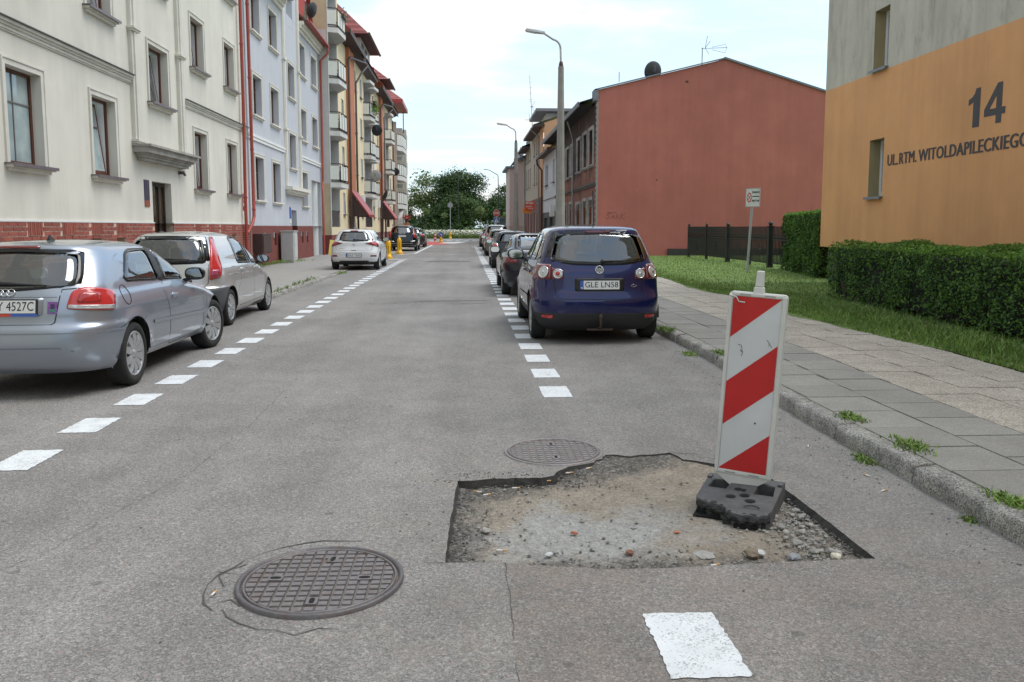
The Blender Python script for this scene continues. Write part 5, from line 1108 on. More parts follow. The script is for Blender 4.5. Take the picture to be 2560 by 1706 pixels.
# no-dogs notice on the lawn
o = thing('notice_sign', 'white dog ban notice on a grey post on the lawn', 'sign', (9.05, 26, .12)); b = MB().tube([(9.02, 26.0, .1), (9.12, 26.0, 2.3)], .04, 10); b.build('post', GALV, o)
T = Matrix.Translation((9.12, 25.95, 2.48)) @ Matrix.Rotation(R(-52), 4, 'Z') @ Matrix.Rotation(R(90), 4, 'X')
b = MB().box(-.24, .24, -.28, .28, -.012, .012, T=T); pl = b.build('plate', G('notice_white', (.66, .66, .62), .5), o)
b = MB().box(-.24, .24, .28, .295, -.016, .018, T=T); b.box(-.24, .24, -.295, -.28, -.016, .018, T=T); b.box(-.255, -.24, -.295, .295, -.016, .018, T=T); b.box(.24, .255, -.295, .295, -.016, .018, T=T); b.build('frame', GALV, o)
b = MB(); n = 24
for k in range(n):
    a0, a1 = 2 * math.pi * k / n, 2 * math.pi * (k + 1) / n; b.add([T @ Vector((-.12 + r * math.cos(a) * .75, r * 1.35 * math.sin(a), .014)) for r, a in ((.085, a0), (.115, a0), (.115, a1), (.085, a1))], [(0, 1, 2, 3)])
for s_ in (-1, 1): b.add([T @ Vector(p) for p in ((-.19, s_ * .1 - .015, .015), (-.05, -s_ * .1 - .015, .015), (-.05, -s_ * .1 + .015, .015), (-.19, s_ * .1 + .015, .015))], [(0, 1, 2, 3)])
b.build('ban_symbol', SR, pl)
for t, z, sz in (('ZAKAZ', .16, .085), ('WPROWADZANIA', .03, .03), ('PSÓW', -.11, .09)):
    me = text_mesh(t, sz, .001, bold=.004); me.transform(Matrix.Translation(-org(pl)) @ T @ Matrix.Translation((.11, z, .015))); me.materials.append(SBK); obj('lettering', me, pl)
# wrought iron fence
fe = thing('iron_fence', 'black wrought iron fence with ball topped posts before the red wall', 'fence', (10.7, 28, .12)); XF = 10.72
for y, w_, h in ((39.2, .055, 1.42), (36.3, .055, 1.42), (33.3, .085, 1.42), (30.7, .05, 1.2), (28.6, .085, 1.45), (25.9, .06, 1.4)):
    T = Matrix.Translation((XF, y, 0)); b = MB().box(XF - w_, XF + w_, y - w_, y + w_, .05, h + .1); b.box(XF - w_ - .02, XF + w_ + .02, y - w_ - .02, y + w_ + .02, h + .1, h + .14); p_ = b.build('post', BLKM, fe); b = MB().lathe([(.02, h + .14)] + [(.085 * math.sin(R(a)) * (1.0 if w_ > .07 else .7), h + .22 - .085 * math.cos(R(a))) for a in range(30, 180, 30)] + [(.005, h + .31)], 12, T=T); b.build('ball', BLKM, p_)
bar = MB().box(-.0145, .0145, -.0145, .0145, -.65, .65).mesh('bar', BLKM); sp_ = MB().lathe([(.016, 0), (.004, .07)], 5).mesh('spike', BLKM)
y = 26.1
while y < 39.1:
    o = obj('bar', bar, fe); o.location = (XF - 10.7, y - 28, .80 - .12 + .12); y += .125
b = MB()
for z in (.28, 1.08, 1.18, 1.27): b.box(XF - .014, XF + .014, 25.9, 39.2, z, z + .045)
b.build('rail', BLKM, fe)
b = MB()
for yc in (37.7, 34.8, 32.0, 29.6, 27.3):
    b = MB()
    for z, w_ in ((.55, .1), (.65, .14), (.75, .1), (.85, .14), (.95, .05)):
        b.tube([(XF - .02, yc - w_, z), (XF - .02, yc, z + .05), (XF - .02, yc + w_, z)], .016, 4); b.tube([(XF - .02, yc - w_, z), (XF - .02, yc, z - .05), (XF - .02, yc + w_, z)], .016, 4)
    b.build('scrollwork', BLKM, fe)
y = 26.1; b = MB()
while y < 39.1: b.tube([(XF, y, 1.1), (XF, y + .06, 1.18), (XF, y + .12, 1.1)], .01, 4); y += .125
b.build('wave_band', BLKM, fe)
b = MB().box(XF - .1, 20.6, 42.85, 42.98, .05, .42); b.build('wall_base', G('wall_base_dark', (.05, .045, .04), .9, var=.3), br)

# ------------------------------------------------------------------ foliage
def leafm(name, c, tr=.0):
    M = Mt(name); M.set(Roughness=.5); M.b.inputs['Specular IOR Level'].default_value = .35
    k = M.mix(1, c, M.ramp(M.noise(2.2, 4), [(.3, .7), (.7, 1.25)]), 'MULTIPLY'); M.color(k)
    t = M.n('ShaderNodeBsdfTranslucent'); M.l(M.mix(1, k, (1.15, 1.25, .8), 'MULTIPLY'), t.inputs[0]); x = M.n('ShaderNodeMixShader'); x.inputs[0].default_value = .28; M.l(M.b.outputs[0], x.inputs[1]); M.l(t.outputs[0], x.inputs[2]); M.l(x.outputs[0], M.out.inputs[0]); return M.m
HEDGE_M = [leafm('hedge_leaf', (.075, .16, .028)), leafm('hedge_leaf_pale', (.15, .27, .045)), leafm('hedge_leaf_deep', (.035, .085, .018))]
TREE_D = [leafm('tree_leaf', (.042, .085, .022)), leafm('tree_leaf_pale', (.075, .125, .032)), leafm('tree_leaf_deep', (.022, .05, .016))]
TREE_L = [leafm('willow_leaf', (.16, .21, .07)), leafm('willow_leaf_pale', (.26, .30, .14)), leafm('willow_leaf_deep', (.07, .11, .03))]
BARK = G('bark', (.09, .07, .05), .95, var=.4, vs=6, bump=.6, bs=20)
def leaf_cloud(name, P, size, mats, parent=None, mix=(.5, .25, .25), out=None, kind=None, asp=.55):
    """P (n,3) leaf positions; each leaf a folded kite"""
    P = np.asarray(P, float); k = len(P); d = np.random.normal(size=(k, 3))
    if out is not None: d = d * .75 + out
    d /= np.linalg.norm(d, axis=1)[:, None] + 1e-9
    t = np.random.normal(size=(k, 3)); t -= d * (t * d).sum(1)[:, None]; t /= np.linalg.norm(t, axis=1)[:, None] + 1e-9; s = np.cross(d, t)
    L = size * (.6 + .8 * np.random.rand(k, 1)); w = L * asp * .5
    V = np.stack([P - t * L * .5, P + s * w + d * L * .08, P + t * L * .5 - d * L * .05, P - s * w + d * L * .08], 1)
    F = np.arange(k * 4).reshape(-1, 4); mi = np.random.choice(len(mats), k, p=mix)
    o = obj(name, np_mesh(name, V.reshape(-1, 3), F, mats, mi=mi), parent)
    if kind: o['kind'] = kind
    return o
def hedge(x0, x1, y0, y1, z0, z1, rot, label, n, size, shear=0.0):
    """clipped hedge: twiggy dark core and a leafy skin; local box turned by rot about its centre"""
    cx, cy = (x0 + x1) / 2, (y0 + y1) / 2; o = thing('hedge', label, 'hedge', (cx, cy, z0), (0, 0, R(rot)), local=True); a, c, h = (x1 - x0) / 2, (y1 - y0) / 2, z1 - z0
    ar = [2 * c * h, 2 * c * h, 2 * a * h, 2 * a * h, 4 * a * c]; pr = np.array(ar) / sum(ar); f = np.random.choice(5, n, p=pr); u = np.random.rand(n) * 2 - 1; v = np.random.rand(n)
    P = np.zeros((n, 3)); O = np.zeros((n, 3)); dep = np.abs(np.random.normal(0, .055, n)) - .02
    for i, (ax, sg) in enumerate(((0, -1), (0, 1), (1, -1), (1, 1))):
        m = f == i; P[m, ax] = sg * ((a, c)[ax] - dep[m]); P[m, 1 - ax] = u[m] * (c, a)[ax]; P[m, 2] = v[m] * h; O[m, ax] = sg
    m = f == 4; P[m, 0] = u[m] * a; P[m, 1] = (v[m] * 2 - 1) * c; P[m, 2] = h - dep[m]; O[m, 2] = 1
    nn = np.array([noise.noise((p[0] * 1.9, p[1] * 1.9, p[2] * 2.4 + rot)) + .5 * noise.noise((p[0] * 6, p[1] * 6, p[2] * 6)) for p in P])
    P += O * (nn * .11)[:, None]
    P[:, 0] *= 1 - .05 * (P[:, 2] / h); lowm = P[:, 2] < .22; keep = ~(lowm & (np.random.rand(n) < .55)) & ~((nn < -.33) & (np.random.rand(n) < .5))
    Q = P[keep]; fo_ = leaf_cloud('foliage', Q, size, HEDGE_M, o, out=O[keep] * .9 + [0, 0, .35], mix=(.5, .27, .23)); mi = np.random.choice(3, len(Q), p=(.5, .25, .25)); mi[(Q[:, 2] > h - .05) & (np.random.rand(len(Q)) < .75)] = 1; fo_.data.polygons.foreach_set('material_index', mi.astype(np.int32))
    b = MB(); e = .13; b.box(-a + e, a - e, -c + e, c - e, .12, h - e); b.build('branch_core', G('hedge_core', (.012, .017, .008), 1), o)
    b = MB()
    for _ in range(int(c * 14)):
        y = random.uniform(-c + .1, c - .1); b.tube([(-a + .15 + jit(.1), y, 0), (-a + .12 + jit(.1), y + jit(.15), .4)], .012, 5)
    b.build('stems', BARK, o)['kind'] = 'stuff'; return o
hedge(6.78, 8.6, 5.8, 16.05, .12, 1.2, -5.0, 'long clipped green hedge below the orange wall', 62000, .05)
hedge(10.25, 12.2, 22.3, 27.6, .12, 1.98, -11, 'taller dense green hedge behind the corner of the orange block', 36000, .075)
def tree(x, y, h, crown, n, size, mats, label, group=None, cat='tree', nclump=60, trunk_r=.22, z0=0.0, seed=1, mix=(.45, .28, .27), gap=.0, cname='crown'):
    """crown: list of (dx,dy,z,rx,ry,rz) lobes filled with leaf clumps"""
    rs = np.random.RandomState(seed); o = thing('tree', label, cat, (x, y, z0), group=group, local=True); b = MB()
    b.tube([(0, 0, 0), (jit(.1), jit(.1), h * .25), (jit(.2), jit(.2), h * .5), (jit(.3), jit(.3), h * .75)], [trunk_r, trunk_r * .75, trunk_r * .5, trunk_r * .2], 8)
    P = []; O = []; tot = sum(c[3] * c[4] * c[5] for c in crown)
    for c in crown:
        k = max(5, int(nclump * (c[3] * c[4] * c[5] / tot)))
        for i in range(k):
            d = rs.normal(size=3); d /= np.linalg.norm(d); r = rs.rand() ** .38; q = np.array([c[0] + d[0] * c[3] * r, c[1] + d[1] * c[4] * r, c[2] + d[2] * c[5] * r])
            if i % 5 == 0: b.tube([(jit(.1), jit(.1), h * rs.uniform(.25, .5)), tuple(q * .55 + np.array([0, 0, h * .2])), tuple(q)], [trunk_r * .35, trunk_r * .2, .02], 5)
            m = max(6, int(n / nclump * rs.uniform(.5, 1.6))); cr = min(c[3:6]) * rs.uniform(.16, .34)
            e = rs.normal(size=(m, 3)) * [cr, cr, cr * .6]; P.append(q + e); O.append(np.tile(d * .6 + [0, 0, .3], (m, 1)) + e / (cr * 2))
    b.build('trunk', BARK, o); leaf_cloud(cname, np.concatenate(P), size, mats, o, mix=mix, out=np.concatenate(O)); return o
BG = 'trees beyond the cross street'
tree(-.75, 130, 10.4, [(0, 0, 7.4, 3.6, 3.6, 3.0), (.2, 0, 4.6, 3.7, 3.6, 2.4), (1.8, 0, 4.8, 2.2, 3, 2.4), (-1.7, 0, 4.6, 1.9, 3, 2.2)], 30000, .32, TREE_D, 'large dark rounded tree in the middle behind the flower bed', BG, nclump=240, trunk_r=.35, seed=3)
tree(-.5, 125, 6.5, [(0, 0, 4.2, 3.1, 2.6, 2.2), (0, 0, 2.3, 2.6, 2.2, 1.4)], 7000, .34, [TREE_D[1], TREE_L[2], TREE_D[0]], 'mid green bushy tree in front of the large dark one', BG, nclump=90, seed=4)
tree(-6.4, 134, 9.6, [(0, 0, 7.0, 2.6, 2.4, 3.2), (-1.5, 0, 5.3, 2.2, 2, 1.6), (1.7, 0, 5.5, 2.0, 2, 1.8)], 3800, .36, TREE_L, 'light airy pale green tree left of the large dark one', BG, nclump=75, seed=5)
tree(-9.6, 128, 4.6, [(0, 0, 2.5, 2.8, 3, 1.8)], 4000, .36, [TREE_D[0], TREE_L[2], TREE_D[2]], 'low dark green tree beside the corner block', BG, nclump=70, seed=6)
tree(-5.0, 127, 4.4, [(0, 0, 2.9, 2.4, 3, 1.9), (0, 0, 1.4, 2.6, 2.6, 1.1)], 6000, .34, [TREE_D[0], TREE_D[1], TREE_D[2]], 'dense bushy tree under the light airy one', BG, nclump=80, seed=7)
tree(6.9, 140, 9.3, [(0, 0, 5.4, 2.6, 2.6, 3.0), (-2, 0, 4.2, 1.7, 2, 1.8), (.8, 0, 8.0, 1.0, 1, 1.0), (2.4, 0, 5, 2, 2, 2)], 6200, .36, TREE_D, 'loose dark tree with sky gaps behind the stop sign', BG, nclump=85, seed=8)
tree(12.5, 138, 11, [(0, 0, 7.6, 2.4, 2.4, 2.8), (-1, 0, 4, 3.2, 3, 2.4)], 5200, .36, [TREE_D[0], TREE_L[0], TREE_D[2]], 'pale topped tree partly hidden by the pink house', BG, nclump=70, seed=9)
tree(5.6, 133, 6.5, [(0, 0, 3.8, 3.2, 3, 2.6), (2.5, 0, 2.6, 3, 3, 1.8)], 7000, .36, [TREE_D[0], TREE_D[1], TREE_D[2]], 'dark undergrowth tree low behind the stop sign', BG, nclump=90, seed=10)
tree(-13, 140, 8, [(0, 0, 5, 4, 3, 3)], 4000, .4, TREE_D, 'dark tree peeping past the corner block end', BG, nclump=60, seed=12)
for i, (x, y, h, l) in enumerate([(-5.3, 112.5, 4.1, 'young standard tree with a small round crown left of the island'), (-2.9, 118, 3.6, 'thin young tree half hidden behind the grey round sign'), (2.0, 114.5, 4.3, 'young standard tree with bright round crown in the flower bed'), (5.7, 116, 3.7, 'young round crowned tree above the parked silver wagon')]):
    tree(x, y, h * .9, [(0, 0, h - .45, .55, .55, .5)], 420, .2, [TREE_L[0], TREE_L[1], TREE_D[1]], l, 'young trees at the flower bed', nclump=14, trunk_r=.05, seed=20 + i)
# flower bed on the island beyond the cross street
fb = thing('flower_bed', 'clipped low hedge bed of white flowers across the street end', 'flower bed', (0, 112, 0)); n = 9000
P = np.stack([np.random.uniform(-6.6, 9, n), np.random.uniform(111, 114, n), np.random.uniform(.02, .55, n)], 1); leaf_cloud('foliage', P, .2, [TREE_L[0], TREE_L[2], TREE_L[1]], fb, out=np.array([0, -.3, .6])).location = (0, -112, 0)
b = MB().box(-6.5, 9, 111.2, 114, 0, .4); b.build('soil', LAWN, fb)
n = 4200; P = np.stack([np.random.uniform(-5.8, 9, n), np.random.uniform(111.9, 114, n), np.random.uniform(.55, 1.15, n)], 1); keep = np.array([noise.noise((p[0] * .9, p[1], 0)) > -.25 for p in P])
leaf_cloud('blossom', P[keep], .19, [G('petal_white', (.78, .78, .70), .6), G('petal_cream', (.68, .66, .52), .6), TREE_L[1]], fb, mix=(.5, .22, .28), out=np.array([0, -.6, .6]), asp=.9).location = (0, -112, 0)
P = np.stack([np.random.uniform(-30, 30, 9000), np.random.uniform(119, 124, 9000), np.abs(np.random.normal(.8, .9, 9000))], 1); leaf_cloud('undergrowth', P, .35, TREE_D, None, kind='stuff')
o = thing('kiosk', 'dark grey shed roof showing between the stop sign and the trees', 'shed', (6.2, 122, 0)); b = MB().box(4.6, 8.6, 121, 124, 0, 2.7); b.build('wall', G('shed_dark', (.06, .07, .085), .7), o); b = MB(); b.add([(4.4, 120.8, 2.7), (8.8, 120.8, 3.1), (8.8, 124.2, 3.1), (4.4, 124.2, 2.7), (4.4, 120.8, 2.8), (8.8, 120.8, 3.2), (8.8, 124.2, 3.2), (4.4, 124.2, 2.8)], [(0, 1, 2, 3), (4, 7, 6, 5), (0, 4, 5, 1), (1, 5, 6, 2), (0, 3, 7, 4)]); b.build('roof', G('shed_roof', (.2, .21, .22), .6), o)
o = thing('house', 'grey house gable glimpsed through the trees behind the round sign', 'house', (-2.6, 136, 0)); b = MB(); b.add([(-5, 136, 0), (0, 136, 0), (0, 136, 4), (-2.5, 136, 5.6), (-5, 136, 4), (-5, 142, 4), (0, 142, 4), (-2.5, 142, 5.6)], [(0, 1, 2, 3, 4), (4, 3, 7, 5), (3, 2, 6, 7)]); b.build('wall', G('far_grey', (.33, .33, .34), .8), o)
P = np.stack([np.random.uniform(-40, 40, 9000), np.random.uniform(-80, -70, 9000), np.random.uniform(0, 10, 9000)], 1); leaf_cloud('unseen_treeline', P, 1.2, TREE_D, None, kind='stuff')   # unseen leaf mass added behind the camera to darken car reflections
# the hanging flowers on the balcony
pl = thing('flower_box', 'hanging green and red flowers on the upper balcony rail', 'flower box', (-6.75, 64.3, 10.6)); P = np.random.normal(size=(420, 3)) * [.12, .5, .3] + [-6.72, 64.4, 10.55]
o = leaf_cloud('flowers', P, .13, [G('bright_leaf', (.12, .30, .03), .6), G('red_petal', (.45, .03, .03), .6), G('bright_leaf', (.12, .30, .03), .6)], pl, mix=(.5, .2, .3), kind='stuff'); o.location = (6.75, -64.3, -10.6); MB().box(-6.8, -6.6, 63.4, 65.1, 10.68, 10.9).build('planter', BPIPE, pl)
pl = thing('flower_box', 'pink flowers on the topmost yellow block balcony rail', 'flower box', (-6.8, 49.2, 13.4)); P = np.random.normal(size=(160, 3)) * [.08, .35, .15] + [-6.78, 49.0, 13.5]
o = leaf_cloud('flowers', P, .1, [G('bright_leaf', (.12, .30, .03), .6), G('pink_petal', (.55, .20, .28), .6), TREE_D[0]], pl, mix=(.4, .35, .25), kind='stuff'); o.location = (6.8, -49.2, -13.4); MB().box(-6.85, -6.7, 48.3, 49.5, 13.3, 13.42).build('planter', BPIPE, pl)
o = thing('potted_flowers', 'red flowers in a pot by the corner block entrance', 'plant', (-6.4, 89, 2.3)); P = np.random.normal(size=(200, 3)) * [.22, .22, .16] + [0, 0, .55]; o.location = (-6.2, 89, 2.0); leaf_cloud('flowers', P, .14, [G('red_petal', (.45, .03, .03), .6)] * 3, o, kind='stuff'); ORG[o.name] = Vector((0, 0, 0)); MB().lathe([(.14, 0), (.2, .4)], 12).build('pot', BPIPE, o); MB().box(-.3, .3, -.1, .5, -2, -.01).build('pillar', ORA, o)

# ------------------------------------------------------------------ manhole covers
IRON = None
def iron(name, c, rust):
    M = Mt(name); M.set(Roughness=.5, Metallic=.35); k = M.mix(M.ramp(M.noise(9, 6, .7), [(.52, 0), (.72, rust)]), c, (.16, .075, .045)); M.color(M.mix(1, k, M.ramp(M.noise(40, 4), [(.3, .8), (.7, 1.15)]), 'MULTIPLY')); M.bump(M.noise(120, 4), .3, .003); return M.m
IR1 = iron('cast_iron', (.20, .182, .185), .5); IR2 = iron('worn_iron', (.26, .235, .235), .35); IRD = iron('iron_grit', (.17, .15, .13), .6); IRR = iron('iron_rim', (.135, .128, .135), .6); HOLE = G('black_hole', (.008, .008, .008), .9)
def clip_circle(poly, r, n=40):
    for k in range(n):
        a = 2 * math.pi * k / n; nx_, ny_ = math.cos(a), math.sin(a); out = []
        for i in range(len(poly)):
            p, q = poly[i], poly[(i + 1) % len(poly)]; dp, dq = p[0] * nx_ + p[1] * ny_ - r, q[0] * nx_ + q[1] * ny_ - r
            if dp <= 0: out.append(p)
            if dp * dq < 0: t = dp / (dp - dq); out.append((p[0] + (q[0] - p[0]) * t, p[1] + (q[1] - p[1]) * t))
        poly = out
        if len(poly) < 3: return None
    return poly
def manhole(x, y, ro, ri, pitch, gap, h, label, m, mf, grit, rim_h, holes, rot=0, zt=.0):
    o = thing('manhole_cover', label, 'manhole cover', (x, y, 0), (R(zt), 0, R(rot)), local=True)
    MB().lathe([(ro, -.01), (ro - .002, rim_h), (ro - .008, rim_h + .003), (ro - .019, rim_h + .002), (ro - .023, .004)], 64, cap=False).build('rim', mf, o)
    MB().lathe([(.001, .005), (ro - .024, .005)], 64, cap=False, sm=False).build('cover_bed', grit, o); b = MB().lathe([(ri + .004, .004), (ri + .004, h + .003), (ro - .032, h + .003), (ro - .032, .004)], 64, cap=False); b.build('cover_edge', m, o)
    cache = {}; N = int(ri / pitch) + 1; s = (pitch - gap) / 2
    for i in range(-N, N + 1):
        for j in range(-N, N + 1):
            cx_, cy_ = i * pitch, j * pitch; p = [(cx_ - s, cy_ - s * .9), (cx_ + s, cy_ - s * .9), (cx_ + s, cy_ + s * .9), (cx_ - s, cy_ + s * .9)]
            if any(math.hypot(cx_ - hx, cy_ - hy) < .028 for hx, hy in holes): continue
            full = all(math.hypot(*q) < ri - .004 for q in p)
            if full:
                if 'f' not in cache: cache['f'] = MB().prism([(-s, -s * .9), (s, -s * .9), (s, s * .9), (-s, s * .9)], .004, h, top=[(-s * .9, -s * .8), (s * .9, -s * .8), (s * .9, s * .8), (-s * .9, s * .8)]).mesh('raised_square', m)
                q = obj('raised_square', cache['f'], o); q.location = (cx_, cy_, jit(.0008))
            else:
                c = clip_circle(p, ri - .003)
                if c and len(c) >= 3 and abs(sum(c[k][0] * c[(k + 1) % len(c)][1] - c[(k + 1) % len(c)][0] * c[k][1] for k in range(len(c)))) > 3e-4: obj('raised_square', MB().prism(c, .004, h).mesh('raised_square', m), o)
    for hx, hy in holes:
        a = math.atan2(hy, hx); T = Matrix.Translation((hx, hy, 0)) @ Matrix.Rotation(a, 4, 'Z'); b = MB().box(-.032, .032, -.024, .024, .004, h + .001, T=T); hb = b.build('keyhole_plate', m, o)
        MB().prism([(-.024, -.006), (-.012, -.011), (.012, -.011), (.024, -.006), (.024, .006), (.012, .011), (-.012, .011), (-.024, .006)], h + .0015, h + .0025, T=T).build('keyhole', HOLE, hb)
    return o
manhole(-.64, 3.535, .362, .318, .0485, .009, .014, 'large round iron manhole cover with raised squares and four slots', IR1, IRR, IRD, .017, [(.19, .0), (-.2, .015), (.02, .21), (-.0, -.22)])
manhole(.604, 5.575, .345, .30, .050, .018, .010, 'smaller brownish manhole cover touching the back edge of the pit', IR2, IR2, IRD, .006, [(.0, .17), (.0, -.17)])
# ------------------------------------------------------------------ striped beacon panel in its rubber foot
bp_ = thing('beacon_panel', 'white framed beacon panel with red diagonal stripes leaning in the rubber foot', 'beacon panel', (1.60, 4.60, .036), (0, R(3.3), R(-27)), local=True)
bp_.scale = (.985, 1, 1)
PLW = G('dirty_white_plastic', (.72, .72, .69), .4, var=.12, vs=7, streak=.12)
def rrect(x0, x1, z0, z1, r, n=5):
    out = []
    for cx_, cz_, a0 in ((x1 - r, z1 - r, 0), (x0 + r, z1 - r, 90), (x0 + r, z0 + r, 180), (x1 - r, z0 + r, 270)):
        for k in range(n + 1): a = R(a0 + 90 * k / n); out.append((cx_ + r * math.cos(a), cz_ + r * math.sin(a)))
    return out
def upright(me): me.transform(Matrix.Rotation(R(90), 4, 'X')); return me
W2, ZB, ZT_ = .163, .085, 1.145
outer = rrect(-W2, W2, ZB, ZT_, .022); lo_i = [(-W2, ZB), (-.045, .0), (-.03, -.03), (.03, -.03), (.045, .0), (W2, ZB)]
pr = [p for p in outer if p[1] > ZB + .03] ; pr = sorted([p for p in outer if p[1] > .5], key=lambda p: math.atan2(p[1] - .6, p[0]))
poly = pr + [(-W2, ZB), (-.05, .005), (-.038, -.035), (.038, -.035), (.05, .005), (W2, ZB)]
me = plate(poly, [], -.022, .022); upright(me); me.materials.append(PLW); fr_ = obj('frame', me, bp_)
md = fr_.modifiers.new('bevel', 'BEVEL'); md.width = .006; md.segments = 2; md.limit_method = 'ANGLE'; md.angle_limit = R(40)
xl, xr_, zb_, zt_ = -.138, .131, .108, 1.12
b = MB()   # raised lip round the sheet
for a, c, e, g in ((-W2 + .003, xl - .004, ZB, ZT_ - .012), (xr_ + .004, W2 - .003, ZB, ZT_ - .012), (xl - .004, xr_ + .004, zt_ + .003, ZT_ - .004), (xl - .004, xr_ + .004, ZB, zb_ - .003)): b.box(a, c, -.030, -.0222, e, g)
b.build('lip', PLW, fr_, bevel=.003)
b = MB()
for sx_ in (-.07, .065):
    for z_ in (zt_ + .012, zb_ - .013): b.box(sx_ - .03, sx_ + .03, -.0308, -.03, z_ - .004, z_ + .003)
b.build('slot', G('slot_shadow', (.35, .35, .33), .7), fr_)
def sheet_mat(name, c, c2):
    M = Mt(name); M.set(Roughness=.28); k = M.mix(M.ramp(M.noise(30, 7, .8, M.map((1, 1, .4))), [(.66, 0), (.70, .55)]), c, c2); k = M.mix(M.ramp(M.noise(70, 5, .8), [(.70, 0), (.74, .5)]), k, (.12, .12, .12)); M.color(M.mix(1, k, M.ramp(M.noise(4, 5), [(.3, .9), (.7, 1.04)]), 'MULTIPLY')); return M.m
SHW = sheet_mat('reflective_white', (.68, .695, .715), (.42, .43, .44)); SHR = sheet_mat('reflective_red', (.58, .022, .024), (.66, .20, .19))
b = MB().box(xl, xr_, -.0236, -.0225, zb_, zt_).build('white_sheet', SHW, bp_)
def clipz(poly, x0, x1, z0, z1):
    for ax, lim, sg in ((0, x0, 1), (0, x1, -1), (1, z0, 1), (1, z1, -1)):
        out = []
        for i in range(len(poly)):
            p, q = poly[i], poly[(i + 1) % len(poly)]; dp, dq = (p[ax] - lim) * sg, (q[ax] - lim) * sg
            if dp >= 0: out.append(p)
            if dp * dq < 0: t = dp / (dp - dq); out.append((p[0] + (q[0] - p[0]) * t, p[1] + (q[1] - p[1]) * t))
        poly = out
    return poly
wd_ = xr_ - xl; rise = wd_ * .86; band = .238
HS = zt_ - zb_
for k in range(3):   # red bands rising to the right
    q = [(xl, zt_ - HS * (.236 + .505 * k)), (xr_, zt_ - HS * (.002 + .51 * k)), (xr_, zt_ - HS * (-.25 + .51 * k)), (xl, zt_ - HS * (-.014 + .505 * k))]
    q = clipz(q, xl, xr_, zb_, zt_)
    if k == 0: q = [p for p in q if not (abs(p[0] - xl) < 1e-6 and abs(p[1] - zt_) < 1e-6)] + []; q = sorted(q + [(xl, zt_ - .016), (xl + .02, zt_)], key=lambda p: math.atan2(p[1] - (zt_ - .08), p[0] - (xl + .06)))
    if len(q) >= 3: me = plate(q, [], .0239, .0246); upright(me); me.materials.append(SHR); obj('red_stripe', me, bp_)
b = MB()
for pts_, w_ in (([(-.09, .845), (-.07, .84), (-.06, .80), (-.065, .78)], .003), ([(.07, .885), (.10, .845)], .003), ([(.085, .87), (.08, .85)], .002), ([(-.06, .80), (-.075, .815)], .004)):
    for p, q in zip(pts_[:-1], pts_[1:]): b.tube([(p[0], -.0242, p[1]), (q[0], -.0242, q[1])], w_ / 2, 4)
b.lathe([(.006, 0), (.0055, .001)], 8, T=Matrix.Translation((.045, -.0245, .40)) @ Matrix.Rotation(R(90), 4, 'X')); b.build('scuff', G('scuff_dark', (.07, .06, .05), .8), bp_)
b = MB().tube([(-W2 + .004, -.031, ZT_ - .02), (-.12, -.031, ZT_ - .03), (-.105, -.031, ZT_ - .055), (-.07, -.028, ZT_ - .058)], .004, 5); b.build('cable_tie', PLW, bp_)
b = MB().prism([(-.032, -.018), (.032, -.018), (.032, .018), (-.032, .018)], ZT_ - .004, ZT_ + .035, top=[(-.028, -.016), (.028, -.016), (.028, .016), (-.028, .016)]); b.prism([(-.024, -.014), (.024, -.014), (.024, .014), (-.024, .014)], ZT_ + .0352, ZT_ + .125, top=[(-.021, -.013), (.021, -.013), (.021, .013), (-.021, .013)]); b.build('lamp_peg', PLW, bp_, bevel=.006)
RUB = G('black_rubber', (.10, .102, .106), .75, var=.35, vs=10, bump=.6, bs=70, dist=.006); RUBT = G('broken_rubber', (.05, .05, .052), .9, var=.5, vs=40, bump=1, bs=90, dist=.02)
ft = thing('rubber_foot', 'broken black rubber foot block with holes holding the striped panel', 'rubber base', (1.54, 4.47, -.05), (R(6), 0, R(-30)), local=True)
ft.scale = (1.06, 1.06, 1.0)
# plan in local axes: x along the panel, y away from the camera; the front edge is torn off in a ragged line
fe_ = [(.20, -.20)]; xs = np.linspace(.185, -.19, 22)
for i, x_ in enumerate(xs): fe_.append((x_, -.215 + .07 * max(0, -x_ + .04) / .2 * (1 if x_ < .04 else 0) - (.035 if -.02 < x_ < .16 else 0) + jit(.008)))
outl = [(.205, .235), (-.205, .235), (-.205, .16), (-.20, -.10)] + [(x_, y_) for x_, y_ in fe_[::-1]]
hl = [[(-.17, .04), (-.075, .04), (-.065, .15), (-.16, .15)], [(.075, .02), (.175, .02), (.165, .15), (.08, .15)], circle(-.03, -.05, .026, 16), circle(.035, -.015, .027, 16), circle(.075, -.075, .028, 16)]
me = plate(outl, hl, .0, .105); me.materials.append(RUB); fo = obj('block', me, ft); md = fo.modifiers.new('bevel', 'BEVEL'); md.width = .006; md.segments = 2; md.limit_method = 'ANGLE'; md.angle_limit = R(50)
b = MB().box(-.195, .19, -.19, .22, .001, .03); b.build('hollow_floor', HOLE, ft)
bm = bmesh.new()   # torn face: rough lip hanging over dark cavities
rows = []
for i, (x_, y_) in enumerate(fe_): rows.append([bm.verts.new((x_, y_ + dy + jit(.006), z_ + jit(.007))) for dy, z_ in ((.012, .107), (-.01, .095), (-.018, .075), (-.006, .058), (.015, .05))])
for a, c in zip(rows[:-1], rows[1:]):
    for j in range(4): bm.faces.new((a[j], a[j + 1], c[j + 1], c[j]))
me = bpy.data.meshes.new('torn_face'); bm.to_mesh(me); bm.free(); me.materials.append(RUBT); obj('torn_face', me, ft)
b = MB()
for x_, w_ in ((-.115, .014), (.0, .03), (.10, .012), (.165, .014)): y_ = np.interp(x_, xs[::-1], [p[1] for p in fe_[1:]][::-1]); b.box(x_ - w_, x_ + w_, y_ - .008, y_ + .03, -.004, .06)
b.build('rib', RUBT, ft)
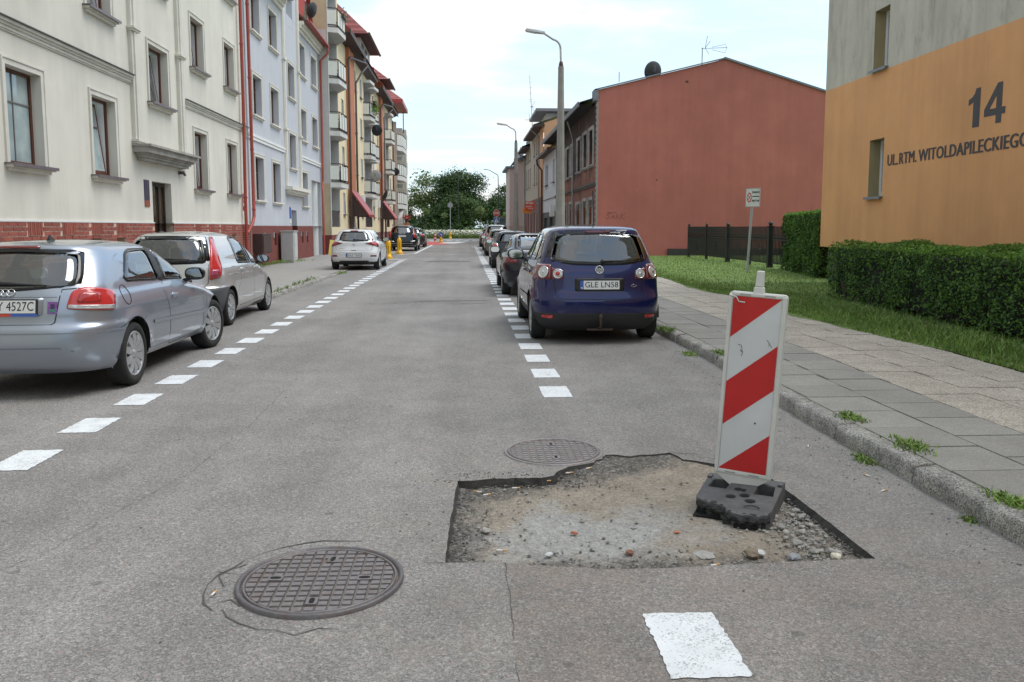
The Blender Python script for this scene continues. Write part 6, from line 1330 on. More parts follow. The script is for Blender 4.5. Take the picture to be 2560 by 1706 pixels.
for x0_, x1_ in ((-.185, -.13), (-.1, -.03), (.03, .088), (.112, .15)): y_ = np.interp((x0_ + x1_) / 2, xs[::-1], [p[1] for p in fe_[1:]][::-1]); MB().box(x0_, x1_, y_ + .002 - .012, y_ + .02, .0, .052).build('cavity', HOLE, ft)
b = MB(); b.prism([(.10 + .045 * math.cos(R(a)), -.175 + .05 * math.sin(R(a))) for a in range(0, 181, 20)], .09, .1065); b.build('half_recess', G('rubber_floor', (.075, .075, .08), .8, var=.3, vs=12), ft)
b = MB(); b.add([(.10 + .045 * math.cos(R(a)), -.175 + .05 * math.sin(R(a)), z_) for z_ in (.1068,) for a in range(20, 161, 20)] + [(.10 + .034 * math.cos(R(a)), -.182 + .036 * math.sin(R(a)), .107) for a in range(20, 161, 20)], [(i, i + 1, 9 + i, 8 + i) for i in range(7)]); b.build('recess_wall', RUBT, ft)
b = MB(); b.box(-.03, .03, .035, .06, .105, .107); b.box(-.02, -.0, .03, .066, .105, .1075); b.box(.012, .028, .028, .05, .105, .1075); b.build('socket_slot', HOLE, ft)
for sx_ in (-1, 1): b = MB().prism([(sx_ * .19 - .012, .15), (sx_ * .19 + .012, .15), (sx_ * .19 + .012, .19), (sx_ * .19 - .012, .19)], .10, .118); b.build('grip_lug', RUB, ft)

# ------------------------------------------------------------------ cars
def pchip(pts):
    x = np.array([p[0] for p in pts], float); y = np.array([p[1] for p in pts], float); h = np.diff(x); d = np.diff(y) / h; m = np.zeros(len(x))
    for i in range(1, len(x) - 1):
        if d[i - 1] * d[i] > 0: w1, w2 = 2 * h[i] + h[i - 1], h[i] + 2 * h[i - 1]; m[i] = (w1 + w2) / (w1 / d[i - 1] + w2 / d[i])
    m[0], m[-1] = d[0], d[-1]
    def f(q):
        q = np.clip(np.asarray(q, float), x[0], x[-1]); i = np.clip(np.searchsorted(x, q) - 1, 0, len(h) - 1); t = (q - x[i]) / h[i]
        return (2 * t**3 - 3 * t**2 + 1) * y[i] + (t**3 - 2 * t**2 + t) * h[i] * m[i] + (-2 * t**3 + 3 * t**2) * y[i + 1] + (t**3 - t**2) * h[i] * m[i + 1]
    return f
def car_paint(name, c, metal=.55, rough=.32, flake=.12):
    M = Mt(name); M.set(Metallic=metal, Roughness=rough, Coat_Weight=1.0, Coat_Roughness=.02); M.b.inputs['Coat IOR'].default_value = 1.5; M.b.inputs['Specular IOR Level'].default_value = .15; k = M.mix(1, c, M.ramp(M.noise(1.6, 4), [(.3, .93), (.7, 1.04)]), 'MULTIPLY')
    sx = M.n('ShaderNodeSeparateXYZ'); M.l(M.pos(), sx.inputs[0]); dust = M.math('MULTIPLY', M.ramp(M.math('ADD', sx.outputs[2], M.math('MULTIPLY', M.noise(5, 5), .25)), [(.25, .45), (.62, 0)]), M.noise(3, 5))
    k = M.mix(dust, k, (.22, .20, .18))
    bf = M.n('ShaderNodeNewGeometry').outputs['Backfacing']; k = M.mix(bf, k, (.03, .03, .032)); M.color(k)
    return M.m
def car_glass(name, tint, refl=.16):
    m = bpy.data.materials.new(name); m.use_nodes = True; t = m.node_tree; t.nodes.remove(t.nodes['Principled BSDF']); out = t.nodes['Material Output']
    tr = t.nodes.new('ShaderNodeBsdfTransparent'); tr.inputs[0].default_value = tint + (1,); gl = t.nodes.new('ShaderNodeBsdfGlossy'); gl.inputs['Roughness'].default_value = .02; gl.inputs['Color'].default_value = (.95, .97, 1, 1)
    fr = t.nodes.new('ShaderNodeFresnel'); fr.inputs['IOR'].default_value = 1.5; ad = t.nodes.new('ShaderNodeMath'); ad.operation = 'MULTIPLY_ADD'; ad.use_clamp = True; ad.inputs[1].default_value = 1.5; ad.inputs[2].default_value = refl
    t.links.new(fr.outputs[0], ad.inputs[0]); mx_ = t.nodes.new('ShaderNodeMixShader'); t.links.new(ad.outputs[0], mx_.inputs[0]); t.links.new(tr.outputs[0], mx_.inputs[1]); t.links.new(gl.outputs[0], mx_.inputs[2]); t.links.new(mx_.outputs[0], out.inputs[0]); return m
GLS = car_glass('car_glass', (.42, .48, .47), .10); GLS_D = car_glass('car_glass_dark', (.10, .115, .12), .16)
TYRE = G('tyre_rubber', (.022, .022, .022), .85, var=.25, vs=9, bump=.3, bs=60); TRIMB = G('black_trim', (.018, .018, .019), .45, var=.15); PLAST = G('grey_plastic', (.055, .058, .062), .6, var=.15); FRIT = G('glass_edge_black', (.008, .008, .009), .12, var=0)
SEAM = G('panel_gap', (.01, .01, .011), .7, var=0); REDL = G('red_lens', (.50, .012, .012), .08, var=.1, coat=1); REDD = G('deep_red_lens', (.16, .006, .008), .08, var=.1, coat=1); CLEARL = G('clear_lens', (.55, .56, .57), .1, var=.15, vs=30, metal=.3, coat=1); CHROME = G('chrome', (.72, .73, .74), .12, metal=1, var=0)
ALLOY = G('wheel_silver', (.50, .51, .52), .35, metal=.6, var=.1); PLT = G('plate_white', (.74, .75, .74), .4, var=.04); PBL = G('plate_blue', (.03, .10, .42), .4); SEATM = G('seat_cloth', (.05, .052, .056), .9, var=.2); SEATL = G('seat_light', (.20, .23, .24), .9, var=.1); AMB = G('amber_lens', (.6, .2, .02), .2)
class Car:
    def __init__(s, name, label, x, y, L, prof, paint, glass=GLS, ry=0, wheels=(.77, 3.35), Rw=.315, cor=(2.6, 4.0, 2.2, 3.0), zdark=None, dark=PLAST, fine=1, tw=.195, inset=.0, barrel=.03, z=0.0, group=None):
        s.o = thing(name, label, 'car', (x, y, z), (0, 0, R(ry)), group, local=True)
        s.L = L; s.P = {k: pchip(v) for k, v in prof.items()}; s.zb, s.zt = prof['w'][0][0], prof['w'][-1][0]; s.cor = cor; s.wh = wheels; s.Rw = Rw; s.Ra = Rw + .055; s.barrel = barrel; s.paint = paint; s.glass = glass; s.zdark = zdark; s.dark = dark; s.holes = []; s.fine = fine; s.tw = tw; s.inset = inset
        s.wmax = max(p[1] for p in prof['w'])
    def flare(s, y, z):
        f = 0
        for yw in s.wh:
            r = np.hypot(y - yw, z - s.Rw); f = f + .016 * np.exp(-((r - s.Ra) / .06) ** 2) * (r > s.Ra - .05)
        return f * (np.asarray(z) < .75)
    def ring(s, z, nc, ns):
        w, y0, y1, rr, rf = (float(s.P[k](z)) for k in ('w', 'yr', 'yf', 'rr', 'rf')); a, b, c, d = s.cor; rr = min(rr, (y1 - y0) * .45); rf = min(rf, (y1 - y0) * .45)
        t = np.linspace(0, math.pi / 2, nc); t = t * .35 + (math.pi / 2) * (t / (math.pi / 2)) ** 1.6 * .65
        xr, yr = w * np.sin(t) ** (2 / b), y0 + rr * (1 - np.cos(t) ** (2 / a)); t2 = t[::-1]; xf, yf = w * np.sin(t2) ** (2 / d), y1 - rf * (1 - np.cos(t2) ** (2 / c))
        ys = np.linspace(y0 + rr, y1 - rf, ns + 2)[1:-1]; X = np.concatenate([xr, np.full(ns, w), xf]); Y = np.concatenate([yr, ys, yf]); ym, hl = (y0 + y1) / 2, max(.1, (y1 - y0) / 2)
        return X * (1 - s.barrel * ((Y - ym) / hl) ** 2) + s.flare(Y, z) * (X / max(w, .01)), Y
    def sx(s, y, z):
        w, y0, y1, rr, rf = (s.P[k](z) for k in ('w', 'yr', 'yf', 'rr', 'rf')); a, b, c, d = s.cor; rr = np.minimum(rr, (y1 - y0) * .45); rf = np.minimum(rf, (y1 - y0) * .45)
        sr = np.clip((y0 + rr - y) / rr, 0, 1); sf = np.clip((y - y1 + rf) / rf, 0, 1); k = (1 - sr ** a) ** (1 / b) * (1 - sf ** c) ** (1 / d); ym, hl = (y0 + y1) / 2, np.maximum(.1, (y1 - y0) / 2)
        return w * k * (1 - s.barrel * ((y - ym) / hl) ** 2) + s.flare(y, z) * k
    def at(s, kind, u, z):
        """point and outward normal; kind side+1/side-1: u = y; rear / front: u = signed distance along the skin from the centre line"""
        if kind in (1, -1):
            f = lambda y, q: np.array([float(s.sx(y, q)) * kind, y, q])
        else:
            def f(a, q):
                q = min(max(q, s.zb), s.zt - .002); X, Y = s.ring(q, 60, 40)
                if kind == 'front': X, Y = X[::-1], Y[::-1]
                c = np.concatenate([[0], np.cumsum(np.hypot(np.diff(X), np.diff(Y)))]); return np.array([np.interp(abs(a), c, X) * (1 if a >= 0 else -1), np.interp(abs(a), c, Y), q])
        p = f(u, z); e = .008; du = f(u + e, z) - f(u - e, z); dz = f(u, min(z + e, s.zt - .002)) - f(u, z - e); n = np.cross(du, dz); n /= np.linalg.norm(n) + 1e-12
        ref = np.array([kind if kind in (1, -1) else .0, {'rear': -1, 'front': 1}.get(kind, 0), .15]); 
        if kind in ('rear', 'front') and abs(p[0]) > .5: ref[0] = .6 * np.sign(p[0])
        return p, n if n @ ref > 0 else -n
    def hole(s, kind, poly): s.holes.append((kind, poly))
    def outline(s, pts, r=.03, step=.05):
        out = []; n = len(pts)
        for i in range(n):
            p0, p, q = (np.array(pts[(i + k) % n], float) for k in (-1, 0, 1)); a = p0 - p; b = q - p; la, lb = np.linalg.norm(a), np.linalg.norm(b); rr = min(r, la * .4, lb * .4); A, B = p + a / la * rr, p + b / lb * rr
            for t in (0, .25, .5, .75, 1): out.append(A * (1 - t) ** 2 + 2 * p * t * (1 - t) + B * t * t)
            nx_ = np.array(pts[(i + 1) % n], float) - b / lb * min(r, lb * .4); d = np.linalg.norm(nx_ - B); k = int(d / step)
            for j in range(1, k + 1): out.append(B + (nx_ - B) * j / (k + 1))
        return out
    def patch(s, name, kind, pts, m, off=.003, r=.03, par=None, rings=4, step=.06, skirt=.006, dome=0.0):
        ol = s.outline(pts, r, step * (1 if s.fine else 2)); c = np.mean(ol, 0); V = []; F = []; n = len(ol); rings = rings if s.fine else 2
        for j, t in enumerate([1.0, 1.0] + [1 - k / rings for k in range(1, rings)]):
            for q in ol:
                u = c + (q - c) * t; p, nr = s.at(kind, u[0], u[1]); V.append(p + nr * ((off if j else off - skirt) + dome * (1 - t * t)))
        p, nr = s.at(kind, c[0], c[1]); V.append(p + nr * (off + dome)); k = rings + 1
        for j in range(k - 1): F += [(j * n + i, j * n + (i + 1) % n, (j + 1) * n + (i + 1) % n, (j + 1) * n + i) for i in range(n)]
        F += [((k - 1) * n + i, (k - 1) * n + (i + 1) % n, k * n) for i in range(n)]
        return MB().add(V, F, sm=True).build(name, m, par or s.o)
    def line(s, name, kind, pts, w, m=SEAM, off=.0016, par=None, both=True):
        for kd in ((1, -1) if kind in (1, -1) and both else (kind,)):
            b = MB(); Q = []
            for p, q in zip(pts[:-1], pts[1:]):
                k = max(1, int(math.dist(p, q) / .07)); Q += [(p[0] + (q[0] - p[0]) * i / k, p[1] + (q[1] - p[1]) * i / k) for i in range(k)]
            Q.append(pts[-1]); V = []; n = len(Q)
            for i, q in enumerate(Q):
                a, c = Q[max(0, i - 1)], Q[min(n - 1, i + 1)]; d = math.dist(a, c) or 1; nu, nz_ = -(c[1] - a[1]) / d * w / 2, (c[0] - a[0]) / d * w / 2
                for sg in (1, -1): p, nr = s.at(kd, q[0] + nu * sg, q[1] + nz_ * sg); V.append(p + nr * off)
            b.add(V, [(2 * i, 2 * i + 1, 2 * i + 3, 2 * i + 2) for i in range(n - 1)], sm=True); o = b.build(name, m, par or s.o)
        return o
    def window_pair(s, pts, grow=.03, r=.05, name='side_window'):
        c = np.mean(np.array(pts), 0)
        for sd_ in (1, -1):
            ol = [tuple(np.array(p) + (np.array(p) - c) / np.linalg.norm(np.array(p) - c) * grow) for p in pts]
            s.frame(sd_, ol, pts, r); s.hole(sd_, pts); s.patch(name, sd_, pts, s.glass, .004, r)
    def frame(s, kind, big, small, r=.05, m=None, name='window_rubber'):
        """ring of black rubber between two similar outlines"""
        n = 56
        def res(pts):
            ol = np.array(s.outline(pts, r, .03)); ol = np.vstack([ol, ol[:1]]); c = np.concatenate([[0], np.cumsum(np.linalg.norm(np.diff(ol, axis=0), axis=1))]); cen = np.mean(ol, 0)
            an = np.unwrap(np.arctan2(ol[:, 1] - cen[1], ol[:, 0] - cen[0])); t = np.linspace(0, 1, n, endpoint=False); tt = np.interp(t, (an - an[0]) / (an[-1] - an[0]) if an[-1] != an[0] else t, c); return np.stack([np.interp(tt, c, ol[:, 0]), np.interp(tt, c, ol[:, 1])], 1)
        A, B = res(big), res(small); cb = np.mean(np.array(small), 0); B = cb + (B - cb) * .97; V = []
        for i in range(n):
            for q, o_ in ((A[i], -.003), (A[i], .0045), (B[i], .0055)): p, nr = s.at(kind, q[0], q[1]); V.append(p + nr * o_)
        F = []
        for i in range(n):
            j = (i + 1) % n
            for k in range(2): F.append((3 * i + k, 3 * j + k, 3 * j + k + 1, 3 * i + k + 1))
        return MB().add(V, F, sm=True).build(name, m or FRIT, s.o)
    def body(s):
        nc, ns, nz = (16, 56, 62) if s.fine else (10, 30, 38)
        zs = list(np.linspace(s.zb, s.zt - .05, nz)) + [s.zt - .05 + .05 * (1 - (1 - k / 9) ** 2) for k in range(1, 10)]
        if s.zdark: zs = sorted(zs + [s.zdark, s.zdark + .006, s.zdark - .006])
        zs = np.array(zs); X = []; Y = []; A = []
        for z in zs: x, y = s.ring(z, nc, ns); X.append(x); Y.append(y); A.append(np.concatenate([[0], np.cumsum(np.hypot(np.diff(x), np.diff(y)))]))
        X, Y, A = np.array(X), np.array(Y), np.array(A); Z = np.repeat(zs[:, None], X.shape[1], 1); m = X.shape[1]
        IN = np.zeros(X.shape, bool); 
        for yw in s.wh: IN |= (np.hypot(Y - yw, Z - s.Rw) < s.Ra) & (X > s.wmax * .5)
        V = []; F = []; MI = []; polys = [(k, np.array(p), np.mean(np.array(p), 0)) for k, p in s.holes]; polys = [(k, [tuple(c + (q - c) * .95) for q in p]) for k, p, c in polys]
        for sg in (1, -1):
            base = len(V); Xs, Ys, Zs = X.copy(), Y.copy(), Z.copy(); used = np.zeros(X.shape, bool); keep = []
            for j in range(len(zs) - 1):
                for i in range(m - 1):
                    q = [(j, i), (j, i + 1), (j + 1, i + 1), (j + 1, i)]
                    if all(IN[a] for a in q): continue
                    zc, yc, xc, ac = (sum(M_[a] for a in q) / 4 for M_ in (Z, Y, X, A)); af = A[j, -1] - ac; hit = False
                    for k, p in polys:
                        if k == sg and xc > s.wmax * .42 and inside((yc, zc), p): hit = True
                        elif k == 'rear' and ac < 1.2 and yc < s.L * .5 and inside((ac * sg, zc), p): hit = True
                        elif k == 'front' and af < 1.2 and yc > s.L * .4 and inside((af * sg, zc), p): hit = True
                    if not hit: keep.append(q)
            for q in keep:
                for a in q: used[a] = True
            for a in zip(*np.where(IN & used)):
                yw = min(s.wh, key=lambda w_: abs(w_ - Y[a])); d = np.hypot(Y[a] - yw, Z[a] - s.Rw) or 1e-3; Ys[a] = yw + (Y[a] - yw) / d * s.Ra; Zs[a] = max(s.zb * .6, s.Rw + (Z[a] - s.Rw) / d * s.Ra); Xs[a] = float(s.sx(Ys[a], max(Zs[a], s.zb)))
            idx = {}
            def vid(a):
                if a not in idx: idx[a] = len(V); V.append((sg * Xs[a], Ys[a], Zs[a]))
                return idx[a]
            for q in keep:
                f = [vid(a) for a in q]; F.append(f if sg == 1 else f[::-1]); zc = sum(Z[a] for a in q) / 4; yc = sum(Y[a] for a in q) / 4; MI.append(1 if s.zdark and zc < s.zdark and s.darkfn(yc, zc) else 0)
        b = MB(); b.v = V; b.f = F; b.m = MI; b.s = [True] * len(F); o = b.build('body', [s.paint, s.dark], s.o)
        bm = bmesh.new(); bm.from_mesh(o.data); bmesh.ops.remove_doubles(bm, verts=bm.verts, dist=.0004); bmesh.ops.recalc_face_normals(bm, faces=bm.faces)
        cen = Vector((0, s.L / 2, .5)); out = sum((f.normal.dot(f.calc_center_median() - cen) > 0) - .5 for f in bm.faces)
        if out < 0: bmesh.ops.reverse_faces(bm, faces=bm.faces)
        bm.to_mesh(o.data); bm.free()
        # underside, arch liners
        x, y = s.ring(s.zb + .01, 8, 8); pl = [(a * .97, c) for a, c in zip(x, y)] + [(-a * .97, c) for a, c in list(zip(x, y))[::-1]]; b = MB().prism(pl, s.zb + .012, s.zb + .05)
        for yw in s.wh:
            for sd_ in (1, -1):
                xo = float(s.sx(yw, s.Rw + s.Ra - .01)) - .012; n = 18; Vv = [(sd_ * xx, yw + (s.Ra + .004) * math.cos(math.pi * k / n), max(s.zb * .7, s.Rw + (s.Ra + .004) * math.sin(math.pi * k / n))) for xx in (xo, xo - .26) for k in range(n + 1)]
                b.add(Vv, [(k, k + 1, n + 2 + k, n + 1 + k) for k in range(n)] + [tuple(range(n + 1, 2 * n + 2))])
        b.build('underbody', TRIMB, s.o); return o
    def darkfn(s, y, z): return True
    def wheels(s, spokes=10, style='cover', steer=0):
        Rw, t = s.Rw, s.tw / 2; k = Rw * .71
        tb = MB().lathe([(k, -t * .8), (k + .012, -t), (Rw * .86, -t * 1.04), (Rw * .965, -t * .92), (Rw * .995, -t * .7), (Rw, -t * .4), (Rw, t * .4), (Rw * .995, t * .7), (Rw * .965, t * .92), (Rw * .86, t * 1.04), (k + .012, t), (k, t * .8)], 40 if s.fine else 24, cap=False)
        rb = MB().lathe([(k + .004, t * .82), (k - .004, t * .96), (k - .016, t * .93), (k - .03, t * .55), (k - .035, .0)], 40 if s.fine else 24, cap=False); rb.lathe([(.001, t * .95), (.03, t * .93), (.038, t * .8), (.06, t * .72)], 20, cap=False)
        for i in range(spokes):
            T = Matrix.Rotation(2 * math.pi * i / spokes, 4, 'Z'); r0, r1 = .045, k - .012; w0, w1 = (.016, .072 * k / .21) if style == 'cover' else (.022, .032)
            rb.add([T @ Vector(p) for p in [(r0, -w0, t * .80), (r1 * .7, -w1 * .5, t * .98), (r1, -w1 * .42, t * .88), (r1, w1 * .42, t * .88), (r1 * .7, w1 * .5, t * .98), (r0, w0, t * .80), (r0, -w0, t * .5), (r1 * .7, -w1 * .5, t * .7), (r1, -w1 * .42, t * .6), (r1, w1 * .42, t * .6), (r1 * .7, w1 * .5, t * .7), (r0, w0, t * .5)]], [(0, 1, 4, 5), (1, 2, 3, 4), (0, 6, 7, 1), (1, 7, 8, 2), (5, 4, 10, 11), (4, 3, 9, 10)], sm=False)
        db = MB().lathe([(.001, t * .42), (k - .03, t * .42)], 24, cap=False)
        RY = Matrix.Rotation(R(90), 4, 'Y'); ms = []
        for b, m_, nm in ((tb, TYRE, 'wheel'), (rb, ALLOY, 'rim'), (db, TRIMB, 'brake_drum')): me = b.mesh(nm, m_); me.transform(RY); ms.append(me)
        for yw in s.wh:
            for sd_ in (1, -1):
                w = obj('wheel', ms[0], s.o); w.location = (sd_ * (s.wmax - t * 1.04 - .012 - s.inset), yw, Rw); w.rotation_euler = (jit(.0) + random.random() * 0, 0, (0 if sd_ > 0 else math.pi) + (steer if yw == s.wh[1] else 0))
                for me in ms[1:]: link(bpy.data.objects.new(me.name, me), w)
    def mirror(s, y, z, sc=1.0, m=None):
        for sd_ in (1, -1):
            x0 = float(s.sx(y, z - .02)); T = Matrix.Translation((sd_ * (x0 + .135 * sc), y + .02, z + .06)) @ Matrix.Diagonal((sd_, 1, 1, 1)); pr_ = []
            b = MB(); nn = 18
            for j, (d, kx_, kz_) in enumerate(((-.055, .93, .9), (-.05, 1, 1), (.0, 1, 1), (.05, .82, .8), (.085, .45, .42), (.095, .05, .05))):
                pr_ += [(.115 * sc * kx_ * (abs(math.cos(a)) ** .7) * (1 if math.cos(a) > 0 else -1), d * sc, .075 * sc * kz_ * (abs(math.sin(a)) ** .75) * (1 if math.sin(a) > 0 else -1)) for a in [2 * math.pi * k / nn for k in range(nn)]]
            b.add(pr_, [(j * nn + i, j * nn + (i + 1) % nn, (j + 1) * nn + (i + 1) % nn, (j + 1) * nn + i) for j in range(5) for i in range(nn)], sm=True, T=T); b.add(pr_[:nn], [tuple(range(nn))], 1, T=T)
            b.add([T @ Vector(p) for p in ((-.16 * sc, -.02, -.07), (-.05, -.02, -.03), (-.05, .04, -.03), (-.16 * sc, .05, -.07), (-.16 * sc, -.02, -.12), (-.05, -.02, -.07), (-.05, .04, -.07), (-.16 * sc, .05, -.12))], [(0, 1, 2, 3), (4, 5, 6, 7), (0, 1, 5, 4), (3, 2, 6, 7)], 1)
            mo = b.build('mirror', [m or s.paint, TRIMB], s.o); b = MB(); g = [(p[0] * .9, -.061 * sc + p[2] * .06, p[2] * .9) for p in pr_[:nn]]; b.add(g, [tuple(range(nn))], T=T); b.build('mirror_glass', G('mirror_glass', (.42, .44, .44), .03, metal=1, var=0), mo)
    def handle(s, y, z):
        for sd_ in (1, -1):
            p, n = s.at(sd_, y, z); b = MB().box(-.014, .022, -.085, .085, -.016, .016); me = b.mesh('door_handle', s.paint); me.transform(Matrix.Translation(p + n * .006)); o = obj('door_handle', me, s.o); md = o.modifiers.new('bevel', 'BEVEL'); md.width = .01; md.segments = 2
            s.patch('handle_recess', sd_, [(y - .055, z - .035), (y + .055, z - .035), (y + .055, z + .03), (y - .055, z + .03)], SEAM if 0 else s.paint, .001, .03, o, 2)
    def plate(s, z, body, dx=0.0, frame=True):
        p, n = s.at('rear', dx, z); a = math.atan2(n[2], -n[1]); T = Matrix.Translation(Vector(p) + Vector(n) * .014) @ Matrix.Rotation(-a, 4, 'X')
        b = MB().box(-.275, .275, -.008, .008, -.07, .07, T=T); po = b.build('number_plate', TRIMB, s.o)
        b = MB().box(-.26, .26, -.011, -.0085, -.056, .058, 0, T=T); b.box(-.26, -.215, -.0118, -.0112, -.056, .058, 1, T=T); b.build('plate_face', [PLT, PBL], po)
        if body:
            me = text_mesh(body, .104, .0005, bold=0, wide=.92); X = [v.co.x for v in me.vertices]; me.transform(Matrix.Diagonal((.44 / (max(X) - min(X)), 1, 1, 1)) @ Matrix.Translation((-(max(X) + min(X)) / 2, 0, 0)))
            me.transform(T @ Matrix.Translation((.024, -.0122, .001)) @ Matrix.Rotation(R(90), 4, 'X')); me.materials.append(SBK); obj('lettering', me, po)
            me = text_mesh('PL', .028, .0003, bold=.001); me.transform(T @ Matrix.Translation((-.238, -.0125, -.04)) @ Matrix.Rotation(R(90), 4, 'X')); me.materials.append(PLT); obj('lettering', me, po)
        return po, T
    def badge_T(s, a, z, off=.004):
        p, n = s.at('rear', a, z); n = Vector(n); r = Vector((1, 0, 0)); r = (r - n * r.dot(n)).normalized(); u = n.cross(r); p = Vector(p) + n * off
        return Matrix(((r.x, u.x, n.x, p.x), (r.y, u.y, n.y, p.y), (r.z, u.z, n.z, p.z), (0, 0, 0, 1)))
    def cabin(s, seat=SEATM, rows=((1.05, .62, 1), (2.05, .55, 0)), zs=.55, ztop=1.12, floor=.45):
        """seats with head restraints, parcel shelf and a dashboard seen through the glass"""
        b = MB()
        for yb, wd_, bench in rows:
            for cx_ in ((-.36, .36) if not bench else (-.3, .3)):
                hw = .26 if not bench else .29
                b.prism([(cx_ - hw, yb - .09), (cx_ + hw, yb - .09), (cx_ + hw, yb + .05), (cx_ - hw, yb + .05)], zs, ztop - .2, top=[(cx_ - hw * .85, yb - .19), (cx_ + hw * .85, yb - .19), (cx_ + hw * .85, yb - .09), (cx_ - hw * .85, yb - .09)])
                b.prism([(cx_ - .12, yb - .22), (cx_ + .12, yb - .22), (cx_ + .12, yb - .13), (cx_ - .12, yb - .13)], ztop - .15, ztop + .04, top=[(cx_ - .10, yb - .23), (cx_ + .10, yb - .23), (cx_ + .10, yb - .15), (cx_ - .10, yb - .15)])
        b.build('seats', seat, s.o, bevel=.03); b = MB(); w = float(s.P['w'](.8)) * .93
        b.box(-w, w, .35, s.L - 1.1, floor - .05, floor); b.box(-w * .93, w * .93, rows[1][0] + .6, rows[1][0] + .82, .6, .90); b.box(-w * .9, w * .9, .42, rows[0][0] - .25, .84, .87)
        b.tube([(-.36 + .17 * math.cos(a), rows[1][0] + .48 + .06 * math.sin(a), .95 + .16 * math.sin(a)) for a in [k * math.pi / 8 for k in range(17)]], .014, 6)
        b.build('cabin_lining', G('cabin_dark', (.03, .03, .032), .9), s.o)
    def antenna(s, y, L, tilt, x=0.0):
        z0 = s.zt - .012; T = (x, y, z0); MB().tube([T, (x, y + math.sin(tilt) * .04, z0 + .035)], [.02, .009], 8).tube([(x, y + math.sin(tilt) * .03, z0 + .03), (x, y + math.sin(tilt) * L, z0 + math.cos(tilt) * L)], .008, 5).build('antenna', TRIMB, s.o)
    def wiper(s, a0, z0, a1, z1):
        b = MB(); P = []
        for k in range(7): t = k / 6; p, n = s.at('rear', a0 + (a1 - a0) * t, z0 + (z1 - z0) * t); P.append(tuple(p + n * (.028 - .008 * t)))
        b.tube(P, [.022, .02, .016, .013, .011, .009, .008], 6); p, n = s.at('rear', a0, z0); b.lathe([(.03, 0), (.028, .035), (.01, .045)], 12, T=Matrix.Translation(p + n * .004) @ Vector(n).to_track_quat('Z', 'Y').to_matrix().to_4x4()); b.build('rear_wiper', TRIMB, s.o)
def hatch_prof(H, L, w, belt, rear, front, ws=(.79, .72, .66), zb=.2, rrs=None):
    return {'w': w, 'yr': rear, 'yf': front, 'rr': rrs or [(zb, .50), (.6, .52), (.95, .46), (1.2, .38), (H, .42)], 'rf': [(zb, .8), (.9, 1.0), (1.0, .6), (H, .55)]}
CG = 'cars parked along the street'
# --- dark blue tall hatchback, nearest on the right
NAVY = car_paint('navy_metallic', (.011, .014, .088), .3, .25)
H = 1.585
c = Car('parked_car', 'dark blue tall hatchback with round lamps and towball, nearest car on the right', 1.775, 10.76, 4.2, hatch_prof(H, 4.2,
    [(.17, .74), (.24, .80), (.40, .865), (.62, .882), (.85, .872), (1.0, .835), (1.06, .80), (1.2, .745), (1.36, .685), (1.46, .64), (1.52, .60), (1.55, .53), (1.575, .36), (1.585, .03)], 1.06,
    [(.17, .20), (.24, .09), (.36, .02), (.46, .0), (.58, .005), (.66, .035), (.72, .055), (.95, .085), (1.05, .12), (1.12, .155), (1.25, .215), (1.38, .275), (1.455, .30), (1.50, .305), (1.525, .345), (1.55, .47), (1.57, .75), (1.585, 1.3)],
    [(.17, 4.05), (.3, 4.17), (.5, 4.2), (.65, 4.15), (.78, 4.0), (.88, 3.75), (.98, 3.4), (1.06, 3.15), (1.2, 2.92), (1.35, 2.65), (1.45, 2.42), (1.53, 2.1), (1.57, 1.8), (1.585, 1.5)]), NAVY, wheels=(.74, 3.32), Rw=.316, zdark=.405, dark=G('bumper_black', (.028, .028, .03), .55, var=.15), tw=.20, group=CG)
rg = [(-.655, 1.11), (-.35, 1.075), (0, 1.065), (.35, 1.075), (.655, 1.11), (.61, 1.30), (.565, 1.445), (0, 1.46), (-.565, 1.445), (-.61, 1.30)]
c.frame('rear', [(-.74, 1.11), (-.36, 1.05), (0, 1.04), (.36, 1.05), (.74, 1.11), (.69, 1.30), (.625, 1.50), (0, 1.515), (-.625, 1.50), (-.69, 1.30)], rg, .04); c.hole('rear', rg); c.patch('rear_window', 'rear', rg, c.glass, .004, .04)
c.patch('brake_light', 'rear', [(-.17, 1.474), (.17, 1.474), (.17, 1.497), (-.17, 1.497)], REDD, .007, .008)
for pts in ([(.95, 1.10), (1.62, 1.08), (1.62, 1.44), (1.25, 1.45), (1.05, 1.40)], [(1.70, 1.08), (2.55, 1.07), (2.28, 1.41), (2.1, 1.45), (1.70, 1.45)], [(.46, 1.14), (.86, 1.11), (.92, 1.36), (.72, 1.36)]): c.window_pair(pts)
wsh = [(-.6, 1.1), (.6, 1.1), (.5, 1.46), (-.5, 1.46)]; c.hole('front', wsh); c.patch('windscreen', 'front', wsh, c.glass, .004, .06)
c.body(); c.wheels(5, 'alloy'); c.mirror(2.62, 1.06, 1.15); c.handle(1.05, .93); c.handle(1.98, .91); c.cabin(SEATM, ((1.15, .6, 1), (2.15, .55, 0)), .6, 1.26)
c.line('tailgate_gap', 'rear', [(-.60, 1.04), (-.605, .85), (-.585, .66), (-.53, .605), (0, .60), (.53, .605), (.585, .66), (.605, .85), (.60, 1.04)], .009); c.line('bumper_seam', 'rear', [(-1.35, .412), (0, .412), (1.35, .412)], .008, PLAST)
c.line('door_gap', 1, [(1.66, 1.06), (1.66, .35)], .008); c.line('door_gap', 1, [(.93, 1.07), (1.02, .75), (1.22, .5)], .008); c.line('door_gap', 1, [(2.62, 1.05), (2.68, .35)], .008); c.line('side_moulding', 1, [(1.15, .56), (2.9, .53)], .05, NAVY, .012)
